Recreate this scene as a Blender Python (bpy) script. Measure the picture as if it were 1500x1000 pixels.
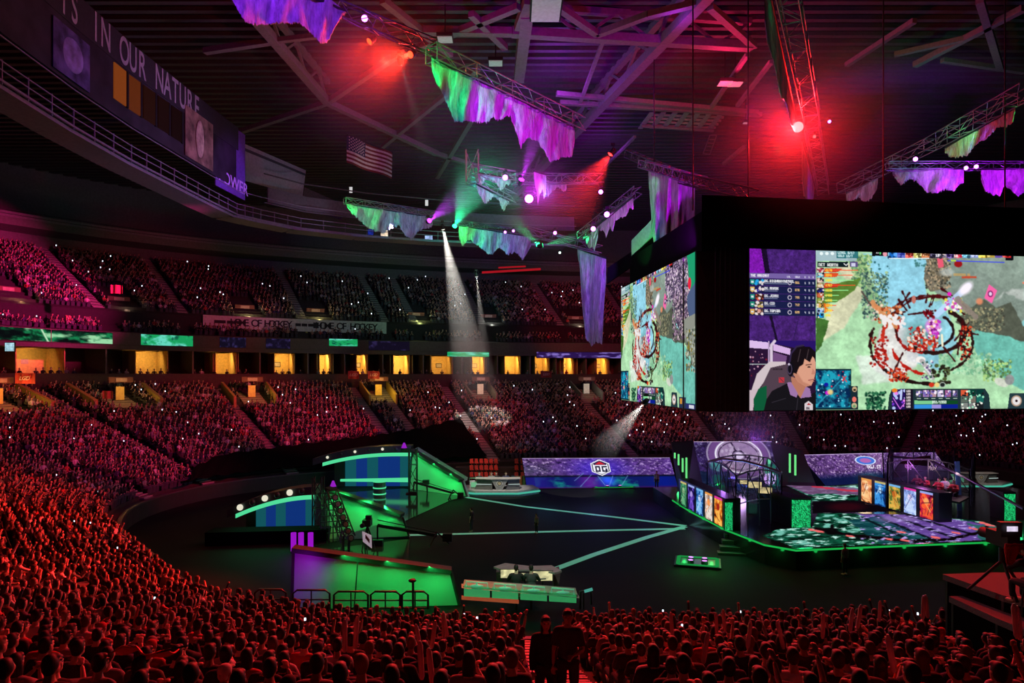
import bpy, bmesh, math, random, re
import numpy as np
from mathutils import Vector, Matrix
random.seed(7); rng = np.random.default_rng(11)
for o in list(bpy.data.objects): bpy.data.objects.remove(o)
SC = bpy.context.scene; COL = SC.collection
# ------------------------------------------------------------------ camera, world, exposure
EYE = 11.0
cam = bpy.data.cameras.new('camera'); camo = bpy.data.objects.new('camera', cam); COL.objects.link(camo)
camo.location = (0, 0, EYE); camo.rotation_euler = (math.pi/2, 0, 0)
cam.lens = 24.0; cam.sensor_width = 36.0; cam.shift_y = 50/1500; cam.clip_end = 600; cam.clip_start = .1
SC.camera = camo
w = bpy.data.worlds.new('dark_hall'); SC.world = w; w.use_nodes = True
w.node_tree.nodes['Background'].inputs[0].default_value = (.5, .42, .6, 1)
w.node_tree.nodes['Background'].inputs[1].default_value = .003  # faint ambient fill added, not a source in the hall
SC.view_settings.view_transform = 'Standard'; SC.view_settings.look = 'None'
SC.view_settings.exposure = 0.0; SC.view_settings.gamma = 1.0; SC.view_settings.use_curve_mapping = False
cy = SC.cycles
cy.use_denoising = True; cy.max_bounces = 4; cy.diffuse_bounces = 2; cy.glossy_bounces = 2; cy.volume_bounces = 0
cy.transmission_bounces = 3; cy.transparent_max_bounces = 8; cy.sample_clamp_indirect = 2.0; cy.caustics_reflective = False; cy.caustics_refractive = False

def P(px, py, d): return Vector((d*(px-750)/1000, d, EYE+d*(550-py)/1000))
def G(px, py, z=0.0): return P(px, py, (EYE-z)*1000/(py-550))
def R(px, py, z): return P(px, py, (z-EYE)*1000/(550-py))
def V(*a): return Vector(a)

# ------------------------------------------------------------------ lights
def lamp(kind, loc, color, energy, target=None, size=.2, angle=40, blend=.5, sy=None, name='stage_light'):
    l = bpy.data.lights.new(name, kind); l.color = color; l.energy = energy
    o = bpy.data.objects.new(name, l); COL.objects.link(o); o.location = loc
    if kind == 'SPOT': l.spot_size = math.radians(angle); l.spot_blend = blend; l.shadow_soft_size = size
    elif kind == 'AREA':
        l.size = size
        if sy: l.shape = 'RECTANGLE'; l.size_y = sy
    else: l.shadow_soft_size = size
    if target is not None:
        o.rotation_euler = (Vector(target)-Vector(loc)).to_track_quat('-Z', 'Y').to_euler()
    return o
RED = (1, .022, .012); CRIM = (1, .01, .09); MAG = (1, .02, .25); GRN = (.02, 1, .18); PUR = (.42, .02, 1); TEAL = (.02, .8, .55)
# house wash on the stands, from the lighting trusses over the floor
lamp('SPOT', (3, 45, 21.5), RED, 76000, (-24, 27, 3), .4, 44, .6)
lamp('SPOT', (-4, 48, 21.5), RED, 44000, (-34, 40, 4), .4, 38, .7)
lamp('SPOT', (-2, 46, 22), RED, 56000, (-8, 17, 3), .4, 55, .7)
lamp('SPOT', (12, 40, 22), RED, 23000, (6, 14, 5), .4, 60, .8)
lamp('SPOT', (24, 38, 22), RED, 15000, (15, 15, 5), .4, 55, .8)
lamp('SPOT', (0, 52, 21), CRIM, 36000, (-38, 62, 5), .4, 36, .7)
lamp('SPOT', (4, 60, 21), CRIM, 36000, (-28, 82, 5), .4, 34, .7)
lamp('SPOT', (2, 60, 21), RED, 16000, (-6, 92, 5), .4, 34, .8)
lamp('SPOT', (12, 62, 21), RED, 9000, (18, 98, 6), .4, 34, .8)
lamp('SPOT', (-14, 58, 23.5), MAG, 130000, (-58, 78, 21.5), .4, 30, .7)
lamp('SPOT', (-8, 70, 23), (1, .03, .12), 9000, (-44, 96, 22), .4, 30, .8)
lamp('SPOT', (8, 72, 23), (1, .02, .08), 14000, (12, 118, 20), .4, 34, .8)
lamp('SPOT', (0, 72, 23), (.3, .7, .5), 5000, (-20, 112, 23), .4, 40, .9)
lamp('SPOT', (16, 60, 21), (.8, .45, .6), 3000, (24, 92, 5), .4, 50, .9)
lamp('SPOT', (-4, 62, 24), (.75, 1, .9), 2600, (-27, 93, 18), .4, 22, .8)  # spot added to brighten the pale hockey banner
# bare points added to put faint colour on the roof steel
lamp('POINT', (4, 62, 36.3), (.5, .03, 1), 700, size=1)
lamp('POINT', (12, 50, 36.3), (.5, .03, 1), 160, size=1)
lamp('POINT', (10, 80, 36), (.5, .03, 1), 500, size=1)
lamp('POINT', (18, 58, 35), (1, .01, .1), 1500, size=1)
lamp('POINT', (-14, 56, 31), (1, .08, .2), 500, size=1)
lamp('POINT', (-6, 78, 29), (.05, .8, .4), 400, size=1)
lamp('POINT', (36, 56, 31), (.4, .3, .9), 160, size=1)

# ------------------------------------------------------------------ helpers
class MB:
    def __init__(s): s.v = []; s.f = []; s.m = []; s.sm = []
    def add(s, vs, fs, mi=0, sm=False):
        b = len(s.v); s.v += [tuple(x) for x in vs]
        for f in fs: s.f.append(tuple(i+b for i in f)); s.m.append(mi); s.sm.append(sm)
        return s
    def box(s, c, sz, rz=0, mi=0, tilt=None):
        c = Vector(c); M = Matrix.Rotation(rz, 3, 'Z')
        if tilt is not None: M = M @ Matrix.Rotation(tilt, 3, 'X')
        x, y, z = [a/2 for a in sz]
        vs = [c + M @ Vector((a*x, b*y, d*z)) for d in (-1, 1) for a, b in ((-1, -1), (1, -1), (1, 1), (-1, 1))]
        return s.add(vs, [(0, 3, 2, 1), (4, 5, 6, 7), (0, 1, 5, 4), (1, 2, 6, 5), (2, 3, 7, 6), (3, 0, 4, 7)], mi)
    def beam(s, p, q, w, h=None, mi=0):
        p, q = Vector(p), Vector(q); h = h or w; d = (q-p)
        if d.length < 1e-6: return s
        d.normalize(); up = Vector((0, 0, 1)) if abs(d.z) < .95 else Vector((0, 1, 0))
        a = d.cross(up).normalized()*w/2; b = a.cross(d).normalized()*h/2
        vs = [x+u+t for x in (p, q) for u, t in ((-a, -b), (a, -b), (a, b), (-a, b))]
        return s.add(vs, [(0, 1, 2, 3), (7, 6, 5, 4), (0, 4, 5, 1), (1, 5, 6, 2), (2, 6, 7, 3), (3, 7, 4, 0)], mi)
    def tube(s, pts, r, n=8, mi=0, cap=True, sm=True):
        pts = [Vector(p) for p in pts]; rs = r if isinstance(r, (list, tuple)) else [r]*len(pts)
        vs = []; N = len(pts)
        for i, p in enumerate(pts):
            d = (pts[min(i+1, N-1)]-pts[max(i-1, 0)]).normalized()
            up = Vector((0, 0, 1)) if abs(d.z) < .9 else Vector((0, 1, 0))
            a = d.cross(up).normalized(); b = a.cross(d).normalized()
            vs += [p+(a*math.cos(t)+b*math.sin(t))*rs[i] for t in [2*math.pi*k/n for k in range(n)]]
        fs = [(i*n+k, (i+1)*n+k, (i+1)*n+(k+1) % n, i*n+(k+1) % n) for i in range(N-1) for k in range(n)]
        s.add(vs, fs, mi, sm)
        if cap:
            s.add(vs[:n], [tuple(range(n))], mi); s.add(vs[-n:], [tuple(range(n))[::-1]], mi)
        return s
    def ball(s, c, r, mi=0, nu=12, nv=8, M=None):
        c = Vector(c); r = r if isinstance(r, (tuple, list)) else (r, r, r)
        vs = []
        for j in range(1, nv):
            t = math.pi*j/nv
            for i in range(nu):
                a = 2*math.pi*i/nu
                p = Vector((math.sin(t)*math.cos(a)*r[0], math.sin(t)*math.sin(a)*r[1], math.cos(t)*r[2]))
                vs.append(c+(M @ p if M else p))
        top = Vector((0, 0, r[2])); vs.append(c+(M @ top if M else top)); vs.append(c-(M @ top if M else top))
        T = len(vs)-2; fs = []
        for j in range(nv-2):
            for i in range(nu): fs.append((j*nu+i, (j+1)*nu+i, (j+1)*nu+(i+1) % nu, j*nu+(i+1) % nu))
        for i in range(nu):
            fs.append((T, i, (i+1) % nu)); fs.append((T+1, (nv-2)*nu+(i+1) % nu, (nv-2)*nu+i))
        return s.add(vs, fs, mi, True)
    def prism(s, poly, ext, mi=0):
        poly = [Vector(p) for p in poly]; e = Vector(ext); n = len(poly)
        vs = poly+[p+e for p in poly]
        fs = [tuple(range(n))[::-1], tuple(range(n, 2*n))]+[(i, (i+1) % n, n+(i+1) % n, n+i) for i in range(n)]
        return s.add(vs, fs, mi)
    def quad(s, a, b, c, d, mi=0): return s.add([a, b, c, d], [(0, 1, 2, 3)], mi)
    def disc(s, c, r, nrm, n=16, mi=0):
        c = Vector(c); nrm = Vector(nrm).normalized(); up = Vector((0, 0, 1)) if abs(nrm.z) < .9 else Vector((0, 1, 0))
        a = nrm.cross(up).normalized(); b = nrm.cross(a)
        return s.add([c+(a*math.cos(t)+b*math.sin(t))*r for t in [2*math.pi*k/n for k in range(n)]], [tuple(range(n))], mi)
    def build(s, name, mats, parent=None, origin=None):
        me = bpy.data.meshes.new(name)
        org = Vector(parent['_org']) if parent is not None else (Vector(origin) if origin is not None else Vector((0, 0, 0)))
        me.from_pydata([(x[0]-org.x, x[1]-org.y, x[2]-org.z) for x in s.v], [], s.f)
        mats = mats if isinstance(mats, (list, tuple)) else [mats]
        for m in mats: me.materials.append(m)
        if len(mats) > 1: me.polygons.foreach_set('material_index', s.m)
        me.polygons.foreach_set('use_smooth', s.sm); me.update()
        o = bpy.data.objects.new(name, me); COL.objects.link(o)
        if parent is not None: o.parent = parent
        else: o.location = org
        o['_org'] = tuple(org)
        return o
def tag(o, label, cat, group=None, kind=None):
    if label: o['label'] = label
    if cat: o['category'] = cat
    if group: o['group'] = group
    if kind: o['kind'] = kind
    return o
def thing(name, label, cat, loc, group=None, rz=0):
    o = bpy.data.objects.new(name, None); COL.objects.link(o); o.location = loc; o.rotation_euler = (0, 0, rz)
    o.empty_display_size = .2; o['_org'] = tuple(loc)
    return tag(o, label, cat, group)
def local(name, label, cat, group=None):
    return thing(name, label, cat, (0, 0, 0), group)
def copy_tree(o, parent=None):
    c = o.copy(); COL.objects.link(c); c.parent = parent
    for ch in list(o.children): copy_tree(ch, c)
    return c
def struct(o): o['kind'] = 'structure'; return o

MATS = {}
def mat(name, col=(.5, .5, .5), rough=.7, metal=0, var=.15, scale=4, bump=0, emit=None, es=1.0, alpha=None, spec=None):
    if name in MATS: return MATS[name]
    m = bpy.data.materials.new(name); m.use_nodes = True; nt = m.node_tree; b = nt.nodes['Principled BSDF']; lk = nt.links.new
    b.inputs['Roughness'].default_value = rough; b.inputs['Metallic'].default_value = metal
    if spec is not None: b.inputs['Specular IOR Level'].default_value = spec
    tc = nt.nodes.new('ShaderNodeTexCoord'); nz = nt.nodes.new('ShaderNodeTexNoise'); nz.inputs['Scale'].default_value = scale; nz.inputs['Detail'].default_value = 4
    lk(tc.outputs['Object'], nz.inputs['Vector'])
    rp = nt.nodes.new('ShaderNodeValToRGB'); lk(nz.outputs['Fac'], rp.inputs[0])
    rp.color_ramp.elements[0].position = .3; rp.color_ramp.elements[1].position = .7
    rp.color_ramp.elements[0].color = tuple(c*(1-var) for c in col)+(1,); rp.color_ramp.elements[1].color = tuple(min(1, c*(1+var)) for c in col)+(1,)
    lk(rp.outputs[0], b.inputs['Base Color'])
    if bump:
        bp = nt.nodes.new('ShaderNodeBump'); bp.inputs['Strength'].default_value = bump; bp.inputs['Distance'].default_value = .1
        lk(nz.outputs['Fac'], bp.inputs['Height']); lk(bp.outputs[0], b.inputs['Normal'])
    if emit: b.inputs['Emission Color'].default_value = tuple(emit)+(1,); b.inputs['Emission Strength'].default_value = es
    if alpha is not None: b.inputs['Alpha'].default_value = alpha
    MATS[name] = m; return m
def glow(name, col, es=1.0, sample=True):
    if name in MATS: return MATS[name]
    m = bpy.data.materials.new(name); m.use_nodes = True; nt = m.node_tree; nt.nodes.clear()
    e = nt.nodes.new('ShaderNodeEmission'); e.inputs[0].default_value = tuple(col)+(1,); e.inputs[1].default_value = es
    o = nt.nodes.new('ShaderNodeOutputMaterial'); nt.links.new(e.outputs[0], o.inputs[0])
    if not sample: m.cycles.emission_sampling = 'NONE'
    MATS[name] = m; return m
BLACK = mat('black_paint', (.012, .012, .013), .6); STEEL = mat('dark_steel', (.05, .05, .055), .45, .6)
ALU = mat('truss_aluminium', (.35, .36, .38), .4, .8); DRAPE = mat('black_drape', (.004, .004, .0045), .95, spec=.05)
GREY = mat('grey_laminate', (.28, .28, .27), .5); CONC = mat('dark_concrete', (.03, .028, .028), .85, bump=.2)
WHITE = mat('white_laminate', (.75, .75, .72), .5)

def font_mesh(name, text, size, parent, M, m, extrude=.01, shear=0, offset=0, sx=1.0):
    cu = bpy.data.curves.new(name, 'FONT'); cu.body = text; cu.size = size; cu.extrude = extrude; cu.align_x = 'CENTER'; cu.align_y = 'CENTER'; cu.offset = offset; cu.shear = shear
    t = bpy.data.objects.new(name, cu); COL.objects.link(t); bpy.context.view_layer.update()
    me = bpy.data.meshes.new_from_object(t.evaluated_get(bpy.context.evaluated_depsgraph_get()))
    bpy.data.objects.remove(t); me.name = name; me.materials.clear(); me.materials.append(m)
    org = Vector(parent['_org']) if parent is not None else Vector((0, 0, 0))
    me.transform(Matrix.Translation(-org) @ M @ Matrix.Diagonal((sx, 1, 1, 1)))
    o = bpy.data.objects.new(name, me); COL.objects.link(o); o['_org'] = tuple(org)
    if parent is not None: o.parent = parent
    return o
def frame(origin, xdir, up=(0, 0, 1)):
    x = Vector(xdir).normalized(); z0 = Vector(up); n = x.cross(z0).normalized(); y = n.cross(x).normalized()
    M = Matrix.Identity(4)
    for i in range(3): M[i][0] = x[i]; M[i][1] = y[i]; M[i][2] = n[i]; M[i][3] = origin[i]
    return M

# ------------------------------------------------------------------ LED pictures: a small painter whose pixels become the LEDs of a display mesh
def fbm(w, h, sx, sy, seed, oct=4):
    r = np.random.default_rng(seed); out = np.zeros((h, w)); a = 1; tot = 0
    for k in range(oct):
        gx, gy = max(2, int(sx*2**k)), max(2, int(sy*2**k)); g = r.random((gy+1, gx+1))
        x = np.linspace(0, gx-1e-6, w); y = np.linspace(0, gy-1e-6, h); xi = x.astype(int); yi = y.astype(int); fx = x-xi; fy = y-yi
        fx = fx*fx*(3-2*fx); fy = fy*fy*(3-2*fy)
        t = g[yi][:, xi]*(1-fx)+g[yi][:, xi+1]*fx; b = g[yi+1][:, xi]*(1-fx)+g[yi+1][:, xi+1]*fx
        out += a*(t*(1-fy[:, None])+b*fy[:, None]); tot += a; a *= .55
    return out/tot
FONT3 = {}
_rows = """A:757 55 B:65656 C:34443 D:65556 E:74647 F:74644 G:34553 H:55755 I:72227 J:11156 K:55655 L:44447 M:57755 N:65555 O:75557 P:75744 Q:75571 R:75765 S:34216 T:72222 U:55557 V:55552 W:55775 X:55255 Y:55222 Z:71247 0:75557 1:26227 2:71747 3:71717 4:55711 5:74717 6:74757 7:71122 8:75757 9:75717 .:00002 -:00700 /:11244"""
for tk in _rows.replace('757 55', '75755').split():
    FONT3[tk[0]] = [int(c) for c in tk[2:]]
class Canvas:
    def __init__(s, w, h, x0, y0, x1, y1, bg=(0, 0, 0), warp=None):
        s.w, s.h = w, h; s.x0, s.y0, s.x1, s.y1 = x0, y0, x1, y1; s.warp = warp
        s.a = np.zeros((h, w, 3)); s.a[:] = bg
        s.X, s.Y = np.meshgrid(x0+(np.arange(w)+.5)/w*(x1-x0), y0+(np.arange(h)+.5)/h*(y1-y0))
        s.px = (x1-x0)/w
    def pt(s, p): return s.warp(*p) if s.warp else p
    def mix(s, m, col, al=1):
        m = np.clip(m, 0, 1)[..., None]*al; s.a = s.a*(1-m)+np.array(col)*m; return s
    def poly(s, pts, col, al=1, jit=None, soft=0):
        pts = [s.pt(p) for p in pts]; X, Y = s.X, s.Y
        if jit is not None: X = X+(fbm(s.w, s.h, jit[1], jit[1], jit[2])-.5)*jit[0]; Y = Y+(fbm(s.w, s.h, jit[1], jit[1], jit[2]+1)-.5)*jit[0]
        ins = np.zeros(X.shape, bool); n = len(pts)
        for i in range(n):
            (xa, ya), (xb, yb) = pts[i], pts[(i+1) % n]
            if ya == yb: continue
            c = ((ya > Y) != (yb > Y)) & (X < (xb-xa)*(Y-ya)/(yb-ya)+xa); ins ^= c
        m = ins.astype(float)
        for _ in range(soft): m = (m+np.roll(m, 1, 0)+np.roll(m, -1, 0)+np.roll(m, 1, 1)+np.roll(m, -1, 1))/5
        return s.mix(m, col, al)
    def rect(s, x, y, x1, y1, col, al=1): return s.poly([(x, y), (x1, y), (x1, y1), (x, y1)], col, al)
    def ell(s, c, rx, ry, col, al=1, soft=.15, rot=0, ring=None):
        cx, cy_ = s.pt(c); dx, dy = s.X-cx, s.Y-cy_; ca, sa = math.cos(rot), math.sin(rot)
        r = np.hypot((dx*ca+dy*sa)/rx, (-dx*sa+dy*ca)/ry)
        m = np.clip((1-r)/soft+.5, 0, 1) if ring is None else np.clip((ring/2-np.abs(r-1))/(.3*ring)+.5, 0, 1)
        return s.mix(m, col, al)
    def line(s, pts, wd, col, al=1, jag=0, seed=0):
        pts = [s.pt(p) for p in pts]; m = np.zeros(s.X.shape)
        J = (fbm(s.w, s.h, 60, 40, seed+50)-.5)*jag if jag else 0
        for (xa, ya), (xb, yb) in zip(pts, pts[1:]):
            L2 = (xb-xa)**2+(yb-ya)**2+1e-9; t = np.clip(((s.X-xa)*(xb-xa)+(s.Y-ya)*(yb-ya))/L2, 0, 1)
            d = np.hypot(s.X-xa-t*(xb-xa), s.Y-ya-t*(yb-ya))+J
            m = np.maximum(m, np.clip((wd/2-d)/s.px+.5, 0, 1))
        return s.mix(m, col, al)
    def arc(s, c, rx, ry, a0, a1, wd, col, al=1, jag=0, seed=0, n=22):
        return s.line([(c[0]+rx*math.cos(math.radians(a0+(a1-a0)*i/n)), c[1]+ry*math.sin(math.radians(a0+(a1-a0)*i/n))) for i in range(n+1)], wd, col, al, jag, seed)
    def dots(s, x0, y0, x1, y1, n, rad, cols, seed=1, al=1):
        r = random.Random(seed)
        for _ in range(n):
            c = s.pt((r.uniform(x0, x1), r.uniform(y0, y1))); q = rad*r.uniform(.4, 1.2)
            i0 = int((c[0]-s.x0)/s.px); j0 = int((c[1]-s.y0)/(s.y1-s.y0)*s.h); k = int(q/s.px)+1
            a, b, e, f = max(0, j0-k), min(s.h, j0+k+1), max(0, i0-k), min(s.w, i0+k+1)
            if a >= b or e >= f: continue
            m = np.clip((q-np.hypot(s.X[a:b, e:f]-c[0], s.Y[a:b, e:f]-c[1]))/s.px+.5, 0, 1)[..., None]*al
            s.a[a:b, e:f] = s.a[a:b, e:f]*(1-m)+np.array(r.choice(cols))*m
        return s
    def tex(s, amt, sx, sy, seed, mask=None, tint=(1, 1, 1), oct=5):
        n = (fbm(s.w, s.h, sx, sy, seed, oct)-.5)*2*amt
        if mask is not None: n = n*mask
        s.a = np.clip(s.a*(1+n[..., None]*np.array(tint)), 0, 1); return s
    def text(s, x, y, t, hgt, col, al=1):
        u = hgt/5; x, y = s.pt((x, y))
        for ch in t.upper():
            g = FONT3.get(ch)
            if g:
                for r_, bits in enumerate(g):
                    for k in range(3):
                        if bits >> (2-k) & 1:
                            m = (np.clip((u*.6-np.abs(s.X-(x+(k+.5)*u)))/s.px+.5, 0, 1)*np.clip((u*.6-np.abs(s.Y-(y+(r_+.5)*u)))/s.px+.5, 0, 1)); s.mix(m, col, al)
            x += 4*u*.85
        return s
def lin(a): return np.where(a <= .04045, a/12.92, ((a+.055)/1.055)**2.4)
LED = bpy.data.materials.new('led_pixels'); LED.use_nodes = True
_nt = LED.node_tree; _nt.nodes.clear(); _a = _nt.nodes.new('ShaderNodeAttribute'); _a.attribute_name = 'pixel'
_e = _nt.nodes.new('ShaderNodeEmission'); _o = _nt.nodes.new('ShaderNodeOutputMaterial'); _nt.links.new(_a.outputs['Color'], _e.inputs[0]); _nt.links.new(_e.outputs[0], _o.inputs[0])
LED.cycles.emission_sampling = 'NONE'
def led(name, TL, TR, BR, BL, cv, parent=None, label=None, gain=1.0):
    w, h = cv.w, cv.h; u = np.linspace(0, 1, w)[None, :, None]; v = np.linspace(0, 1, h)[:, None, None]
    TL, TR, BR, BL = [np.array(tuple(q), float) for q in (TL, TR, BR, BL)]
    org = np.array(parent['_org']) if parent is not None else np.zeros(3)
    pts = (TL*(1-u)+TR*u)*(1-v)+(BL*(1-u)+BR*u)*v-org
    me = bpy.data.meshes.new(name); N = w*h; me.vertices.add(N); me.vertices.foreach_set('co', pts.reshape(-1).astype(np.float32))
    I = np.arange(N).reshape(h, w); q = np.stack([I[:-1, :-1], I[1:, :-1], I[1:, 1:], I[:-1, 1:]], -1).reshape(-1, 4); F = len(q)
    me.loops.add(F*4); me.loops.foreach_set('vertex_index', q.reshape(-1).astype(np.int32))
    me.polygons.add(F); me.polygons.foreach_set('loop_start', (np.arange(F)*4).astype(np.int32)); me.polygons.foreach_set('loop_total', np.full(F, 4, np.int32))
    me.update(); at = me.color_attributes.new('pixel', 'FLOAT_COLOR', 'POINT')
    c = np.ones((N, 4), np.float32); c[:, :3] = lin(np.clip(cv.a, 0, 1)).reshape(-1, 3)*gain; at.data.foreach_set('color', c.reshape(-1))
    me.materials.append(LED); o = bpy.data.objects.new(name, me); COL.objects.link(o); o['_org'] = tuple(org)
    if parent is not None: o.parent = parent
    if label: o['label'] = label
    return o
# ------------------------------------------------------------------ plan of the hall: closed inner edge of the stands, counter-clockwise
_ctl = [(2, 25.2), (12, 25.5), (23, 27), (38, 32), (48, 43), (52, 58), (50, 71), (42, 80), (26, 83), (10, 80.5), (-3, 77), (-14, 72), (-22, 67), (-27, 61), (-28.5, 53), (-26, 45), (-20, 37.5), (-12.5, 29.2), (-5, 25.6)]
def _catmull(c, n):
    out = []; N = len(c)
    for i in range(N):
        p0, p1, p2, p3 = [np.array(c[(i+k-1) % N], float) for k in range(4)]
        for t in np.linspace(0, 1, n, endpoint=False):
            out.append(.5*((2*p1)+(-p0+p2)*t+(2*p0-5*p1+4*p2-p3)*t*t+(-p0+3*p1-3*p2+p3)*t**3))
    return np.array(out)
_c = _catmull(_ctl, 40); _d = np.r_[0, np.cumsum(np.hypot(*(np.roll(_c, -1, 0)-_c).T))]; PER = _d[-1]
NS = 720
_s = np.linspace(0, PER, NS, endpoint=False)
CX = np.interp(_s, _d, np.r_[_c[:, 0], _c[0, 0]]); CY = np.interp(_s, _d, np.r_[_c[:, 1], _c[0, 1]])
_tx = np.roll(CX, -1)-np.roll(CX, 1); _ty = np.roll(CY, -1)-np.roll(CY, 1); _l = np.hypot(_tx, _ty); NX, NY = _ty/_l, -_tx/_l
for _ in range(16): NX = (np.roll(NX, 1)+NX+np.roll(NX, -1))/3; NY = (np.roll(NY, 1)+NY+np.roll(NY, -1))/3
_l = np.hypot(NX, NY); NX /= _l; NY /= _l
def cur(s, o=0.0):
    s = np.asarray(s, float) % PER; f = s/PER*NS; i = f.astype(int) % NS; j = (i+1) % NS; t = f-np.floor(f)
    nx, ny = NX[i]*(1-t)+NX[j]*t, NY[i]*(1-t)+NY[j]*t
    return CX[i]*(1-t)+CX[j]*t+nx*o, CY[i]*(1-t)+CY[j]*t+ny*o, nx, ny
def C3(s, o, z): x, y, a, b = cur(s, o); return Vector((float(x), float(y), z))
def s_at(px, o, far=True):      # the arc position whose ray at offset o has this bearing
    ss = np.linspace(0, PER, 4000); x, y, _, _ = cur(ss, o); b = 750+1000*x/np.maximum(y, 1e-3); ok = (y > (50 if far else -1e9)) & (y > 3)
    if not far: ok &= y < 50
    e = np.where(ok, np.abs(b-px), 1e9); return float(ss[int(np.argmin(e))])
def zlow(o): return 1.2+.29*o+.0008*o*o
def zup(o): return 16.2+.5*(o-28) if o < 30.2 else 18.9+.5*(o-30.5)
PITCH = .82; LROWS = 32
S0 = s_at(1560, 27); S1 = s_at(-60, 27)          # the arc of upper levels the photograph can see
if S1 < S0: S1 += PER
S1 += 22
def ring(name, m, prof, s0=0, s1=None, step=1.6, closed=False, smooth=False):
    """sweep a profile of (offset, z) along the stands"""
    mb = MB(); s1 = PER if s1 is None else s1; n = max(2, int((s1-s0)/step)); ss = np.linspace(s0, s1, n, endpoint=not closed); k = len(prof); vs = []
    for s in ss: vs += [C3(s, o, z) for o, z in prof]
    fs = [((i % n)*k+j, (i+1) % n*k+j, (i+1) % n*k+j+1, (i % n)*k+j+1) for i in range(n if closed else n-1) for j in range(k-1)]
    mb.add(vs, fs, 0, smooth); return mb.build(name, m)

# floor
flo = MB(); flo.box((10, 55, -.1), (90, 90, .2)); struct(flo.build('floor', mat('arena_floor', (.006, .006, .0065), .8, var=.35, scale=.35, spec=.2)))
prof = []
for k in range(LROWS+1):
    o = k*PITCH; prof += [(o, zlow(o)), (o+PITCH, zlow(o))]
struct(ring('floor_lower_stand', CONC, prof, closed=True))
struct(ring('wall_arena_boards', mat('board_black', (.02, .018, .018), .55), [(-.12, 0), (-.12, 1.25), (0, 1.25), (0, 0)], closed=True))
struct(ring('trim_1', mat('board_cap', (.06, .05, .05), .4), [(-.2, 1.2), (-.2, 1.32), (.06, 1.32), (.06, 1.2)], closed=True))
# suite level
oB = (LROWS+1)*PITCH
struct(ring('wall_suite_front', mat('suite_front', (.09, .06, .06), .8), [(oB, zlow(26)), (oB, 11.25), (oB+.2, 11.25), (oB+.2, 10.9), (oB+6, 10.9)], S0, S1))
struct(ring('wall_suite_back', mat('suite_back', (.16, .12, .08), .8), [(oB+6, 10.9), (oB+6, 14.2), (oB+.1, 14.2)], S0, S1))
struct(ring('trim_2', mat('fascia_concrete', (.1, .09, .085), .8), [(oB-.1, 14.1), (oB-.1, 14.62), (oB-.25, 14.62), (oB-.25, 16.1), (oB+.2, 16.2), (oB+1.2, 16.2)], S0, S1))
# upper stand
prof = [(oB+.9, 16.2)]
for k in range(3): o = 28.2+k*.8; prof += [(o, zup(o)), (o+.8, zup(o))]
prof += [(30.6, 18.9)]
UR = []
for k in range(22): o = 30.9+k*.86; UR.append(o); prof += [(o, zup(o)+.1), (o+.86, zup(o)+.1)]
OT = 30.9+22*.86
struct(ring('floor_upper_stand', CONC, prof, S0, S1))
struct(ring('wall_upper_back', mat('upper_back_wall', (.2, .22, .2), .85), [(OT, zup(OT)), (OT, 30.2), (OT-3, 30.6), (OT-3, 31.6), (OT+2, 33), (OT+2, 41)], S0, S1))
rl = MB()
for zz in (30.9, 31.5):
    ss = np.arange(S0, S1, 2.2)
    for a, b in zip(ss, ss[1:]): rl.beam(C3(a, OT-3.2, zz+1), C3(b, OT-3.2, zz+1), .06)
struct(rl.build('trim_3', STEEL))
struct(ring('trim_4', mat('band_grey', (.3, .3, .33), .8), [(OT-3.05, 31.6), (OT-3.05, 32.3)], S0, S1))

# suite partitions and the lit rooms
par = MB(); ss = np.arange(S0, S1, 4.3); lit = random.Random(3)
for s in ss:
    a = C3(s, oB+.25, 12.55); b = C3(s, oB+6, 12.55); par.beam(a, b, .18, 3.3)
struct(par.build('wall_suite_partitions', mat('suite_partition', (.2, .17, .15), .8)))
ROOM = mat('suite_room_yellow', (.75, .5, .16), .8); LAMPY = glow('warm_lamp', (1, .62, .2), 1.6); PICT = mat('framed_print', (.5, .42, .3), .5)
def px_of(s, o): x, y, _, _ = cur(s, o); return 750+1000*float(x)/max(float(y), .1)
LIT = [(50, 0), (60, 1), (190, 1), (345, 1), (372, 1), (398, .6), (457, 1), (500, .8), (515, .7), (555, .8), (572, 1), (590, .9), (628, .8), (640, .7), (705, 1), (722, 1), (770, .9), (790, .6), (815, .9), (850, .7), (865, .5), (895, .9), (905, .7)]
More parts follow.
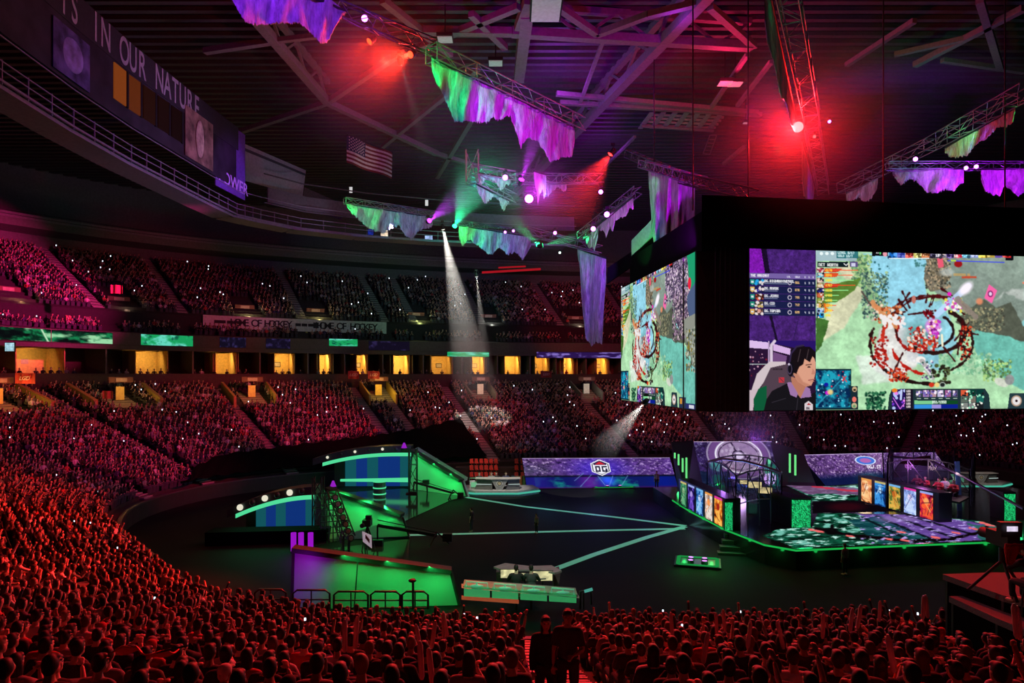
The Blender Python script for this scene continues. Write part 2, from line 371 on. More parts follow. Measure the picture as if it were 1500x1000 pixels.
for px, e in LIT:
    if e <= 0: continue
    s = ss[int(np.argmin([abs(px_of(q+2.15, oB+2)-px) for q in ss]))]+2.15
    rm = MB(); a, b = C3(s-2, oB+5.4, 10.95), C3(s+2, oB+5.4, 10.95)
    hw = .8 if px < 250 else lit.uniform(.6, 1.25); a, b = C3(s-hw, oB+5.4, 12.5), C3(s+hw, oB+5.4, 12.5); rm.beam(a, b, .1, 3.2); rm.beam(a, C3(s-hw, oB+1.2, 12.5), .1, 3.2); rm.beam(b, C3(s+hw, oB+1.2, 12.5), .1, 3.2); rm.beam(C3(s, oB+5.3, 14.1), C3(s, oB+1.2, 14.1), hw*2, .08)
    o = struct(rm.build('wall_lit_suite', ROOM))
    p = C3(s, oB+2.7, 13.7); lamp('AREA', p, (1, .62, .2), 75*e*(1.6 if px > 330 else 1)*lit.uniform(.4, 1.6), C3(s, oB+5.4, 11.9), .9, name='suite_ceiling_light')
    if lit.random() < .6:
        c = C3(s+lit.uniform(-.5, .5), oB+5.3, 12.6); d = (b-a).normalized(); n = d.cross(V(0, 0, 1))
        f = thing('picture_frame', 'small framed print on the warm back wall of a lit suite', 'picture', c, 'framed prints in the lit suites')
        m_ = MB().box(c, (.9, .05, .7), math.atan2(d.y, d.x)); m_.build('frame', BLACK, f)
        k = -n if n.dot(c-Vector((0, 0, 11))) > 0 else n
        MB().box(c+k*.04, (.75, .04, .55), math.atan2(d.y, d.x)).build('print', PICT, f)

# ribbon display boards round the balcony front
def ribbon(px0, px1, kind, z0=14.7, z1=16.0, o=oB-.32, lab='', n=120):
    sa, sb = s_at(px0, o), s_at(px1, o); cv = Canvas(n, 12, 0, 0, n, 12)
    r = fbm(n, 12, n/10, 3, abs(int(px0))+5); q = fbm(n, 12, n/24, 2, abs(int(px0))+9)
    if kind == 'forest':
        cv.a[:] = (.04, .16, .11); cv.mix(np.clip((r-.42)*5, 0, 1), (.1, .5, .3)); cv.mix(np.clip((q-.58)*8, 0, 1), (.6, .85, .65)); cv.mix(np.clip((.42-q)*8, 0, 1), (.04, .05, .06))
        cv.line([(n*.42, 0), (n*.48, 12)], 2, (.75, .9, .75))
    elif kind == 'green': cv.a[:] = (.1, .62, .36); cv.mix(np.clip((q-.5)*6, 0, 1), (.4, .85, .75)); cv.mix(np.clip((.4-r)*6, 0, 1), (.05, .3, .25))
    elif kind == 'violet': cv.a[:] = (.16, .08, .3); cv.mix(np.clip((r-.5)*5, 0, 1), (.5, .42, .75))
    elif kind == 'dusk': cv.a[:] = (.07, .05, .12); cv.mix(np.clip((r-.55)*4, 0, 1), (.2, .16, .34))
    t = thing('ribbon_display', lab, 'display board', C3((sa+sb)/2, o, z0))
    # curved strip: chain of short straight modules
    k = max(2, int(abs(sb-sa)/2)); q_ = np.linspace(sa, sb, k+1)
    bk = MB()
    for a, b in zip(q_, q_[1:]): bk.beam(C3(a, o+.12, (z0+z1)/2), C3(b, o+.12, (z0+z1)/2), .16, z1-z0+.1)
    bk.build('cabinet', BLACK, t)
    W = n/k
    for i, (a, b) in enumerate(zip(q_, q_[1:])):
        nw = max(3, int(W)+1); c2 = Canvas(nw, 12, 0, 0, 1, 1); c2.a = cv.a[:, np.clip((i*W+np.linspace(0, W, nw)).astype(int), 0, n-1)]
        led('display_face', C3(a, o, z1), C3(b, o, z1), C3(b, o, z0), C3(a, o, z0), c2, t)
ribbon(-20, 165, 'forest', lab='ribbon board showing green forest art at far left of the balcony', n=160)
ribbon(206, 282, 'green', lab='bright green lit ribbon board right of the forest one')
ribbon(322, 360, 'dusk', lab='dim violet ribbon board below the hockey banner, left end')
ribbon(390, 425, 'dusk', lab='dim violet ribbon board below the hockey banner, middle', n=60)
ribbon(482, 524, 'green', 15.2, 16.2, lab='small green ribbon board below the hockey banner, right end', n=60)
ribbon(540, 600, 'dusk', lab='dim violet ribbon board left of the beam of white light', n=80)
ribbon(655, 716, 'green', 13.9, 14.6, lab='thin green ribbon strip under the white light beam', n=60)
ribbon(786, 912, 'violet', 13.8, 14.7, lab='violet ribbon strip running up to the side screen', n=120)

# HOME OF HOCKEY banner in front of the upper rows
BAN = mat('banner_white', (.7, .75, .7), .8)
sa, sb = s_at(298, 30.2), s_at(566, 30.2)
ht = thing('wall_banner', 'long pale banner reading HOME OF HOCKEY along the upper stand', 'banner', C3((sa+sb)/2, 30.2, 17.5))
mb = MB(); q = np.linspace(sa, sb, 24)
for a, b in zip(q, q[1:]): mb.beam(C3(a, 30.25, 18.2), C3(b, 30.25, 18.2), .1, 1.75)
mb.build('cloth', BAN, ht); INK = mat('banner_ink', (.03, .03, .035), .8)
for px, t in ((383, 'HOME OF HOCKEY'), (508, 'HOME OF HOCKEY')):
    for i, ch in enumerate(t):
        if ch == ' ': continue
        s = s_at(px+(i-6.5)*6.3, 30.12); x, y, nx, ny = cur(s, 30.12)
        font_mesh('letter', ch, 1.35, ht, frame(C3(s, 30.1, 18.2), (ny, -nx, 0)), INK, offset=.02)
for px in (318, 327, 337, 346, 437, 446, 455, 463):
    s = s_at(px, 30.12); x, y, nx, ny = cur(s, 30.12); MB().box(C3(s, 30.12, 18.25), (.75, .06, .4 if px != 463 else .8), math.atan2(ny, nx)+math.pi/2).build('letter', INK, ht)

# walkouts with stairs in the stands
def walkout(px, low, label, wall=(.5, .42, .1), light=(1, .7, .2), e=60, sc=1.0):
    if low: o, z0 = 19.5, zlow(19.5); slope = .32
    else: o, z0 = 30.3, 16.6; slope = .5
    s = s_at(px, o+2); t = thing('stand_walkout', label, 'stairway', C3(s, o, z0))
    W = mat('walkout_wall_%.1f%.1f' % wall[:2], wall, .7); L = 5.5 if low else 6.5
    for sg in (-1, 1):
        m_ = MB(); pr = []
        ss_ = s+sg*1.5*sc
        for oo, zz in ((0, -.1), (0, 1.3), (L, 1.3+slope*L), (L, slope*L-.4)): pr.append(C3(ss_, o+oo, z0+zz))
        d = C3(ss_+.18, o, 0)-C3(ss_, o, 0); m_.prism(pr, d); m_.build('side_wall', W, t)
    m_ = MB(); k = 14
    for i in range(k): c = C3(s, o+(i+.5)*L/k, z0+slope*(i+.5)*L/k-.3); x, y, nx, ny = cur(s, 0); m_.box(c, (2.8*sc, L/k+.02, .6), math.atan2(ny, nx)+math.pi/2)
    m_.build('stairs', mat('walkout_steps', (.32, .27, .2), .8), t)
    x, y, nx, ny = cur(s, 0); rz = math.atan2(ny, nx)+math.pi/2
    MB().box(C3(s, o+L*.55, z0+slope*L*.55+.9), (.9*sc, .15, 1.5), rz).build('doorway', mat('walkout_door_%.1f_%.1f' % (light[1], light[2]), light, .6, emit=light, es=.16 if light[2] > .45 else .02), t)
    h = MB().box(C3(s, o+L*.52, z0+slope*L*.5+2.5), (2.6*sc, .3, .6), rz).build('header', mat('walkout_header', (.2, .07, .06), .7), t)
    MB().box(C3(s, o+L*.52-.2, z0+slope*L*.5+2.5), (1.2*sc, .08, .4), rz).build('number_plate', mat('number_plate', (.5, .3, .28), .6), h)
    lamp('POINT', C3(s, o+.6, z0+2.6), light, e, size=.2, name='walkout_light')
for a in [(182, 1, 'yellow walkout stairs in the left lower stand, halfway up', (.6, .4, .12), (1, .6, .15), 55), (372, 1, 'yellow walkout stairs in the lower stand below the left end of the banner', (.6, .42, .12), (1, .6, .15), 45),
          (557, 1, 'bright yellow walkout in the lower stand under the red flags', (.65, .45, .12), (1, .65, .12), 80), (706, 1, 'white lit walkout in the lower stand behind the light beam', (.3, .25, .2), (.9, .75, .55), 30),
          (862, 1, 'pale walkout in the lower stand left of the side screen', (.25, .25, .22), (.8, .8, .65), 22), (8, 1, 'yellow lit walkout cut by the left edge of the picture', (.6, .38, .1), (1, .55, .12), 60),
          (20, 0, 'yellow walkout stairs in the red upper stand at far left', (.6, .35, .2), (1, .5, .2), 30), (180, 0, 'violet lit walkout stairs in the upper stand', (.35, .25, .45), (1, .6, .4), 18),
          (362, 0, 'yellow walkout above the left part of the banner', (.5, .42, .12), (1, .75, .3), 55), (465, 0, 'yellow walkout above the right part of the banner', (.5, .5, .12), (1, .85, .3), 60),
          (612, 0, 'green walled walkout in the upper stand left of the light beam', (.3, .42, .1), (.8, .95, .3), 55), (718, 0, 'grey walkout in the upper stand behind the small light beam', (.3, .3, .3), (.85, .9, .8), 40),
          (846, 0, 'red walled walkout in the upper stand left of the violet drop', (.4, .12, .12), (.9, .7, .5), 35)]:
    walkout(a[0], a[1], a[2], a[3], a[4], a[5]*(2.2 if a[1] else 4))

# aisle stairs
AISLES_L = [s_at(726, 0), s_at(640, 0), s_at(930, 0), s_at(1060, 0), s_at(560, 10), s_at(372, 12), s_at(182, 12), s_at(8, 12), s_at(1180, 0), s_at(1320, 0)]
_x = cur(np.linspace(0, PER, 3000)); NEAR_AISLE = float(np.linspace(0, PER, 3000)[int(np.argmin(np.where(_x[1] < 35, np.abs(_x[0]-.95), 99)))])
AISLES_L += [NEAR_AISLE, NEAR_AISLE+13, NEAR_AISLE-13, NEAR_AISLE-25]
def aisle(s, name='trim_5', wd=1.25, up=False, red=False):
    m_ = MB(); n = MB(); x, y, nx, ny = cur(s, 0); rz = math.atan2(ny, nx)+math.pi/2
    rng_ = [(k*PITCH, zlow(k*PITCH), PITCH) for k in range(LROWS)] if not up else [(o, zup(o)+.1, .86) for o in UR]
    for o, z, p in rng_:
        st = (zlow(o+PITCH)-z if not up else .43)
        m_.box(C3(s, o+p*.25, z+.03), (wd, p/2, .1), rz); m_.box(C3(s, o+p*.75, z+st/2), (wd, p/2, .12), rz)
        n.box(C3(s, o+.02, z+.085), (wd, .05, .02), rz); n.box(C3(s, o+p*.5+.02, z+st/2+.065), (wd, .05, .02), rz)
    struct(m_.build('floor_aisle_stairs', mat('aisle_steps', (.2, .19, .18), .8))); struct(n.build('trim_nosing', mat('aisle_nosing', (.6, .58, .55), .6)))
for s in AISLES_L: aisle(s)
AISLES_U = [s_at(px, 40) for px in (100, 240, 425, 545, 590, 690, 800, 900, 1050)]
for s in AISLES_U: aisle(s, up=True)

# black covers over the empty rows behind the studio
sa, sb = s_at(235, 2), s_at(706, 2); lo, hi = min(sa, sb), max(sa, sb)
def cover_o(s):
    px = px_of(s, 4)
    return float(np.interp(px, [225, 262, 330, 440, 560, 640, 700, 712], [0, 2.2, 4.5, 5.6, 7.2, 9, 12, 0]))
m_ = MB(); q = np.linspace(lo, hi, 90); vs = []; K = 14
for s in q:
    co = cover_o(s)
    for j in range(K): o = co*j/(K-1); vs.append(C3(s, o, zlow(o)+.75+.1*math.sin(s*3+j)))
m_.add(vs, [(i*K+j, (i+1)*K+j, (i+1)*K+j+1, i*K+j+1) for i in range(len(q)-1) for j in range(K-1)], 0, True)
tag(m_.build('seat_cover', DRAPE), 'huge black cloth covering the empty seat rows behind the green studio', 'cloth cover')

# roof
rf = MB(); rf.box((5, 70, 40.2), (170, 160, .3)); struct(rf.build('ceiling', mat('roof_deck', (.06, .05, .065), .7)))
rb = MB()
for i in range(100): rb.box((5, 20+i*1.3, 39.8), (150, .5, .35))
struct(rb.build('ceiling_ribs', mat('roof_rib', (.1, .095, .105), .6)))
BEAM = mat('roof_beam', (.24, .22, .24), .6)
def rbeam(p, q, z=37.5, z2=None, w=.5, lattice=False, name='ceiling_beam'):
    a, b = R(*p, z), R(*q, z2 or z); m_ = MB(); m_.beam(a, b, w, w*.9)
    if lattice:
        up = Vector((0, 0, 2.0)); m_.beam(a+up, b+up, w*.7); n = int((b-a).length/3)+1
        for i in range(n): m_.beam(a.lerp(b, i/n)+(up if i % 2 else Vector()), a.lerp(b, (i+1)/n)+(Vector() if i % 2 else up), w*.3)
    struct(m_.build(name, BEAM))
for p, q, w_ in [((750, 290), (1040, -10), .8), ((372, 25), (480, 150), .7), ((480, 150), (640, 225), .6), ((640, 225), (760, 262), .5), ((480, 150), (575, 85), .5), ((575, 85), (760, 10), .5),
             ((345, 195), (480, 150), .5), ((300, 75), (400, 60), .5), ((400, 60), (470, 52), .4), ((560, 215), (640, 150), .45), ((640, 150), (700, 100), .5), ((620, 45), (750, 47), .6), ((750, 47), (1100, 68), .7),
             ((760, 40), (775, 0), .7), ((760, 115), (772, 20), .9), ((810, 5), (875, 50), .5), ((875, 50), (950, 22), .5), ((950, 22), (1040, 0), .5), ((1040, 10), (1105, 68), .5), ((850, 150), (885, 55), .3),
             ((815, 137), (1110, 165), .45), ((820, 150), (1115, 168), .45), ((940, 185), (1045, 192), .25), ((1040, 160), (1095, 80), .35), ((1080, 155), (1130, 90), .35), ((1340, 95), (1500, 12), .5), ((1310, 80), (1420, 55), .4),
             ((1435, 0), (1465, 100), .5), ((1380, 88), (1500, 105), .4), ((1240, 95), (1340, 30), .4), ((640, 260), (700, 160), .5), ((760, 190), (830, 200), .3), ((560, 0), (660, 80), .5), ((690, 20), (740, 70), .5), ((880, 250), (930, 200), .3), ((1060, 240), (1090, 215), .4)]:
    rbeam(p, q, 37.5, w=w_, lattice=w_ >= .7)
sk = MB()
for i in range(7): sk.beam(R(955+i*17, 165, 37.8), R(938+i*17, 188, 37.8), .5, .1)
for j in range(4): sk.beam(R(950-j*4, 168+j*5, 37.9), R(1060-j*4, 172+j*5, 37.9), .2)
struct(sk.build('ceiling_grating', mat('grating_grey', (.4, .38, .4), .6)))
ld = MB(); a, b = R(1040, 198, 37), R(1030, 225, 37); c, d = R(1050, 198, 37), R(1040, 226, 37)
ld.beam(a, b, .1); ld.beam(c, d, .1)
for i in range(6): ld.beam(a.lerp(b, i/5), c.lerp(d, i/5), .1)
tag(ld.build('roof_ladder', BEAM), 'short access ladder hanging below the roof grating', 'ladder', 'roof ladder')
for i, (px, py, l) in enumerate([(800, 10, 'square pale work light high on the roof steel near the top of the picture'), (1062, 120, 'left one of two pale work lights on the roof beside the red haze'), (1077, 121, 'right one of two pale work lights on the roof beside the red haze'), (652, 55, 'pale work light above the green end of the central scenic drop'), (726, 90, 'pale work light above the middle of the central scenic drop'), (1092, 178, 'tiny pale work light nearest the red starburst lamp')]):
    c = R(px, py, 36.5); t = thing('work_light', l, 'lamp', c); s_ = 2.2 if i == 0 else (1.2 if i < 5 else .5)
    MB().box(c, (s_, s_*1.6 if i == 0 else s_, .25)).build('housing', BLACK, t); MB().box(c-V(0, 0, .16), (s_*.9, s_*(1.5 if i == 0 else .8), .06)).build('lens', mat('frosted_glass', (.5, .6, .6), .4, emit=(.45, .6, .6), es=.22), t)
    MB().tube([c+V(0, 0, .1), c+V(0, 0, 2.5)], .05, 6).build('hanger', STEEL, t)

# press gallery hung along the left side
GX = [(-27.5, 33), (-28.4, 38), (-28.9, 45), (-29, 52), (-28.7, 58), (-28.4, 64), (-28, 69.5)]
GX2 = [(-27.5, 30)]+GX[1:]+[(-26.5, 72), (-23.5, 76), (-17, 80), (-9, 83), (0, 85), (8, 86)]
def wallrun(pts, z0, z1, th=.3, out=True):
    m_ = MB()
    for (a, b), (c, d) in zip(pts, pts[1:]): m_.beam(V(a, b, (z0+z1)/2), V(c, d, (z0+z1)/2), th, z1-z0)
    return m_
DKP = mat('gallery_dark', (.035, .03, .04), .8)
struct(wallrun(GX, 33.9, 36.2).build('wall_gallery_band', mat('gallery_band', (.04, .04, .05), .8)))
struct(wallrun(GX, 30, 33.9, .2).build('wall_gallery_front', mat('gallery_panel', (.035, .03, .045), .8, var=.6, scale=.5)))
m_ = MB()
for (a, b), (c, d) in zip(GX2, GX2[1:]):
    for o_, z in ((0, 27.4), (0, 28.0), (0, 28.5), (.1, 29.8)): m_.beam(V(a+o_, b, z), V(c+o_, d, z), .14 if z < 27.5 else .07)
    m_.beam(V(a-1.4, b, 27.2), V(c-1.4, d, 27.2), 2.4, .25)
    for t_ in (0, .33, .66): m_.beam(V(a+(c-a)*t_, b+(d-b)*t_, 27.2), V(a+(c-a)*t_, b+(d-b)*t_, 28.6), .07)
struct(m_.build('floor_gallery_walkway', mat('walkway_grey', (.3, .28, .34), .6)))
m_ = MB()
for (a, b), (c, d) in zip(GX2[7:], GX2[8:]): m_.beam(V(a, b+2, 30.6), V(c, d+2, 30.6), .2, 1.6); m_.beam(V(a, b+1, 32.6), V(c, d+1, 32.6), .12); m_.beam(V(a, b+1, 29.5), V(c, d+1, 29.5), .12)
struct(m_.build('wall_gallery_far', mat('gallery_far', (.16, .15, .17), .8)))
lt = thing('gallery_lettering', 'pale capital letters COMPETE IS IN OUR NATURE along the high left gallery', 'sign', (-28.7, 50, 35))
TXT = 'COMPETE IS IN OUR NATURE'; LET = mat('letter_pale', (.5, .5, .6), .7)
gd = [V(a, b, 0) for a, b in GX]; cum = [0]
for a, b in zip(gd, gd[1:]): cum.append(cum[-1]+(b-a).length)
def galpt(s):
    for i in range(len(gd)-1):
        if s <= cum[i+1] or i == len(gd)-2:
            t = (s-cum[i])/(cum[i+1]-cum[i]); return gd[i].lerp(gd[i+1], t), (gd[i+1]-gd[i]).normalized()
sE = 60.0-33
for i, ch in enumerate(TXT):
    if ch == ' ': continue
    yy = 34.2+i*(61.5-34.2)/(len(TXT)-1)
    p, d = galpt(yy-33)
    font_mesh('letter', ch, 2.9, lt, frame(V(p.x+.18, p.y, 35.0), d), LET, offset=.03, sx=.58)
win = thing('gallery_window', 'orange lit windows in the high left gallery under the letters', 'window', (-28.7, 48, 31.5))
for i, (y0, g) in enumerate([(49.5, .16), (51.4, .07), (53.4, .012), (55.4, .006), (57.4, .004)]):
    p, d = galpt(y0-33+.8); M_ = math.atan2(d.y, d.x)
    MB().box(V(p.x+.14, p.y, 32.4), (1.55, .1, 2.6), M_).build('pane', mat('orange_glass_%d' % i, (.1, .03, .008) if i < 2 else (.012, .008, .006), .3, emit=(1, .22, .03), es=g), win)
    MB().box(V(p.x+.16, p.y+.92, 32.4), (.2, .16, 2.7), M_).build('mullion', BLACK, win)
pn = thing('gallery_banner', 'violet end banner of the high left gallery with the word POWER', 'banner', (-28.2, 67, 30))
MB().beam(V(-28.35, 65.2, 32.6), V(-27.8, 71, 32.6), .1, 6.8).build('cloth', mat('violet_cloth', (.2, .09, .5), .8), pn)
font_mesh('letters', 'POWER', 1.7, pn, frame(V(-27.95, 68.6, 30.3), (.09, 1, 0)), mat('violet_ink_glow', (.7, .45, 1), .7, emit=(.3, .1, .9), es=.25), offset=.02)  # glow put into the ink so the letters look lit
for i, (y0, y1, z0, z1, c, l) in enumerate([(34.5, 37.5, 30.4, 33.6, (.1, .1, .2), 'round pale emblem poster nearest on the high left gallery'), (42.5, 46.5, 30.2, 33.4, (.12, .1, .3), 'blue tinted action poster left of the orange gallery windows'), (59.5, 64.4, 30.2, 34.6, (.35, .24, .18), 'tall poster of a brown crouching figure beside the violet end banner')]):
    p, d = galpt(y0-33); p2, d2 = galpt(y1-33); t = thing('gallery_poster', l, 'poster', (p.x, p.y, z0))
    MB().beam(V(p.x+.2, p.y, (z0+z1)/2), V(p2.x+.2, p2.y, (z0+z1)/2), .06, z1-z0).build('sheet', mat('poster_sheet_%d' % i, c, .8, var=.8, scale=.9), t)
    mm = MB(); cc = (p+p2)/2; mm.ball(V(cc.x+.26, cc.y, (z0+z1)/2), (.05, 1.1 if i < 2 else .8, 1.1 if i < 2 else 1.7), 0, 20, 10); mm.build('printed_shape', mat('poster_shape_%d' % i, tuple(min(1, k*2.2+.05) for k in c), .8, var=.5, scale=1.5), t)
wp = thing('fabric_banner', 'pale grey fabric panel beside the violet end banner', 'panel', V(-29, 76, 32))
MB().prism([P(350, 207, 73), P(447, 249, 83), P(442, 288, 83), P(350, 262, 73)], (.05, .15, 0)).build('cloth', mat('pale_panel', (.42, .42, .46), .85), wp)
MB().prism([P(350, 213, 72.8), P(447, 254, 82.8), P(447, 257, 82.8), P(350, 217, 72.8)], (0, .1, 0)).build('stripe', mat('panel_stripe', (.08, .08, .1), .8), wp)
w2 = tag(MB().prism([P(446, 274, 84), P(500, 298, 90), P(500, 322, 90), P(442, 305, 84)], (.05, .15, 0)).build('fabric_screen', mat('dim_panel', (.14, .14, .14), .85)), 'dim grey panel right of the pale one', 'panel')
lamp('SPOT', (-12, 66, 24), (.45, .1, 1), 4500, (-28, 68, 31), .3, 26, .7)
lamp('SPOT', (-10, 60, 26), (.5, .4, 1), 900, (-28, 50, 35), .3, 60, .7)
lamp('SPOT', (-14, 64, 24), (.55, .3, 1), 2200, (-28, 60, 27), .3, 70, .7)
lamp('SPOT', (-12, 70, 26), (.7, .65, 1), 2200, (-26, 78, 32), .3, 34, .7)

# national flag
fl = thing('hanging_flag', 'striped flag with a starred corner hanging under the roof', 'flag', P(540, 230, 70))
A, B, Cc, D = P(508, 198, 68), P(574, 224, 73.5), P(575, 262, 73.5), P(506, 238, 68)
def bil(u, v): return (A*(1-u)+B*u)*(1-v)+(D*(1-u)+Cc*u)*v
n_ = (B-A).cross(D-A).normalized(); n_ = -n_ if n_.y > 0 else n_
def fpt(u, v, e=0): return bil(u, v)+n_*(.18*math.sin(u*9+v)+e)
FW, FR, FB = mat('flag_white', (.5, .48, .45), .85), mat('flag_red', (.14, .02, .02), .85), mat('flag_blue', (.02, .025, .07), .85)
m_ = MB()
for k in range(13):
    for i in range(24):
        u0, u1 = i/24, (i+1)/24; can = k < 7 and u1 <= .42
        m_.quad(fpt(u0, k/13), fpt(u1, k/13), fpt(u1, (k+1)/13), fpt(u0, (k+1)/13), 2 if can else (1 if k % 2 == 0 else 0))
m_.build('cloth', [FW, FR, FB], fl); m_ = MB()
for r_ in range(9):
    for k in range(6 - r_ % 2): m_.disc(fpt((.04+k*.066+(.033 if r_ % 2 else 0)), .035+r_*.055, .03), .09, n_, 5)
m_.build('stars', FW, fl)
MB().beam(A+n_*.05, B+n_*.05, .12).build('top_bar', STEEL, fl)
lamp('SPOT', (-10, 60, 26), (1, .8, .75), 1300, (-15, 70, 33), .3, 14, .6)
for px, py, t_ in ((514, 278, 'left'), (625, 297, 'right')):
    c = P(px, py, 84); b = thing('section_sign', 'small white number sign at the %s of the upper gallery' % ('left end' if t_ == 'left' else 'middle'), 'sign', c)
    MB().box(c, (.35, .12, .7)).build('plate', mat('sign_lit', (.6, .6, .6), .5, emit=(.8, .8, .8), es=.7), b); MB().tube([c, c+V(0, 0, 2.2)], .03, 6).build('hanger', STEEL, b)
# ------------------------------------------------------------------ the hanging screens
def game_canvas(side=False):
    cv = Canvas(576, 324, 1195, 0, 1565, 1)
    def wp(x, y): top = 364+(x-1098)*13/402; bot = 602-(x-1098)*1.5/402; k_ = (x-750)/1000; return 1195+370*(k_*42.66-18.96)/(.989-.146*k_)/18.2 if x < 1565 else 1565+(x-1565)*.2, (y-top)/(bot-top)*234.0+368
    cv.y0, cv.y1 = 368, 602; cv.warp = wp; cv.Y = 368+(np.arange(324)[:, None]+.5)/324*234+np.zeros((1, 576))
    cv.a[:] = (.66, .84, .66)
    T = cv.poly
    T([(1330, 360), (1640, 360), (1640, 480), (1500, 470), (1452, 500), (1430, 478), (1370, 430)], (.5, .56, .52), 1, (10, 14, 1), 2)   # rock
    T([(1400, 372), (1640, 372), (1640, 470), (1490, 440), (1440, 400)], (.55, .62, .57), .8, (14, 10, 3), 4)
    T([(1262, 372), (1357, 372), (1356, 425), (1362, 470), (1395, 500), (1330, 490), (1292, 452), (1275, 410)], (.56, .8, .88), 1, (8, 14, 5), 1)   # river
    T([(1300, 450), (1380, 440), (1400, 500), (1385, 545), (1330, 530)], (.55, .78, .84), 1, (12, 12, 7), 3)
    T([(1418, 482), (1470, 480), (1520, 498), (1640, 560), (1640, 602), (1545, 602), (1478, 560), (1430, 525)], (.42, .72, .66), 1, (12, 14, 9), 2)
    T([(1475, 488), (1530, 500), (1640, 570), (1640, 540), (1560, 480), (1500, 470)], (.5, .76, .82), .8, (12, 14, 11), 3)
    T([(1225, 395), (1255, 380), (1272, 420), (1262, 440), (1235, 480), (1205, 500), (1215, 450), (1248, 420)], (.86, .8, .68), .75, (8, 12, 13), 3)
    T([(1240, 372), (1262, 378), (1290, 440), (1305, 468), (1288, 470), (1262, 430), (1250, 400)], (.5, .68, .48), 1, (8, 20, 15), 1)
    cv.dots(1248, 374, 1276, 420, 320, 1.9, [(.42, .6, .38), (.6, .75, .5), (.3, .45, .35), (.7, .78, .55)], 2); cv.dots(1262, 400, 1300, 468, 420, 1.8, [(.3, .42, .4), (.5, .62, .5), (.2, .3, .3), (.62, .74, .56)], 3)
    cv.dots(1340, 376, 1358, 400, 30, 1.8, [(.28, .5, .5)], 4); cv.dots(1278, 385, 1302, 440, 34, 1.6, [(.2, .42, .45)], 5)
    T([(1195, 420), (1262, 408), (1252, 425), (1225, 442), (1195, 448)], (.35, .5, .2), 1, (6, 20, 17)); T([(1195, 465), (1215, 470), (1208, 500), (1195, 520)], (.25, .42, .18), 1, (10, 20, 19))
    T([(1358, 378), (1378, 372), (1392, 405), (1383, 425), (1362, 428), (1352, 410)], (.45, .42, .36), 1, (8, 20, 21)); cv.dots(1356, 376, 1392, 425, 300, 1.7, [(.25, .25, .22), (.6, .55, .45), (.42, .38, .3), (.72, .62, .5)], 6)
    T([(1398, 472), (1440, 438), (1458, 452), (1478, 444), (1500, 480), (1560, 500), (1520, 505), (1445, 490), (1412, 482)], (.33, .35, .3), 1, (8, 20, 23), 1); cv.dots(1410, 452, 1470, 486, 300, 1.9, [(.5, .48, .38), (.28, .28, .24), (.62, .6, .46), (.4, .42, .34)], 7)
    T([(1445, 450), (1470, 430), (1500, 440), (1560, 470), (1560, 430), (1480, 425)], (.72, .74, .72), .8, (10, 18, 25), 3)
    T([(1290, 480), (1325, 478), (1350, 510), (1345, 540), (1300, 560), (1275, 540), (1282, 505)], (.86, .84, .84), .9, (12, 14, 27), 5); T([(1255, 520), (1300, 520), (1310, 560), (1262, 565)], (.88, .9, .88), .7, (14, 12, 29), 6)
    cv.ell((1350, 495), 26, 22, (.3, .52, .5), .6, .6); cv.dots(1375, 520, 1450, 550, 420, 2.4, [(.58, .8, .64), (.48, .72, .56), (.7, .86, .7)], 8)
    cv.dots(1440, 528, 1480, 560, 160, 2, [(.4, .6, .35), (.66, .8, .5), (.3, .42, .3)], 9); cv.ell((1466, 562), 11, 6, (.82, .84, .78), 1, .2, .4); cv.ell((1478, 558), 7, 8, (.55, .56, .56), 1, .2)
    cv.dots(1268, 575, 1296, 600, 160, 1.8, [(.1, .32, .22), (.2, .48, .32), (.05, .2, .15)], 10); cv.dots(1270, 440, 1290, 470, 20, 2, [(.8, .75, .7)], 12)
    cv.tex(.16, 30, 20, 41); cv.tex(.1, 120, 80, 43, oct=3)
    # the great ring of dark arcs
    RD, DK, OR = (.62, .1, .08), (.16, .07, .07), (.85, .3, .16)
    A = cv.arc; c = (1366, 504)
    cv.arc(c, 76, 68, 195, 300, 3, (.3, .06, .07), 1, 5, 1); A(c, 92, 60, 120, 200, 4.5, DK, 1, 7, 2); A(c, 84, 55, 118, 178, 2.2, RD, 1, 9, 3); A(c, 92, 60, 88, 122, 5, (.12, .06, .06), 1, 5, 4)
    A(c, 60, 46, 100, 168, 4, (.72, .12, .08), 1, 6, 5); A((1368, 486), 46, 32, -60, 140, 5.5, DK, 1, 4, 6); A((1364, 486), 32, 24, -55, 80, 4.5, (.14, .07, .08), 1, 4, 7); A((1355, 488), 42, 30, 95, 215, 3.5, RD, 1, 7, 8)
    A((1352, 500), 60, 52, 150, 215, 3, (.75, .18, .12), 1, 8, 9); A(c, 58, 44, -50, 60, 4, DK, 1, 6, 10); A((1362, 470), 62, 36, 190, 330, 3, (.32, .06, .08), 1, 5, 11)
    for a, b in [((1321, 428), (1332, 452)), ((1316, 440), (1328, 456)), ((1332, 430), (1318, 450)), ((1345, 436), (1330, 442)), ((1358, 432), (1356, 444)), ((1365, 436), (1361, 450)), ((1368, 436), (1364, 448)), ((1310, 452), (1322, 462)), ((1302, 462), (1325, 458)), ((1378, 424), (1396, 436)), ((1395, 448), (1412, 462)),
                 ((1308, 470), (1316, 500)), ((1322, 518), (1308, 548)), ((1405, 486), (1432, 492)), ((1402, 504), (1424, 520)), ((1410, 470), (1402, 520)), ((1380, 508), (1398, 530)), ((1418, 474), (1398, 500)), ((1330, 462), (1362, 458)), ((1345, 500), (1325, 515))]:
        cv.line([a, b], 2.6, (.24, .06, .07), 1, 3, 60)
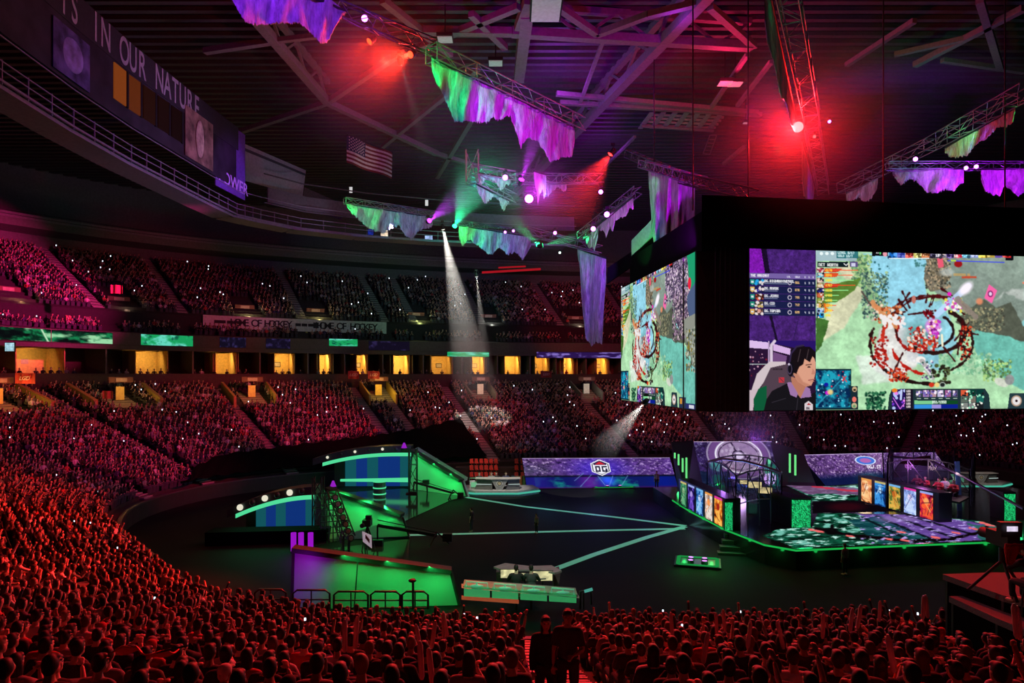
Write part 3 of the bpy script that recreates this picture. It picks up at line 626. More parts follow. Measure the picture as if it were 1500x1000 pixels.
    cv.dots(1300, 540, 1330, 560, 60, 1.8, [RD, OR], 15); cv.dots(1275, 495, 1300, 540, 80, 2, [RD, (.8, .2, .15), (.5, .08, .08)], 16); cv.dots(1330, 480, 1375, 515, 160, 2.2, [RD, OR, (.9, .85, .8), (.7, .1, .1)], 17); cv.dots(1405, 480, 1422, 528, 60, 2, [RD, OR, DK], 18)
    cv.dots(1352, 455, 1370, 468, 40, 1.8, [(.5, .05, .1), (.3, .03, .06)], 19); cv.dots(1282, 448, 1320, 475, 60, 2.4, [(.85, .5, .3), (.95, .85, .75), (.6, .25, .12)], 20); cv.line([(1278, 445), (1312, 480)], 7, (.85, .55, .35), .9, 6, 70); cv.line([(1262, 428), (1275, 448)], 2.5, (.35, .3, .28)); cv.dots(1290, 462, 1325, 480, 40, 3, [(.92, .9, .9)], 21)
    cv.ell((1366, 480), 11, 12, (.85, .5, .85), 1, .4); cv.dots(1358, 470, 1378, 495, 50, 2, [(1, .9, .95), (.75, .2, .75), (.9, .7, .5), (.5, .1, .5)], 22)
    cv.line([(1372, 462), (1396, 440), (1418, 420)], 9, (.75, .85, 1), .8); cv.ell((1414, 424), 12, 7, (1, .95, 1), .95, .7, -.8); cv.dots(1384, 438, 1408, 458, 60, 2.4, [(.9, .85, .3), (.8, .3, .7), (1, .95, .9), (.6, .75, .9)], 23); cv.ell((1390, 432), 3, 3, (.95, .1, .75))
    cv.line([(1402, 440), (1428, 465)], 9, (.55, .5, .46), .9, 4, 80); cv.ell((1338, 440), 3, 6, (.75, .45, .4)); cv.line([(1379, 492), (1380, 508)], 3, (.95, .92, .8)); cv.ell((1348, 528), 7, 5, (.95, .92, .9)); cv.line([(1350, 530), (1366, 555)], 7, (.7, .68, .68), 1, 4, 82); cv.dots(1350, 530, 1366, 556, 40, 1.6, [(.2, .35, .3), (.9, .9, .9), (.4, .3, .5)], 24)
    cv.dots(1366, 535, 1392, 565, 50, 2.6, [(.15, .13, .1), (.3, .35, .2)], 25); cv.ell((1364, 565), 4, 3.6, (.8, .2, .12)); cv.ell((1372, 565), 4, 3.6, (.9, .82, .5)); cv.ell((1380, 565), 4, 3.6, (.12, .14, .14)); cv.ell((1380, 565), 4, 3.6, (.7, .75, .7), 1, .15, 0, .3)
    T([(1448, 418), (1460, 427), (1452, 446), (1441, 438)], (.95, .4, .65)); cv.ell((1450, 432), 4, 5, (.5, .15, .4)); cv.ell((1450, 432), 2.4, 3, (.9, .8, .9)); cv.ell((1434, 443), 5, 5, (.9, .55, .4), .9, .6); T([(1372, 380), (1380, 378), (1382, 392), (1374, 394)], (.9, .35, .45)); cv.ell((1403, 388), 6, 5, (.6, .08, .1))
    cv.text(1396, 402, 'IIIIIIIII II', 3, (.9, .65, .3)); cv.rect(1408, 406, 1430, 409, (.75, .3, .2)); cv.line([(1498, 416), (1520, 420)], 3, (.9, .5, .4)); cv.ell((1386, 400), 10, 6, (.75, .78, .76), .7, .6)
    for _ in range(1): cv.a = (cv.a*2+np.roll(cv.a, 1, 0)+np.roll(cv.a, -1, 0)+np.roll(cv.a, 1, 1)+np.roll(cv.a, -1, 1))/6
    if side:
        cv.warp = None; T([(1445, 372), (1540, 366), (1530, 420), (1548, 470), (1520, 500), (1500, 470), (1478, 430), (1450, 400)], (.3, .26, .34), 1, (12, 16, 31)); cv.dots(1446, 370, 1545, 430, 900, 1.9, [(.72, .6, .74), (.5, .42, .56), (.2, .17, .26), (.86, .78, .84), (.35, .3, .4)], 13); cv.dots(1478, 420, 1545, 495, 600, 1.9, [(.62, .5, .6), (.4, .32, .42), (.16, .13, .18), (.8, .72, .74)], 14)
        T([(1535, 366), (1566, 366), (1566, 430), (1548, 425)], (.12, .6, .42), 1, (4, 10, 33)); T([(1535, 430), (1566, 410), (1566, 470), (1545, 470)], (.3, .36, .5), 1, (8, 12, 35)); cv.ell((1545, 412), 6, 9, (.9, .15, .25)); T([(1520, 465), (1566, 460), (1566, 540), (1550, 535), (1530, 500)], (.55, .56, .52), 1, (10, 12, 37)); cv.dots(1530, 480, 1565, 545, 140, 2.6, [(.3, .34, .3), (.7, .72, .66), (.45, .5, .42), (.5, .45, .2)], 15); cv.warp = wp
    # top bar of small portraits
    cv.rect(1277, 366, 1300, 376, (.04, .04, .06)); cv.rect(1480-8, 374, 1484, 383, (.05, .05, .08)); x = 1302
    cv.ell((1296, 373), 3, 4, (.9, .6, .65)); cv.text(1283, 369, '11', 3, (.9, .9, .9)); cv.ell((1289, 371), 1.2, 3, (.3, .8, .4))
    for i, q in enumerate([(.1, .4, .75), (.15, .2, .55), (.85, .25, .2), (.8, .75, .4), (.85, .5, .3), (.25, .22, .35), (.45, .42, .5), (.3, .2, .5), (.75, .15, .25), (.4, .7, .85), (.55, .6, .85), (.85, .7, .2), (.7, .6, .25), (.4, .3, .65), (.8, .15, .15)]):
        cv.rect(x, 367, x+11.4, 379, q); cv.dots(x, 369, x+11.4, 378, 10, 2.4, [tuple(min(1, k+.25) for k in q), tuple(k*.5 for k in q)], 30+i); x += 11.9
    cv.line([(1302, 379.6), (1360, 379.6)], 1.4, (.9, .95, .95)); cv.line([(1388, 383), (1470, 386)], 1.6, (.25, .3, .85)); cv.rect(1392, 382, 1400, 384, (.7, .85, .3)); cv.text(1370, 373, '13', 4, (1, 1, 1)); cv.text(1397, 374, '18', 4, (1, 1, 1)); cv.ell((1382, 372), 3, 2.5, (.95, .85, .8))
    # net worth list
    cv.rect(1195, 367, 1255, 383, (.62, .7, .78), .8); cv.rect(1225, 367, 1257, 379, (.15, .42, .45), .9)
    for k, t in enumerate(('LEVEL 8/17', 'GOLD 10/7')): cv.text(1227, 369+k*4.6, t, 3.4, (.85, .95, .95))
    for k in range(3): cv.ell((1203+k*8, 372), 2.4, 2.4, (.9, .95, .95))
    cv.rect(1197, 384, 1242, 392, (.06, .12, .14)); cv.text(1199, 386, 'NET WORTH', 4.4, (.92, .92, .9)); cv.line([(1236, 387), (1239, 389.5), (1242, 387)], 1.1, (1, 1, 1)); cv.rect(1245, 384, 1256, 392, (.36, .3, .5)); cv.rect(1247, 386, 1253, 391, (.8, .8, .9))
    cols = [(.8, .18, .12), (.85, .25, .1), (.25, .5, .2), (.8, .15, .12), (.3, .5, .2), (.3, .5, .2), (.35, .52, .22), (.88, .4, .1), (.88, .4, .1), (.3, .5, .2)]; ln = [48, 40, 42, 44, 34, 20, 18, 16, 12, 8]
    por = [(.7, .2, .3), (.5, .8, .9), (.9, .75, .7), (.8, .7, .5), (.15, .15, .5), (.8, .4, .25), (.6, .65, .3), (.85, .65, .3), (.6, .75, .95), (.1, .6, .9)]
    for i in range(10):
        y = 393+i*7.35; red = cols[i][0] > .6
        if red: cv.poly([(1207, y), (1207+ln[i]*.55, y+1), (1207+ln[i]*.45, y+6), (1207, y+7)], cols[i], .9, (3, 30, 90+i))
        cv.line([(1208, y+3.6), (1208+ln[i], y+3.6)], 1.1, (.95, .3, .15) if red else (.6, .95, .6)); cv.text(1209, y+1.7, '%d' % (2178-i*137), 3.4, (1, .85, .25)); cv.rect(1196, y, 1206.5, y+7, tuple(k*.6 for k in por[i])); cv.ell((1201, y+3.6), 4, 3.2, por[i], 1, .5); cv.dots(1197, y, 1206, y+7, 6, 1.4, [(.9, .85, .8), (.1, .1, .15)], 99+i)
    # minimap
    cv.rect(1193, 541, 1246.5, 601, (.06, .18, .22)); cv.rect(1195, 543.5, 1243, 598, (.08, .36, .48)); n = fbm(cv.w, cv.h, 60, 34, 77); ms = ((cv.X > 1195) & (cv.X < 1243) & (cv.Y > 543.5) & (cv.Y < 598)).astype(float)
    cv.mix(ms*np.clip((n-.48)*8, 0, 1), (.12, .62, .72)); cv.mix(ms*np.clip((.44-n)*8, 0, 1), (.03, .14, .3)); cv.line([(1197, 594), (1240, 548)], 2, (.2, .7, .8), .6)
    cv.dots(1197, 545, 1242, 597, 26, 1.1, [(.9, .95, 1), (.9, .2, .3), (.6, .9, 1)], 50); cv.ell((1210, 564), 3, 3, (.08, .1, .6)); cv.ell((1212, 576), 3.4, 3, (.75, .1, .8)); cv.ell((1216, 575), 4, 4, (.95, .8, .5), .9, .7); cv.line([(1234, 552), (1240, 560)], 1.2, (.9, .2, .2)); cv.line([(1239, 552), (1234, 558)], 1.2, (.9, .2, .2))
    cv.poly([(1246.5, 566), (1256, 566), (1257, 601), (1246.5, 601)], (.1, .17, .2)); cv.ell((1251.5, 571), 3.4, 4, (.75, .65, .5)); cv.ell((1251.5, 572), 2, 1.6, (.15, .08, .05)); cv.ell((1251, 586), 3, 4, (.9, .45, .4)); cv.ell((1251, 595), 3.8, 4, (.75, .7, .55)); cv.ell((1251, 596), 2, 2.2, (.4, .6, .4))
    # control panel
    cv.poly([(1306, 571), (1442, 571), (1448, 580), (1450, 601), (1300, 601), (1302, 580)], (.12, .2, .22)); cv.rect(1306, 571, 1325, 601, (.14, .07, .35)); cv.dots(1306, 572, 1325, 600, 30, 2.2, [(.45, .2, .8), (.1, .05, .25), (.9, .5, .9), (.7, .75, .95)], 52); cv.line([(1320, 573), (1319, 586)], 3, (.75, .8, .95)); cv.line([(1308, 584), (1318, 600), (1326, 590)], 1.2, (.85, .45, .9)); cv.ell((1310, 573), 4, 3, (.9, .5, .15)); cv.rect(1325, 571, 1337, 601, (.1, .08, .14))
    for k in range(6): cv.text(1327, 572.5+k*4.6, '120', 3, (.95, .9, .9))
    for k, q in enumerate([(.3, .32, .36), (.6, .45, .65), (.7, .55, .6), (.75, .72, .85), (.6, .35, .55), (.3, .3, .4)]): cv.rect(1341+k*10.6, 573, 1349.5+k*10.6, 583, q); cv.dots(1342+k*10.6, 574, 1349+k*10.6, 582, 8, 1.8, [(.95, .9, .95), (.25, .12, .3), (.45, .4, .7)], 60+k); cv.line([(1343+k*10.6, 585), (1348+k*10.6, 585)], 1, (.75, .85, .75))
    cv.rect(1338, 588, 1402, 593, (.06, .28, .14)); cv.rect(1339, 588, 1366, 593, (.48, .78, .55)); cv.text(1365, 588.5, '351/1950', 3.8, (.95, 1, .95)); cv.rect(1338, 594, 1402, 599.5, (.05, .12, .55)); cv.rect(1339, 594, 1378, 599.5, (.2, .55, .85)); cv.rect(1364, 594, 1378, 599.5, (.6, .55, .85))
    for i in range(3):
        for j in range(3): cv.rect(1407+i*11.3, 572.5+j*9.7, 1417.3+i*11.3, 581+j*9.7, [(.85, .35, .22), (.04, .25, .2), (.04, .22, .2), (.35, .4, .36), (.45, .42, .38), (.1, .4, .36), (.5, .52, .5), (.5, .5, .5), (.1, .12, .14)][j*3+i])
    cv.dots(1407, 573, 1440, 600, 46, 1.5, [(.95, .95, .9), (.1, .1, .12), (.6, .9, .75)], 66)
    cv.poly([(1478, 578), (1500, 578), (1503, 601), (1475, 601)], (.14, .22, .25)); cv.ell((1488, 589), 8, 8.4, (.72, .6, .52)); cv.ell((1488, 589), 6, 6.4, (.88, .86, .86)); cv.ell((1488, 589), 2, 2, (.2, .1, .12)); cv.rect(1508, 584, 1534, 601, (.15, .2, .3)); cv.rect(1512, 586, 1520, 594, (.8, .55, .2)); cv.rect(1534, 592, 1606, 601, (.16, .18, .4)); cv.text(1570, 593.5, 'PRO', 6, (.8, .78, .95)); cv.rect(1545, 594, 1562, 599, (.8, .8, .85))
    cv.a = np.clip(cv.a*1.03, 0, 1); return cv
def side_canvas():
    cv = Canvas(144, 330, 1097, 365, 1195, 602, (.26, .13, .42)); T = cv.poly
    n = fbm(144, 330, 16, 44, 5, 5); cv.a *= (.72+n*.65)[..., None]; T([(1097, 365), (1114, 365), (1120, 402), (1097, 402)], (.5, .1, .68)); T([(1114, 365), (1122, 365), (1127, 402), (1120, 402)], (.1, .05, .16))
    cv.line([(1128, 462), (1137, 500)], 4, (.1, .06, .16), 1, 3); cv.line([(1168, 470), (1160, 505)], 1, (.16, .1, .28)); cv.tex(.3, 50, 100, 8)
    cv.rect(1097, 401, 1195, 408, (.46, .38, .64)); cv.text(1099, 402.6, 'THE RADIANT', 3.6, (1, 1, 1))
    for x, t in ((1152, 'LVL'), (1164, 'GOLD'), (1178, 'K'), (1184, 'D'), (1190, 'A')): cv.text(x, 404, t, 2.6, (.9, .9, .95))
    nm = [('OG.BIGDADDYN0TAIL', (.15, .65, .9), (.15, .6, .55)), ('OG.ANA3K', (.2, .15, .6), (.85, .7, .4)), ('OG.JERAX', (.85, .35, .25), (.15, .55, .5)), ('OG.CEB', (.8, .7, .45), (.15, .55, .45)), ('OG.TOPSON', (.85, .6, .55), (.85, .65, .35))]
    for i, (t, p_, b) in enumerate(nm):
        y = 409+i*10.9; cv.rect(1097, y, 1195, y+10.2, (.1, .12, .28)); cv.poly([(1098.5, y+1), (1104.5, y+1), (1104.5, y+7), (1101.5, y+9), (1098.5, y+7)], b); cv.rect(1100, y+3.5, 1103, y+6, (.85, .9, .9)); cv.rect(1106, y+1, 1117, y+8.5, tuple(k*.6 for k in p_)); cv.dots(1106, y+1, 1117, y+8, 16, 2, [p_, (.9, .85, .85), tuple(k*.3 for k in p_)], i)
        cv.text(1119, y+1.2, t, 3.8, (1, 1, 1)); cv.line([(1119, y+6.8), (1119+len(t)*1.6+6, y+6.8)], .9, (.55, .58, .72)); cv.ell((1156, y+5), 2.6, 2.8, (.75, .72, .8), 1, .15, 0, .4)
        cv.text(1164, y+3, '%d' % (961-i*83), 3.2, (1, .8, .5))
        for k, x in enumerate((1178, 1184, 1190)): cv.text(x, y+3.4, '%d' % ((i*3+k*2+1) % 9), 3, (.9, .9, .95))
    # seated player inset
    cv.rect(1096, 499, 1196, 603, (.16, .08, .2)); T([(1096, 499), (1196, 499), (1196, 516), (1150, 507), (1120, 502), (1096, 500)], (.16, .08, .4))
    T([(1096, 499), (1124, 502), (1128, 512), (1096, 510)], (.86, .74, .92)); T([(1132, 504), (1160, 512), (1156, 520), (1132, 514)], (.85, .7, .9)); T([(1132, 516), (1152, 522), (1150, 534), (1130, 530)], (.45, .3, .5)); cv.rect(1124, 500, 1126.5, 536, (.7, .6, .75)); cv.line([(1134, 500), (1129, 506), (1129, 530)], 4, (.85, .78, .86))
    cv.dots(1096, 515, 1124, 560, 40, 1.3, [(.5, .1, .2), (.2, .1, .16), (.8, .6, .7), (.35, .1, .15)], 31); cv.line([(1096, 534), (1124, 534)], 1.2, (.7, .75, .75))
    T([(1126, 538), (1150, 532), (1162, 540), (1162, 602), (1110, 602), (1112, 575), (1118, 556)], (.32, .25, .3)); T([(1126, 530), (1150, 530), (1150, 534), (1128, 539), (1118, 560), (1108, 574), (1099, 576), (1108, 548)], (.82, .76, .78)); T([(1096, 572), (1112, 570), (1104, 590), (1102, 602), (1095, 602)], (.8, .72, .76)); T([(1110, 570), (1122, 565), (1122, 602), (1104, 602), (1103, 585)], (.06, .35, .22)); cv.rect(1140, 553, 1148, 561, (.75, .2, .25)); cv.line([(1141, 554), (1147, 560)], 1, (.3, .2, .25)); cv.text(1131, 540, 'SECRETLAB', 2.4, (.15, .12, .14))
    SK, SH = (.86, .62, .52), (.72, .47, .38)
    T([(1158, 552), (1180, 560), (1182, 580), (1172, 586), (1160, 574)], SH); T([(1163, 520), (1190, 518), (1194, 530), (1194.5, 545), (1192, 556), (1188, 565), (1180, 567), (1168, 560), (1161, 548)], SK); T([(1163, 540), (1176, 560), (1188, 565), (1180, 567), (1168, 561), (1161, 548)], SH, .7, None, 3)
    T([(1157, 512), (1170, 507), (1186, 508), (1195, 516), (1195, 528), (1190, 522), (1186, 531), (1178, 526), (1176, 534), (1170, 538), (1166, 548), (1160, 546), (1157, 530)], (.09, .06, .08)); cv.line([(1172, 512), (1168, 530)], 1, (.3, .24, .26)); cv.line([(1184, 512), (1181, 526)], 1, (.3, .24, .26))
    cv.line([(1180, 535), (1188, 534)], 1.2, (.2, .12, .12)); cv.ell((1184.5, 538), 2.6, 1.1, (.12, .07, .07)); T([(1190, 540), (1194.5, 546), (1193, 549), (1188, 549)], (.78, .52, .44)); cv.line([(1184, 557.5), (1193, 556)], 1.5, (.62, .33, .32)); cv.line([(1186, 560), (1192, 559)], 1, (.75, .5, .42))
    cv.ell((1157.5, 541), 5, 11, (.07, .06, .09)); cv.ell((1156, 541), 3, 7, (.3, .25, .36), 1, .2, 0, .3); cv.line([(1156, 530), (1158, 518), (1166, 508), (1176, 506)], 2.6, (.2, .15, .28)); cv.ell((1155, 534), 1.6, 1.6, (.8, .75, .85))
    T([(1118, 602), (1122, 585), (1130, 573), (1152, 562), (1162, 570), (1172, 584), (1184, 580), (1196, 574), (1196, 602)], (.09, .08, .1)); T([(1152, 561), (1158, 560), (1168, 577), (1166, 583), (1157, 579)], (.62, .46, .66)); T([(1180, 567), (1186, 570), (1188, 582), (1178, 583), (1172, 584)], (.62, .46, .66)); cv.line([(1168, 584), (1166, 602)], .8, (.22, .2, .24)); cv.line([(1130, 590), (1150, 584)], 1, (.2, .18, .22))
    T([(1178, 592), (1184, 588), (1190, 593), (1190, 602), (1178, 602)], (.85, .8, .82)); T([(1181, 594), (1184, 591), (1188, 594)], (.7, .12, .15)); cv.text(1180.6, 597, 'OG', 3.6, (.2, .15, .2))
    return cv
GAME = game_canvas(); GAME2 = game_canvas(True); SIDE = side_canvas()
HS = mat('screen_cabinet', (.01, .01, .011), .7)
def truss(mb, a, b, w=.5, r=.04, mi=0):
    a, b = Vector(a), Vector(b); d = (b-a).normalized(); up = V(0, 0, 1) if abs(d.z) < .9 else V(0, 1, 0); s_ = d.cross(up).normalized()*w/2; u = s_.cross(d).normalized()*w/2
    cs = [s_+u, s_-u, -s_-u, -s_+u]
    for c in cs: mb.tube([a+c, b+c], r, 5, mi, False)
    n = max(1, int((b-a).length/(w*1.6)))
    for i in range(n):
        p, q = a.lerp(b, i/n), a.lerp(b, (i+1)/n)
        for k in range(4):
            c, e = cs[k], cs[(k+1) % 4]
            if i % 2: c, e = e, c
            mb.tube([p+c, q+e], r*.6, 4, mi, False)
        if i % 2 == 0:
            for k in range(4): mb.tube([p+cs[k], p+cs[(k+1) % 4]], r*.6, 4, mi, False)
    return mb
mt_ = thing('hanging_screen', 'big front screen with a game map, score table and a player in headphones', 'screen', P(1097, 602, 42))
a, b = P(1098, 364, 42), P(1097, 602, 42); mb_, me_ = P(1195, 367, 42.66), P(1195, 602, 42.66)
dirv = (P(1500, 490, 44.8)-P(1097, 490, 42)); dirv.z = 0; dirv.normalize()
end = V(mb_.x, mb_.y, 0)+dirv*18.2
zt, zb = 18.82, 8.85
def col(p, z): return V(p.x, p.y, z)
led('score_display', col(a, zt), col(mb_, zt), col(mb_, zb), col(a, zb), SIDE, mt_, 'violet display with a score table and a player portrait')
led('game_display', col(mb_, zt), col(end, zt), col(end, zb), col(mb_, zb), GAME, mt_, 'display showing the game map')
bk = V(-dirv.y, dirv.x, 0)
mm = MB(); mm.prism([col(a, zb-.05)+bk*.08, col(end, zb-.05)+bk*.08, col(end, zt+.05)+bk*.08, col(a, zt+.05)+bk*.08], bk*.7); mm.build('cabinet', HS, mt_)
mm = MB(); mm.prism([col(a, zt+.1)-dirv*3.1, col(end, zt+.1)+dirv*2, col(end, 22)+dirv*2, col(a, 22)-dirv*3.1], V(.85, 3, 0)); mm.build('masking_drape', DRAPE, mt_)
st_ = thing('hanging_screen', 'side screen seen at a sharp angle, its top edge rising to the right', 'screen', P(1018, 600, 43.1))
p0, p1 = P(910, 583, 61.3), P(1018, 600, 43.1)
led('game_display', col(p0, zt), col(p1, zt), col(p1, zb), col(p0, zb), GAME2, st_)
sd = (p1-p0); sd.z = 0; sd.normalize(); sb_ = V(-sd.y, sd.x, 0); sb_ = sb_ if sb_.x > 0 else -sb_
MB().prism([col(p0, zb-.05)+sb_*.08, col(p1, zb-.05)+sb_*.08, col(p1, zt+.05)+sb_*.08, col(p0, zt+.05)+sb_*.08], sb_*.7).build('cabinet', HS, st_)
pz = P(888, 390, 64); mm = MB(); mm.prism([col(p0, zt+.1)+sb_*.8, col(p1, zt+.1)+sb_*.8, col(p1, 21.6)+sb_*.8, col(p0, 21.6)+sb_*.8], sb_*2.4); mm.build('masking_drape', DRAPE, st_)
c_ = tag(MB().prism([col(p1, zb-.1)+sb_*.1, col(a, zb-.1)-dirv*.05, col(a, zt)-dirv*.05+bk*.4, col(p1, zt)+sb_*.1], bk*2.2).build('speaker_column', mat('black_column', (.014, .013, .014), .5, var=.6, scale=3)), 'tall black column closing the corner between the two big screens', 'column')
m_ = MB()
for i in range(7):
    q = a-dirv*(.3+i*.32); m_.tube([V(q.x, q.y-.02, zb), V(q.x, q.y-.02, zt)], .03, 5)
m_.build('hanging_cables', STEEL, c_); 
gp = thing('scenic_fin', 'black fin with a green lit face reaching from the side screen to the left', 'stage panel', P(925, 360, 60))
MB().prism([P(890, 392, 64), P(960, 345, 58), P(960, 366, 58), P(889, 415, 64)], (.1, .6, 0)).build('body', DRAPE, gp)
MB().prism([P(925, 352, 59), P(960, 316, 56), P(960, 343, 56), P(925, 374, 59)], (.05, .3, 0)).build('face', mat('fin_face', (.3, .35, .3), .7), gp)
lamp('SPOT', P(905, 395, 54), (.02, 1, .15), 1400, P(945, 345, 57), .2, 60, .5)
# top rigging of the screens
RIG = mat('rig_steel', (.16, .16, .17), .5, .6)
for p, q, l in [((1000, 262, 47), (1105, 285, 43), 'short black truss over the corner of the two screens'), ((920, 225, 70), (1030, 272, 52), 'dim truss descending to the top of the tall violet drop')]:
    tag(truss(MB(), P(*p), P(*q), .7, .05).build('lighting_truss', RIG), l, 'truss')
# camera rigs / hoist cables
hc = MB()
for px, py, d in ((1100, 290, 43), (1300, 290, 44), (1480, 295, 45), (960, 260, 56), (1018, 260, 45)): q = P(px, py, d); hc.tube([V(q.x, q.y+.5, 22), V(q.x, q.y+.5, 40)], .05, 5)
tag(hc.build('hoist_cables', STEEL), 'thin steel hoist cables holding up the black screen box', 'cable', kind='stuff')

# ------------------------------------------------------------------ scenic drops, trusses and moving lights
DROP = bpy.data.materials.new('scenic_scrim'); DROP.use_nodes = True
nt = DROP.node_tree; b_ = nt.nodes['Principled BSDF']; tc = nt.nodes.new('ShaderNodeTexCoord'); mp = nt.nodes.new('ShaderNodeMapping'); mp.inputs['Scale'].default_value = (2.2, 2.2, .5)
n1 = nt.nodes.new('ShaderNodeTexNoise'); n1.inputs['Scale'].default_value = 1.6; n1.inputs['Detail'].default_value = 8; n1.inputs['Roughness'].default_value = .7
nt.links.new(tc.outputs['Object'], mp.inputs[0]); nt.links.new(mp.outputs[0], n1.inputs['Vector'])
rp = nt.nodes.new('ShaderNodeValToRGB'); rp.color_ramp.elements[0].position = .35; rp.color_ramp.elements[0].color = (.3, .3, .32, 1); rp.color_ramp.elements[1].position = .66; rp.color_ramp.elements[1].color = (.9, .9, .9, 1)
nt.links.new(n1.outputs['Fac'], rp.inputs[0]); nt.links.new(rp.outputs[0], b_.inputs['Base Color']); b_.inputs['Roughness'].default_value = .45
bp = nt.nodes.new('ShaderNodeBump'); bp.inputs['Strength'].default_value = .9; bp.inputs['Distance'].default_value = .35; nt.links.new(n1.outputs['Fac'], bp.inputs['Height']); nt.links.new(bp.outputs[0], b_.inputs['Normal'])
def drop(name, label, top, bot, dA, dB, lights, seed=1, fold=.25, leftedge=None):
    """cloth hung from a truss line; top/bot: outline points (px, py) left to right; dA, dB distance of the two ends"""
    r = random.Random(seed); x0, x1 = top[0][0], top[-1][0]; n = max(30, int(abs(x1-x0)/1.2)); n = min(n, 180)
    tx, ty = zip(*top); bx, by = zip(*bot); K = 16; vs = []; ph = [r.uniform(0, 6) for _ in range(3)]
    a, b_e = P(x0, top[0][1], dA), P(x1, top[-1][1], dB)
    for i in range(n+1):
        x = x0+(x1-x0)*i/n; f = (x-x0)/(x1-x0); d = 1/((1-f)/dA+f/dB)
        yt, yb = float(np.interp(x, tx, ty)), float(np.interp(x, bx, by))+ (r.uniform(-1.5, 2.5) if 0 < i < n else 0)
        L = f*(b_e-a).length
        for j in range(K+1):
            v = j/K; y = yt+(yb-yt)*v; w_ = fold*(math.sin(L*2.3+ph[0]+.8*math.sin(v*5+L))+.5*math.sin(L*5.1+ph[1]+v*3))*min(1, .3+v)
            vs.append(P(x, y, d+w_) if abs(x1-x0) > 60 else P(x, y, d+w_))
    fs = [(i*(K+1)+j, (i+1)*(K+1)+j, (i+1)*(K+1)+j+1, i*(K+1)+j+1) for i in range(n) for j in range(K)]
    vv = [V(*q)+V(0, .09, 0) for q in vs]; N = len(vs); fb = [tuple(N+k for k in reversed(f)) for f in fs]
    m_ = MB(); m_.add(vs+vv, fs+fb, 0, True)
    for i in range(n): j = K; m_.add([vs[i*(K+1)+j], vs[(i+1)*(K+1)+j], vv[(i+1)*(K+1)+j], vv[i*(K+1)+j]], [(0, 1, 2, 3)], 0)
    c = (a+b_e)/2; t = thing(name, label, 'scenic drop', c); m_.build('cloth', DROP, t); MB().beam(a, b_e, .14).build('top_bar', STEEL, t)
    for (px, py, dd, ox, oy, oz, colr, e, ang) in lights:
        q = P(px, py, dd); k_ = .9; lamp('SPOT', q+V(ox, oy, oz), colr, e*k_, q, .15, min(ang, 46) if colr[1] > .25 else ang, .8)
    return t
G1, PU, BL, TE = (.02, 1, .16), (.5, .004, .9), (.04, .1, 1), (.02, .7, .6)
drop('scenic_drop', 'violet scenic drop cut by the top edge left of the red spotlights', [(330, -60), (430, -45), (507, 17)], [(330, -20), (345, 8), (358, 30), (375, 35), (410, 32), (440, 33), (452, 44), (470, 63), (480, 60), (492, 36), (503, 20), (507, 18)], 34, 40,
     [(440, 10, 37, 5, -7, 4, (.22, .03, 1), 3800, 70), (380, 10, 35, 2, -7, 4, (.32, .02, 1), 2600, 60)], 3)
drop('scenic_drop', 'largest central scenic drop, green at its left end and violet along the rest', [(632, 84), (700, 119), (770, 152), (842, 186)],
     [(632, 98), (637, 116), (646, 132), (655, 152), (665, 176), (690, 177), (712, 179), (722, 170), (729, 175), (747, 168), (752, 182), (757, 195), (763, 218), (766, 208), (775, 200), (788, 206), (797, 220), (806, 236), (812, 234), (825, 229), (838, 228), (842, 205)], 36.6, 46.8,
     [(642, 108, 37, -1.5, -5, 0, G1, 3300, 46), (662, 125, 38, -1.5, -5, 0, G1, 700, 30), (725, 165, 41, 2, -7, -4, PU, 5200, 44), (790, 190, 44, 0, -9, -5, PU, 4600, 54), (820, 210, 45.5, 1, -9, -5, PU, 3000, 50), (672, 152, 40, 0, -6, -5, BL, 900, 40)], 5)
drop('scenic_drop', 'tall violet scenic drop with cyan streaks hanging behind the side screen', [(950, 248), (975, 256), (1018, 272)], [(950, 260), (953, 300), (956, 340), (962, 392), (985, 392), (1010, 392), (1018, 392)], 57, 47.5,
     [(985, 310, 52, -1, -8, -5, PU, 6500, 70), (955, 280, 56, -3, -5, 2, G1, 700, 26), (962, 330, 55, -3, -6, -3, (.02, .4, .8), 700, 30), (1005, 340, 49, 2, -7, 0, PU, 1800, 60)], 7, .5)
drop('scenic_drop', 'long dim violet scenic drop hanging in front of the far stand', [(846, 364), (888, 378)], [(846, 372), (850, 395), (852, 440), (858, 495), (866, 506), (874, 500), (882, 505), (886, 430), (888, 410)], 70, 66,
     [(866, 430, 68, 0, -8, 3, (.3, .05, 1), 2500, 70), (852, 385, 69, -3, -5, 3, TE, 500, 50)], 9)
drop('scenic_drop', 'green to blue scenic drop over the left upper gallery', [(508, 298), (570, 308), (634, 318)], [(508, 302), (515, 312), (525, 320), (536, 332), (548, 336), (560, 341), (572, 334), (584, 330), (594, 345), (603, 350), (612, 338), (625, 334), (634, 330)], 67, 73,
     [(518, 304, 67.5, -1.5, -3, .4, G1, 1300, 80), (552, 318, 69, -1, -7, -2, (.02, .7, .4), 1300, 46), (600, 330, 71, 2, -8, -2, (.05, .12, .8), 1100, 50)], 11)
drop('scenic_drop', 'green to blue scenic drop right of the white light beam', [(672, 330), (720, 337), (778, 347)], [(672, 345), (677, 362), (686, 350), (700, 358), (712, 369), (722, 372), (730, 362), (744, 372), (756, 368), (766, 380), (772, 370), (778, 360)], 77, 83,
     [(684, 340, 77.5, -1.5, -4, .4, G1, 2200, 80), (722, 355, 80, -1, -8, -2, (.02, .4, .8), 1900, 50), (765, 360, 82, 2, -8, -2, (.3, .08, .9), 1200, 60)], 13)
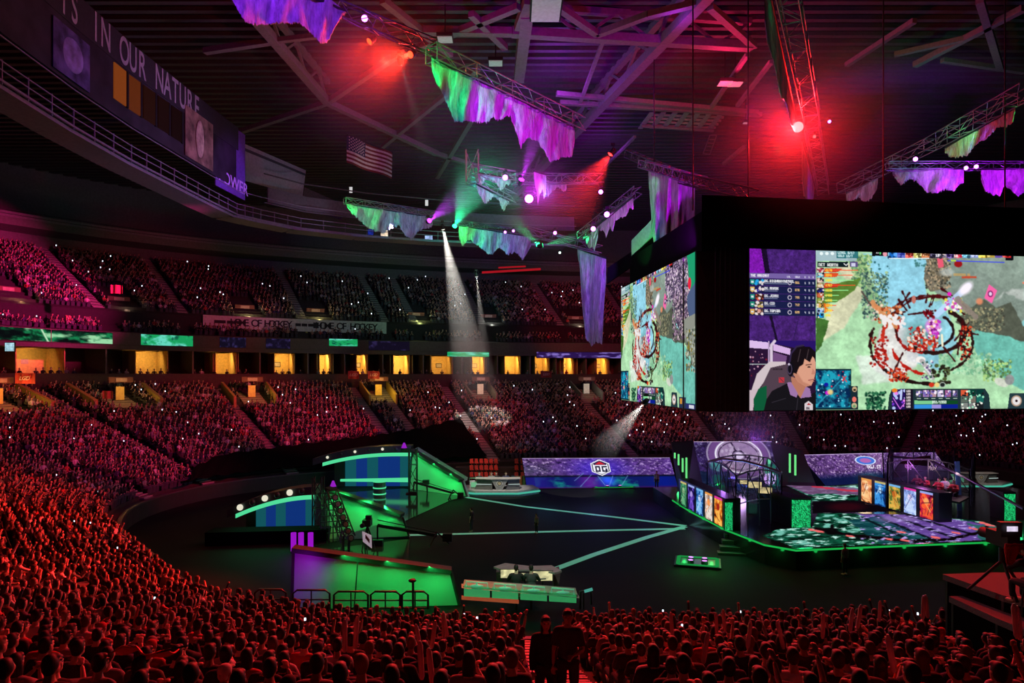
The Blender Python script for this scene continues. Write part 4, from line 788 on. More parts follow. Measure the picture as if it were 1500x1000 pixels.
drop('scenic_drop', 'small scenic drop under the upper bar of the gallery truss frame', [(700, 254), (720, 257), (748, 262)], [(700, 268), (706, 268), (714, 260), (722, 263), (728, 270), (734, 278), (740, 271), (748, 268)], 51, 53, [(735, 265, 52, 1, -5, -2, TE, 1200, 60), (705, 262, 51, -2, -5, -2, PU, 250, 50)], 15, .1)
drop('scenic_drop', 'small teal scenic drop under the lower bar of the gallery truss frame', [(698, 270), (720, 281), (746, 294)], [(698, 276), (704, 288), (710, 298), (716, 293), (724, 286), (730, 292), (737, 308), (742, 302), (746, 296)], 51, 54, [(710, 285, 51.5, -1, -5, -1, (.03, .5, .8), 1300, 60), (738, 298, 53, 1, -5, -1, (.03, .9, .35), 1100, 50)], 17, .1)
drop('scenic_drop', 'small blue and violet scenic drop right of the bright magenta lamp', [(800, 263), (830, 268)], [(800, 270), (803, 287), (810, 280), (818, 273), (826, 280), (830, 276)], 55, 57, [(812, 272, 56, -1, -5, -2, (.12, .25, 1), 1000, 60)], 19, .1)
drop('scenic_drop', 'thin hot magenta scenic strips beside the brightest magenta lamp', [(782, 250), (800, 256)], [(782, 262), (786, 278), (788, 300), (791, 282), (795, 276), (797, 292), (800, 280)], 52, 53, [(790, 268, 52.5, -1, -4, -2, (.75, .03, 1), 700, 60)], 21, .1)
drop('scenic_drop', 'row of violet scenic shards below the slanting truss left of the tall drop', [(866, 338), (895, 316), (928, 288)], [(866, 346), (870, 350), (874, 340), (884, 336), (888, 347), (894, 330), (897, 340), (902, 322), (910, 318), (917, 318), (922, 304), (928, 306)], 60, 52, [(905, 312, 55, 0, -5, -2, (.6, .02, 1), 900, 70), (885, 330, 57, 0, -5, -2, (.65, .05, 1), 600, 60)], 23, .1)
drop('scenic_drop', 'small bright green scenic shard at the foot of the slanting truss', [(858, 346), (876, 338)], [(858, 352), (863, 364), (867, 360), (871, 366), (876, 348)], 62, 60, [(866, 350, 61, 0, -5, -2, (.05, 1, .3), 700, 60)], 25, .1)
drop('scenic_drop', 'narrow edge on drop, green above and violet below, left of the red starburst', [(1121, -40), (1140, 40), (1166, 172)], [(1121, 30), (1124, 60), (1134, 90), (1144, 140), (1152, 150), (1158, 178), (1162, 184), (1166, 176)], 30.5, 44.5,
     [(1130, 20, 33, -4, -4, 0, (.03, 1, .3), 900, 70), (1142, 110, 38, -5, -4, -3, (.03, .8, .4), 700, 50), (1160, 140, 42, -5, -6, -4, (.45, .02, 1), 1500, 50)], 27, .12)
drop('scenic_drop', 'narrow pointed drop below the red starburst, green left and violet right', [(1175, 205), (1183, 235), (1193, 272)], [(1175, 262), (1178, 285), (1182, 292), (1185, 308), (1190, 300), (1193, 278)], 50, 60, [(1180, 240, 52, -4, -4, 0, (.03, .9, .35), 700, 60), (1190, 280, 56, 1, -6, -2, (.4, .03, 1), 600, 50)], 29, .12)
drop('scenic_drop', 'short scenic drop on the right truss, violet middle and green tip', [(1385, 216), (1430, 190), (1487, 158)], [(1385, 222), (1392, 229), (1404, 229), (1418, 226), (1428, 212), (1438, 206), (1450, 198), (1462, 184), (1476, 184), (1484, 178), (1487, 164)], 53, 45,
     [(1405, 212, 51, -1, -6, -2, (.35, .1, 1), 1000, 50), (1440, 195, 49, 0, -6, -3, TE, 800, 50), (1470, 172, 46.5, 1, -5, -2, G1, 700, 50)], 31, .15)
drop('scenic_drop', 'small dark teal drop at the low end of the right truss', [(1240, 283), (1262, 272), (1286, 260)], [(1240, 292), (1244, 304), (1248, 292), (1258, 288), (1268, 296), (1276, 290), (1284, 280), (1286, 268)], 63, 60, [(1262, 282, 61, -1, -6, -2, (.06, .25, .45), 600, 60)], 33, .12)
drop('scenic_drop', 'bright violet fringe above the front screen, wider left piece', [(1308, 246), (1412, 247)], [(1308, 254), (1320, 270), (1332, 262), (1345, 266), (1358, 280), (1372, 282), (1386, 276), (1398, 280), (1406, 268), (1412, 268)], 58, 56, [(1390, 262, 57, 0, -5, -3, (.5, .01, 1), 3600, 60), (1345, 262, 57, 0, -6, -3, (.3, .03, .9), 900, 60)], 35, .2)
drop('scenic_drop', 'bright violet fringe above the front screen, right piece', [(1438, 248), (1502, 247)], [(1438, 262), (1444, 280), (1456, 284), (1465, 286), (1472, 270), (1480, 276), (1492, 286), (1502, 280)], 56, 56, [(1465, 264, 56, 0, -5, -3, (.5, .01, 1), 3800, 60)], 37, .2)
TR = [((632, 78, 36.6), (850, 184, 47), .9, 'long truss carrying the largest central scenic drop'), ((1150, -30, 30), (1190, 172, 44.5), .9, 'steep truss leading to the red starburst lamp'), ((1188, 178, 45), (1206, 278, 60), .9, 'lower part of the steep truss below the red starburst lamp'), ((1232, 276, 63), (1362, 212, 54), .9, 'lower run of the right truss above the dark teal drop'), ((1362, 212, 54), (1505, 132, 43), .9, 'upper run of the right truss carrying the short drop'),
      ((500, 15, 40), (640, 72, 38), .8, 'dark truss with the red spotlights at top left'), ((690, 248, 51), (752, 259, 53), .7, 'upper bar of the truss frame over the far gallery'), ((693, 262, 51), (752, 292, 54), .7, 'lower bar of the truss frame over the far gallery'), ((752, 262, 53), (880, 262, 58), .7, 'level truss behind the magenta lamps'),
      ((770, 338, 64), (880, 366, 66), .7, 'truss with the green beams in the middle distance'), ((850, 345, 62), (935, 278, 53), .6, 'slanting truss with magenta lamps left of the tall drop'), ((1300, 243, 57), (1510, 243, 56), .6, 'level truss above the violet fringes'), ((505, 294, 67), (636, 314, 73), .6, 'truss along the left gallery scenic drop'), ((668, 326, 77), (782, 343, 83), .6, 'truss along the gallery drop beside the white beam'), ((940, 240, 58), (1030, 266, 46), .6, 'truss over the tall violet drop')]
for p, q, w_, l in TR: tag(truss(MB(), P(*p), P(*q), w_, .045).build('lighting_truss', ALU), l, 'truss')
q = P(692, 245, 51); vt = MB(); truss(vt, q+V(0, 0, -1.2), q+V(0, 0, 1.2), .9, .05); tag(vt.build('truss_tower', ALU), 'upright truss corner at the left end of the gallery truss frame', 'truss')
for p, q in (((1150, 20, 31), (1178, 140, 41)),):
    lamp('SPOT', P(*p)+V(0, -1.5, 1.5), (.1, 1, .3), 90, P(*p).lerp(P(*q), .4), .2, 80, .8)
lamp('SPOT', P(1400, 200, 48), (.05, 1, .2), 700, P(1390, 190, 53), .2, 80, .8)
# moving head lights
def moving_head(px, py, d, colr, aim, label, beam=0, es=6, ang=14, L=9, dens=.12, soft=.07, sc=1.0, group=None, blend=.35):
    p = P(px, py, d); tgt = Vector(aim); ax = (tgt-p).normalized(); t = thing('moving_head', label, 'stage light', p, group); sc = sc*.85
    r = .2*sc; MB().tube([p-ax*.62*sc, p-ax*.5*sc, p-ax*.15*sc, p-ax*.02], [r*.7, r*1.1, r*1.25, r*1.3], 14).build('lamp_head', BLACK, t)
    s_ = ax.cross(V(0, 0, 1)).normalized()*r*1.6; yk = MB(); b0 = p-ax*.35*sc
    yk.tube([b0+s_, b0+s_+V(0, 0, .45*sc), b0-s_+V(0, 0, .45*sc), b0-s_], .035*sc, 6); yk.build('yoke', STEEL, t); MB().box(b0+V(0, 0, .55*sc), (.35*sc, .35*sc, .2*sc)).build('base', BLACK, t)
    MB().disc(p, r*1.2, ax, 18).build('lens', glow('lens_%d_%d' % (px, py), colr, es, False), t)
    if beam:
        o = lamp('SPOT', p+ax*.05, colr, beam, tgt, soft, ang, blend)
        if dens:
            h = math.tan(math.radians(ang/2)); hz = haze_cone(p, ax, .1*sc, h, L, dens); tag(hz, 'haze lit by the '+label.split(' with ')[0], 'haze', kind='stuff')
    return t
def _volmat(key, build):
    if key in MATS: return MATS[key]
    m = bpy.data.materials.new(key); m.use_nodes = True; nt = m.node_tree; nt.nodes.clear(); s_ = nt.nodes.new('ShaderNodeVolumeScatter'); s_.inputs['Anisotropy'].default_value = 0
    tc = nt.nodes.new('ShaderNodeTexCoord'); o = nt.nodes.new('ShaderNodeOutputMaterial'); nt.links.new(s_.outputs[0], o.inputs['Volume'])
    def M(op, a, b=None):
        n = nt.nodes.new('ShaderNodeMath'); n.operation = op
        for i, x in enumerate((a, b)):
            if x is None: continue
            if isinstance(x, (int, float)): n.inputs[i].default_value = x
            else: nt.links.new(x, n.inputs[i])
        return n.outputs[0]
    nt.links.new(build(nt, tc.outputs['Object'], M), s_.inputs['Density']); MATS[key] = m; return m
def haze_cone(p, ax, r0, h, L, dens):
    def bd(nt, co, M):
        sp = nt.nodes.new('ShaderNodeSeparateXYZ'); nt.links.new(co, sp.inputs[0]); x, y, z = sp.outputs; r = M('SQRT', M('ADD', M('MULTIPLY', x, x), M('MULTIPLY', y, y)))
        f = M('SUBTRACT', 1.0, M('DIVIDE', r, M('ADD', M('MULTIPLY', z, h*1.1), r0))); f = M('POWER', M('MAXIMUM', f, 0.0), .6); g = M('MAXIMUM', M('SUBTRACT', 1.0, M('DIVIDE', z, L)), 0.0)
        return M('MULTIPLY', M('MULTIPLY', f, M('POWER', g, .7)), dens)
    m = _volmat('haze_cone_%.3f_%.3f_%.1f' % (dens, h, L), bd); mb = MB(); mb.tube([V(0, 0, .02), V(0, 0, L)], [r0, r0+h*1.1*L], 20, sm=False); o = mb.build('haze', m); o.matrix_world = Matrix.Translation(p) @ ax.to_track_quat('Z', 'Y').to_matrix().to_4x4(); return o
def haze_ball(c, r, dens):
    def bd(nt, co, M):
        v = nt.nodes.new('ShaderNodeVectorMath'); v.operation = 'LENGTH'; nt.links.new(co, v.inputs[0]); f = M('MAXIMUM', M('SUBTRACT', 1.0, M('DIVIDE', v.outputs['Value'], r)), 0.0); return M('MULTIPLY', M('POWER', f, 1.6), dens)
    o = MB().ball((0, 0, 0), r, 0, 20, 12).build('haze', _volmat('haze_ball_%.2f_%.3f' % (r, dens), bd)); o.location = c; return o
WH = (1, .93, .85)
moving_head(649, 335, 70, WH, P(712, 640, 92), 'white spotlight with the wide pale beam falling on the far stand', 60000, 8, 16, 26, .085)
moving_head(698, 405, 84, WH, P(722, 620, 92), 'small white spotlight with a thin beam above a grey walkout', 17000, 6, 10, 13, .08)
moving_head(944, 590, 52, WH, P(872, 672, 60), 'white spotlight with a short beam at the foot of the side screen', 10000, 6, 20, 8.5, .09)
moving_head(587, 92, 48, (1, .8, .8), P(618, 200, 56), 'pinkish spotlight with a thin faint beam inside the red glow', 3000, 5, 9, 12, .04)
moving_head(629, 323, 62, (.6, .03, 1), P(690, 275, 55), 'violet spotlight with a short beam left of the white beam', 6000, 8, 22, 6.5, .16)
moving_head(666, 331, 62, (.02, 1, .4), P(700, 260, 55), 'green spotlight with a wide teal beam right of the white beam', 6500, 8, 30, 8, .16)
moving_head(788, 358, 62, (.02, 1, .25), P(745, 315, 58), 'green spotlight with a beam up to the left in the middle distance', 4500, 8, 22, 5, .16)
moving_head(795, 359, 62, (.02, 1, .25), P(835, 350, 62), 'green spotlight with a level beam to the right in the middle distance', 3500, 6, 22, 3.2, .16)
moving_head(764, 263, 50, (.62, .02, 1), P(795, 170, 46), 'magenta spotlight with a violet beam rising to the central drop', 3000, 9, 24, 6, .16)
moving_head(775, 291, 51, (.9, .1, 1), P(765, 330, 30), 'brightest magenta lamp, largest of the far gallery truss lamps', 500, 14, 60, 3, 0, sc=1.5)
for px, py, d, sc, l in ((740, 260, 52, 1, 'pink lamp at the right end of the upper gallery truss bar'), (813, 377-36, 64, .8, 'small violet lamp right of the twin green beams'), (889, 314, 56, 1.1, 'upper magenta lamp on the slanting truss'), (869, 335, 58, 1, 'lower magenta lamp on the slanting truss'), (880, 281, 57, .9, 'lone violet lamp above the slanting truss'), (752, 338, 64, .6, 'faint violet lamp above the gallery drop, right one'), (740, 340, 64, .6, 'faint violet lamp above the gallery drop, left one'),
                         (534, 27, 40, .9, 'violet lamp at the top edge right of the cut off drop'), (1341, 233, 52, .8, 'small violet lamp on the right truss'), (1415, 246, 56, .8, 'violet lamp between the two bright fringes, left one'), (1430, 244, 56, .8, 'violet lamp between the two bright fringes, right one'), (820, 370, 66, .5, 'white green lamp below the twin green beams'), (1215, 178, 45, .5, 'tiny lamp right of the red starburst')):
    moving_head(px, py, d, (.75, .15, 1) if 'white' not in l else (.6, 1, .8), P(px-20, py+60, d-20), l, 0, 7, sc=sc)
# red lamps with their glow
moving_head(601, 80, 42, (1, .03, .01), P(560, 92, 40), 'red spotlight with a wide red fan at top left of the central drop', 9000, 7, 62, 7, .06, blend=.8)
moving_head(541, 61, 41, (1, .05, .01), P(500, 90, 40), 'dim red spotlight left of the red fan', 1200, 4, 60, 5, .03, blend=.8)
moving_head(894, 226, 50, (1, .02, .02), P(868, 262, 50), 'red spotlight with a red fan right of the central drop', 9000, 8, 58, 6, .07, blend=.7)
moving_head(1169, 186, 44, (1, .02, .02), P(1150, 230, 34), 'red starburst lamp, brightest red light under the roof', 800, 30, 80, 3, 0, sc=1.6)
moving_head(1193, 200, 45, (1, .05, .05), P(1200, 260, 34), 'small red lamp just right of the red starburst', 0, 5, sc=.5)
for px, py, d, r_, dn, e, c_, l in ((1158, 195, 43.5, 8, .055, 3600, (1, .012, .015), 'round red haze about the starburst lamp'), (560, 100, 42, 7.5, .022, 1500, (1, .03, .02), 'red haze below the two red spotlights at top left'), (785, 285, 51, 4.5, .07, 330, (.8, .04, 1), 'magenta haze about the far gallery truss lamps'), (705, 262, 55, 7, .012, 900, (.02, .8, .35), 'faint green haze behind the gallery truss frame')):
    c = P(px, py, d); tag(haze_ball(c, r_, dn), l, 'haze', kind='stuff'); lamp('POINT', P(1163, 189, 43) if px == 1158 else c+V(.3, -.4, .2), c_, e, size=.12)
# ------------------------------------------------------------------ stage
SZ = 1.2
def GS(px, py): return G(px, py, SZ)
edge = [(985, 731), (1012, 748), (1065, 775), (1120, 796), (1166, 804), (1300, 798), (1480, 791)]
ep = [GS(*q) for q in edge]; far = [V(44, 41, SZ), V(44, 60, SZ), V(12.4, 60, SZ)]
sp_ = thing('stage_platform', 'wide black stage platform with a green glowing edge on the right of the floor', 'stage', (24, 48, 0))
m_ = MB(); m_.prism([V(p.x, p.y, 0) for p in ep+far], (0, 0, SZ)); m_.build('deck', mat('stage_gloss', (.02, .02, .022), .16, var=.1), sp_)
def beads(pts, col_, name, es, wob=.5, n=3, h=.1):
    mb = MB()
    for a, b in zip(pts, pts[1:]): mb.beam(a, b, .07, h)
    return mb
em = glow('edge_green', (.02, .75, .12), .55); beads([p+V(0, 0, -.08) for p in ep], None, '', 1).build('edge_light', em, sp_)
for i, (a, b) in enumerate(zip(ep, ep[1:])):
    n = max(1, int((b-a).length/2.2))
    for k in range(n):
        q = a.lerp(b, (k+.5)/n); d = (b-a).normalized(); o_ = V(d.y, -d.x, 0)*.35; lamp('POINT', q+V(o_.x, o_.y, -.25), (.02, 1, .15), 4, size=.1, name='edge_light_point')
# lit picture floor
def floor_canvas():
    cv = Canvas(420, 240, 1105, 690, 1500, 806, (.05, .28, .2)); cv.tex(.9, 34, 30, 3); n = fbm(420, 240, 22, 34, 9)
    cv.mix(np.clip((n-.58)*14, 0, 1), (.45, .75, .68)); cv.mix(np.clip((.4-n)*10, 0, 1), (.02, .08, .06)); n = fbm(420, 240, 30, 50, 12); cv.mix(np.clip((n-.62)*20, 0, 1), (.7, .9, .85))
    cv.poly([(1250, 752), (1330, 748), (1440, 768), (1470, 785), (1390, 795), (1330, 780)], (.42, .26, .62), .9, (10, 10, 5), 2); cv.poly([(1395, 770), (1475, 765), (1480, 795), (1380, 800)], (.4, .28, .6), .8, (16, 10, 7), 2)
    cv.poly([(1240, 760), (1290, 755), (1380, 795), (1290, 795)], (.06, .25, .3), .8, (8, 10, 9), 1); cv.poly([(1420, 765), (1500, 760), (1500, 800), (1440, 798)], (.06, .42, .28), .7, (18, 12, 15), 1)
    for k in range(4): cv.line([(1262+k*22, 757-k*1), (1345+k*26, 797-k*5)], 3, (.04, .05, .09), .85, 2, k)
    cv.line([(1195, 774), (1250, 784), (1330, 792), (1390, 790), (1440, 778), (1448, 768)], 4.5, (.05, .02, .04), 1, 3, 20)
    for x, y in ((1190, 776), (1200, 778), (1245, 785), (1300, 789), (1325, 791), (1370, 787), (1400, 780), (1425, 774), (1440, 766), (1450, 769), (1320, 779)): cv.line([(x-5, y-1), (x+6, y+1)], 2.4, (.95, .42, .42), 1, 2, x)
    cv.ell((1218, 778), 9, 5, (.03, .02, .03), 1, .4); cv.rect(1216, 768, 1222, 778, (.04, .03, .04)); cv.ell((1315, 760), 30, 5, (.6, .5, .75), .6, .8); n = fbm(420, 240, 50, 60, 17); cv.mix(np.clip((n-.64)*18, 0, 1)*((cv.X > 1260) & (cv.X < 1430)), (.7, .62, .9))
    # upper end, behind the plinth
    cv.poly([(1150, 700), (1200, 712), (1290, 718), (1300, 728), (1180, 722), (1140, 706)], (.5, .3, .5), .8, (8, 14, 21), 2); cv.line([(1190, 712), (1240, 718), (1275, 720)], 2.4, (.75, .2, .3), 1, 3, 8); cv.poly([(1190, 733), (1330, 730), (1340, 752), (1190, 752)], (.05, .02, .05), 1, (6, 8, 19), 4); cv.ell((1240, 742), 26, 6, (.2, .03, .07), .8, .8)
    return cv
fc = floor_canvas()
# the picture follows the deck plane: sample it on the real floor positions
def deck_picture(name, poly, cv, z, step=.11, parent=None, gain=1.0):
    xs = [p.x for p in poly]; ys = [p.y for p in poly]; X = np.arange(min(xs), max(xs), step); Y = np.arange(min(ys), max(ys), step); XX, YY = np.meshgrid(X, Y)
    ins = np.zeros(XX.shape, bool); n = len(poly)
    for i in range(n):
        a, b = poly[i], poly[(i+1) % n]
        if a.y == b.y: continue
        ins ^= ((a.y > YY) != (b.y > YY)) & (XX < (b.x-a.x)*(YY-a.y)/(b.y-a.y)+a.x)
    px = 750+1000*XX/YY; py = 550+1000*(EYE-z)/YY
    i = np.clip(((px-cv.x0)/(cv.x1-cv.x0)*cv.w).astype(int), 0, cv.w-1); j = np.clip(((py-cv.y0)/(cv.y1-cv.y0)*cv.h).astype(int), 0, cv.h-1)
    c = lin(cv.a[j, i])*gain; I = np.arange(XX.size).reshape(XX.shape); keep = ins[:-1, :-1] & ins[1:, 1:]
    q = np.stack([I[:-1, :-1], I[:-1, 1:], I[1:, 1:], I[1:, :-1]], -1)[keep]; F = len(q); org = np.array(parent['_org']) if parent else np.zeros(3)
    me = bpy.data.meshes.new(name); me.vertices.add(XX.size); me.vertices.foreach_set('co', (np.stack([XX, YY, np.full(XX.shape, z)], -1)-org).reshape(-1).astype(np.float32))
    me.loops.add(F*4); me.loops.foreach_set('vertex_index', q.reshape(-1).astype(np.int32)); me.polygons.add(F); me.polygons.foreach_set('loop_start', (np.arange(F)*4).astype(np.int32)); me.polygons.foreach_set('loop_total', np.full(F, 4, np.int32)); me.update()
    at = me.color_attributes.new('pixel', 'FLOAT_COLOR', 'POINT'); cc = np.ones((XX.size, 4), np.float32); cc[:, :3] = c.reshape(-1, 3); at.data.foreach_set('color', cc.reshape(-1)); me.materials.append(LED)
    o = bpy.data.objects.new(name, me); COL.objects.link(o)
    if parent: o.parent = parent
    return o
lf = thing('led_floor', 'lit stage floor picture in green and violet with a dark curved crack', 'display floor', (22, 42, SZ))
deck_picture('display_front', [GS(*q) for q in ((1116, 785), (1166, 802.5), (1300, 797), (1480, 789.5), (1500, 786), (1440, 763), (1335, 754), (1198, 750), (1190, 772), (1140, 775))], fc, SZ+.012, .09, lf)
deck_picture('display_back', [GS(*q) for q in ((1140, 706), (1230, 705), (1262, 712), (1268, 738), (1340, 748), (1190, 752), (1188, 728))], fc, SZ+.012, .1, lf)
for q in ((1210, 770), (1300, 775), (1400, 780), (1200, 715)):
    c = GS(*q); lamp('AREA', c+V(0, 0, .3), (.15, 1, .6) if q[0] < 1300 else (.5, .4, 1), 60, c+V(0, 0, 5), 4, name='floor_display_light')

# hero cards on the desk fronts
def card_canvas(pal, seed, strip):
    cv = Canvas(30, 56, 0, 0, 30, 56, pal[0]); n = fbm(30, 56, 4, 7, seed); cv.mix(np.clip((n-.5)*6, 0, 1), pal[1]); cv.mix(np.clip((.42-n)*6, 0, 1), pal[2]); r = random.Random(seed)
    cv.ell((15, 20), 6, 7, pal[3], .9, .4); cv.poly([(5, 52), (10, 28), (20, 27), (26, 52)], pal[1], .8, (4, 5, seed))
    for k in range(7): cv.line([(r.uniform(0, 30), r.uniform(8, 50)), (r.uniform(0, 30), r.uniform(8, 50))], 1.6, pal[r.randrange(4)], .9)
    cv.rect(0, 0, 30, 5, strip); return cv
CL = [((.1, .35, .25), (.4, .7, .5), (.04, .12, .1), (.7, .8, .6)), ((.12, .08, .35), (.45, .3, .8), (.05, .03, .15), (.8, .7, 1)), ((.15, .4, .7), (.5, .75, .95), (.05, .15, .35), (.85, .9, 1)), ((.75, .65, .6), (.95, .9, .85), (.4, .3, .25), (1, .6, .3)), ((.85, .45, .12), (1, .75, .35), (.3, .1, .05), (.6, .12, .1))]
CR = [((.9, .55, .35), (1, .8, .55), (.5, .25, .12), (1, .9, .8)), ((.08, .3, .6), (.25, .6, .9), (.05, .12, .3), (.75, .9, 1)), ((.35, .45, .2), (.9, .7, .3), (.1, .15, .1), (.8, .4, .15)), ((.55, .65, .9), (.8, .88, 1), (.3, .35, .6), (.95, .85, .95)), ((.75, .12, .25), (1, .4, .2), (.25, .04, .15), (1, .7, .4))]
ST = [(.75, .7, .45), (.6, .65, .9), (.45, .7, .9), (.9, .6, .3), (.85, .2, .6)]
words = ['green', 'deep violet', 'light blue', 'white', 'orange', 'peach', 'blue', 'olive and gold', 'pale lilac blue', 'crimson']
def booth(name, label, f0, f1, cards, nm, box_end):
    """player booth: row of display desks on the front line f0 -> f1 (stage points) with lit cards, glass enclosure behind"""
    t = thing(name, label, 'player booth', f0); d = (f1-f0); L = d.length; d.normalize(); b = V(-d.y, d.x, 0); b = b if b.y > 0 else -b
    b2 = b if (name, 1) else b; dep = 1.0
    MB().prism([f0-d*.25, f1+d*.3, f1+d*.3+b*dep, f0-d*.25+b*dep], (0, 0, 1.98)).build('desk_block', mat('desk_block_black', (.01, .01, .012), .3), t)
    W = L/5
    for i in range(5):
        p = f0+d*(W*i+W*.12)-b*.03; q = f0+d*(W*(i+1)-W*.12)-b*.03; zt_, zb_ = 1.88, .08
        cv = card_canvas(cards[i], nm+i, ST[i] if nm < 50 else ST[(i*2+3) % 5])
        led('display_card', p+V(0, 0, zt_), q+V(0, 0, zt_), q+V(0, 0, zb_), p+V(0, 0, zb_), cv, t, words[i+(0 if nm < 50 else 5)]+' picture card')
        c = p.lerp(q, .5)-b*.5+V(0, 0, .9); a_ = cards[i][1]; lamp('AREA', c+b*.4, a_, 14, c-b*2-V(0, 0, 1.2), 1.2, name='card_light')
    return t, d, b
def leds_box(name, label, a, b, zb_, zt_, depth_dir, dep=1.3, inset=.06):
    t = thing(name, label, 'light box', a); A, B_ = V(a.x, a.y, zb_), V(b.x, b.y, zb_); dd = (B_-A).normalized()
    MB().prism([A-dd*inset, B_+dd*inset, B_+dd*inset+depth_dir*dep, A-dd*inset+depth_dir*dep], (0, 0, zt_-zb_+.12)).build('body', BLACK, t)
    n = 26; m = 30; cv = Canvas(n, m, 0, 0, n, m, (.1, .62, .35)); r = np.random.default_rng(5); cv.a = np.clip(cv.a*(.45+1.1*r.random((m, n))[..., None]), 0, 1); f = -depth_dir*.03
    led('sparkling_face', A+V(0, 0, zt_-zb_)+f, B_+V(0, 0, zt_-zb_)+f, B_+f, A+f, cv, t); c = (A+B_)/2-depth_dir*.35+V(0, 0, .8); lamp('AREA', c, (.03, 1, .3), 22, c-depth_dir*3-V(0, 0, 1.2), 1, name='box_light'); return t
f0, f1 = GS(996, 739.5), GS(1060, 774); tl, dl, bl = booth('player_booth', 'left player booth with five lit cards on its desks and a dark glass frame', f0, f1, CL, 10, None)
bl = V(abs(dl.y), abs(dl.x), 0)*1.0; bl = V(-dl.y, dl.x, 0); bl = bl if bl.x > 0 else -bl
leds_box('light_box', 'narrow sparkling green box at the near end of the left booth cards', GS(1062, 776), GS(1073, 776), SZ, SZ+1.75, V(.2, 1, 0).normalized(), 1.2)
leds_box('light_box', 'broad sparkling green box standing alone between the two booths', GS(1160-.5, 771.5), GS(1187, 772), SZ, SZ+1.75, V(-.25, 1, 0).normalized(), 5)
g0, g1 = GS(1260, 734), GS(1370, 764); tr, dr, br = booth('player_booth', 'right player booth with five lit cards and players seated behind them', g0, g1, CR, 60, None)
leds_box('light_box', 'narrow sparkling green box at the near end of the right booth cards', GS(1375, 762), GS(1388, 759), SZ, SZ+1.65, V(.2, 1, 0).normalized(), 1.2)
leds_box('light_box', 'sparkling green box farthest right on the stage behind the camera operator', GS(1471, 761), GS(1487, 761), SZ, SZ+1.75, V(0, 1, 0), 1.3)
# glass frames of the booths
GL = mat('booth_glass', (.08, .1, .14), .05, alpha=.25); FRM = mat('booth_frame', (.1, .1, .13), .35, .6)
def cage(par_, pts, ztop, bulge, label='frame'):
    """pts: four plan corners; ztop their top heights"""
    m_ = MB(); n = len(pts)
    for i in range(n):
        a, b = pts[i], pts[(i+1) % n]; za, zb2 = ztop[i], ztop[(i+1) % n]; k = 4
        for j in range(k+1): q = a.lerp(b, j/k); z = za+(zb2-za)*j/k+bulge*math.sin(math.pi*j/k); m_.beam(V(q.x, q.y, SZ), V(q.x, q.y, z), .06)
        for j in range(k):
            q, r_ = a.lerp(b, j/k), a.lerp(b, (j+1)/k); z0 = za+(zb2-za)*j/k+bulge*math.sin(math.pi*j/k); z1 = za+(zb2-za)*(j+1)/k+bulge*math.sin(math.pi*(j+1)/k)
            m_.beam(V(q.x, q.y, z0), V(r_.x, r_.y, z1), .09); m_.beam(V(q.x, q.y, z0*.6), V(r_.x, r_.y, z1*.6), .06)
            m_.beam(V(q.x, q.y, z0), V(r_.x, r_.y, z1*.6), .05)
    m_.build('enclosure_frame', FRM, par_)
    g = MB()
    for i in range(n): a, b = pts[i], pts[(i+1) % n]; g.quad(V(a.x, a.y, SZ), V(b.x, b.y, SZ), V(b.x, b.y, ztop[(i+1) % n]), V(a.x, a.y, ztop[i]))
    g.build('glass', GL, par_)
c1 = [GS(1078, 775), GS(1145, 764), GS(1118, 733), GS(1036, 740)]
cage(tl, c1, [4.6, 4.4, 4.6, 4.5], .35)
lc = [P(1145, 692, 46), P(1120, 683, 47), P(1090, 675, 48), P(1060, 672, 49.5), P(1038, 676, 51)]
MB().tube(lc, .09, 8).build('roof_arc', mat('arc_pale', (.6, .55, .65), .4), tl)
c2 = [GS(1300, 745), GS(1420, 748), GS(1428, 722), GS(1308, 722)]
cage(tr, c2, [4.6, 4.2, 4.4, 4.9], .5)
MB().tube([P(1300, 668, 53), P(1360, 673, 51), P(1415, 700, 47), P(1500, 745, 40)], .09, 8).build('roof_arc', FRM, tr)
MB().beam(GS(1406, 748), GS(1406, 748)+V(-.2, 0, 3.6), .3, .12).build('blue_post', mat('blue_post', (.05, .12, .35), .4), tr)
for nm_, cs, cl, e in (('a', P(1095, 712, 48), (.2, .35, 1), 120), ('b', P(1060, 705, 50), (.5, .2, 1), 60), ('c', P(1350, 700, 49), (.7, .2, .8), 120), ('d', P(1400, 705, 48), (.9, .6, .6), 70)): lamp('POINT', cs+V(0, 0, .6), cl, e, size=.3, name='booth_light')
def mini_monitor(c, face, label, colr=(.9, .85, .6), es=.8, s=1.0, mir=None):
    f = Vector(face).normalized(); ri = f.cross(V(0, 0, 1)).normalized(); t = thing('monitor', label, 'monitor', c, mir); h = V(0, 0, .36*s)
    MB().prism([c-ri*.36*s, c+ri*.36*s, c+ri*.36*s+h, c-ri*.36*s+h], -f*.05).build('case', BLACK, t)
    cv = Canvas(14, 8, 0, 0, 14, 8, colr); n = fbm(14, 8, 4, 3, abs(int(c.x*13)) % 97); cv.a *= (.5+n*.9)[..., None]; led('display', c-ri*.33*s+h*.95+f*.01, c+ri*.33*s+h*.95+f*.01, c+ri*.33*s+h*.06+f*.01, c-ri*.33*s+h*.06+f*.01, cv, t)
    MB().tube([c-f*.04+h*.3, c-f*.08-V(0, 0, .16*s)], .03, 6).build('stand', STEEL, t); return t
for i, (px, py) in enumerate(((1106, 715), (1121, 723), (1090, 709))): mini_monitor(P(px, py, 46.5), (-.3, -1, 0), ['small cream lit monitor in the left booth, middle one', 'small cream lit monitor in the left booth, nearest one', 'small cream lit monitor in the left booth, farthest one'][i], (.9, .82, .6), 1, 1.3 if i < 2 else .8)

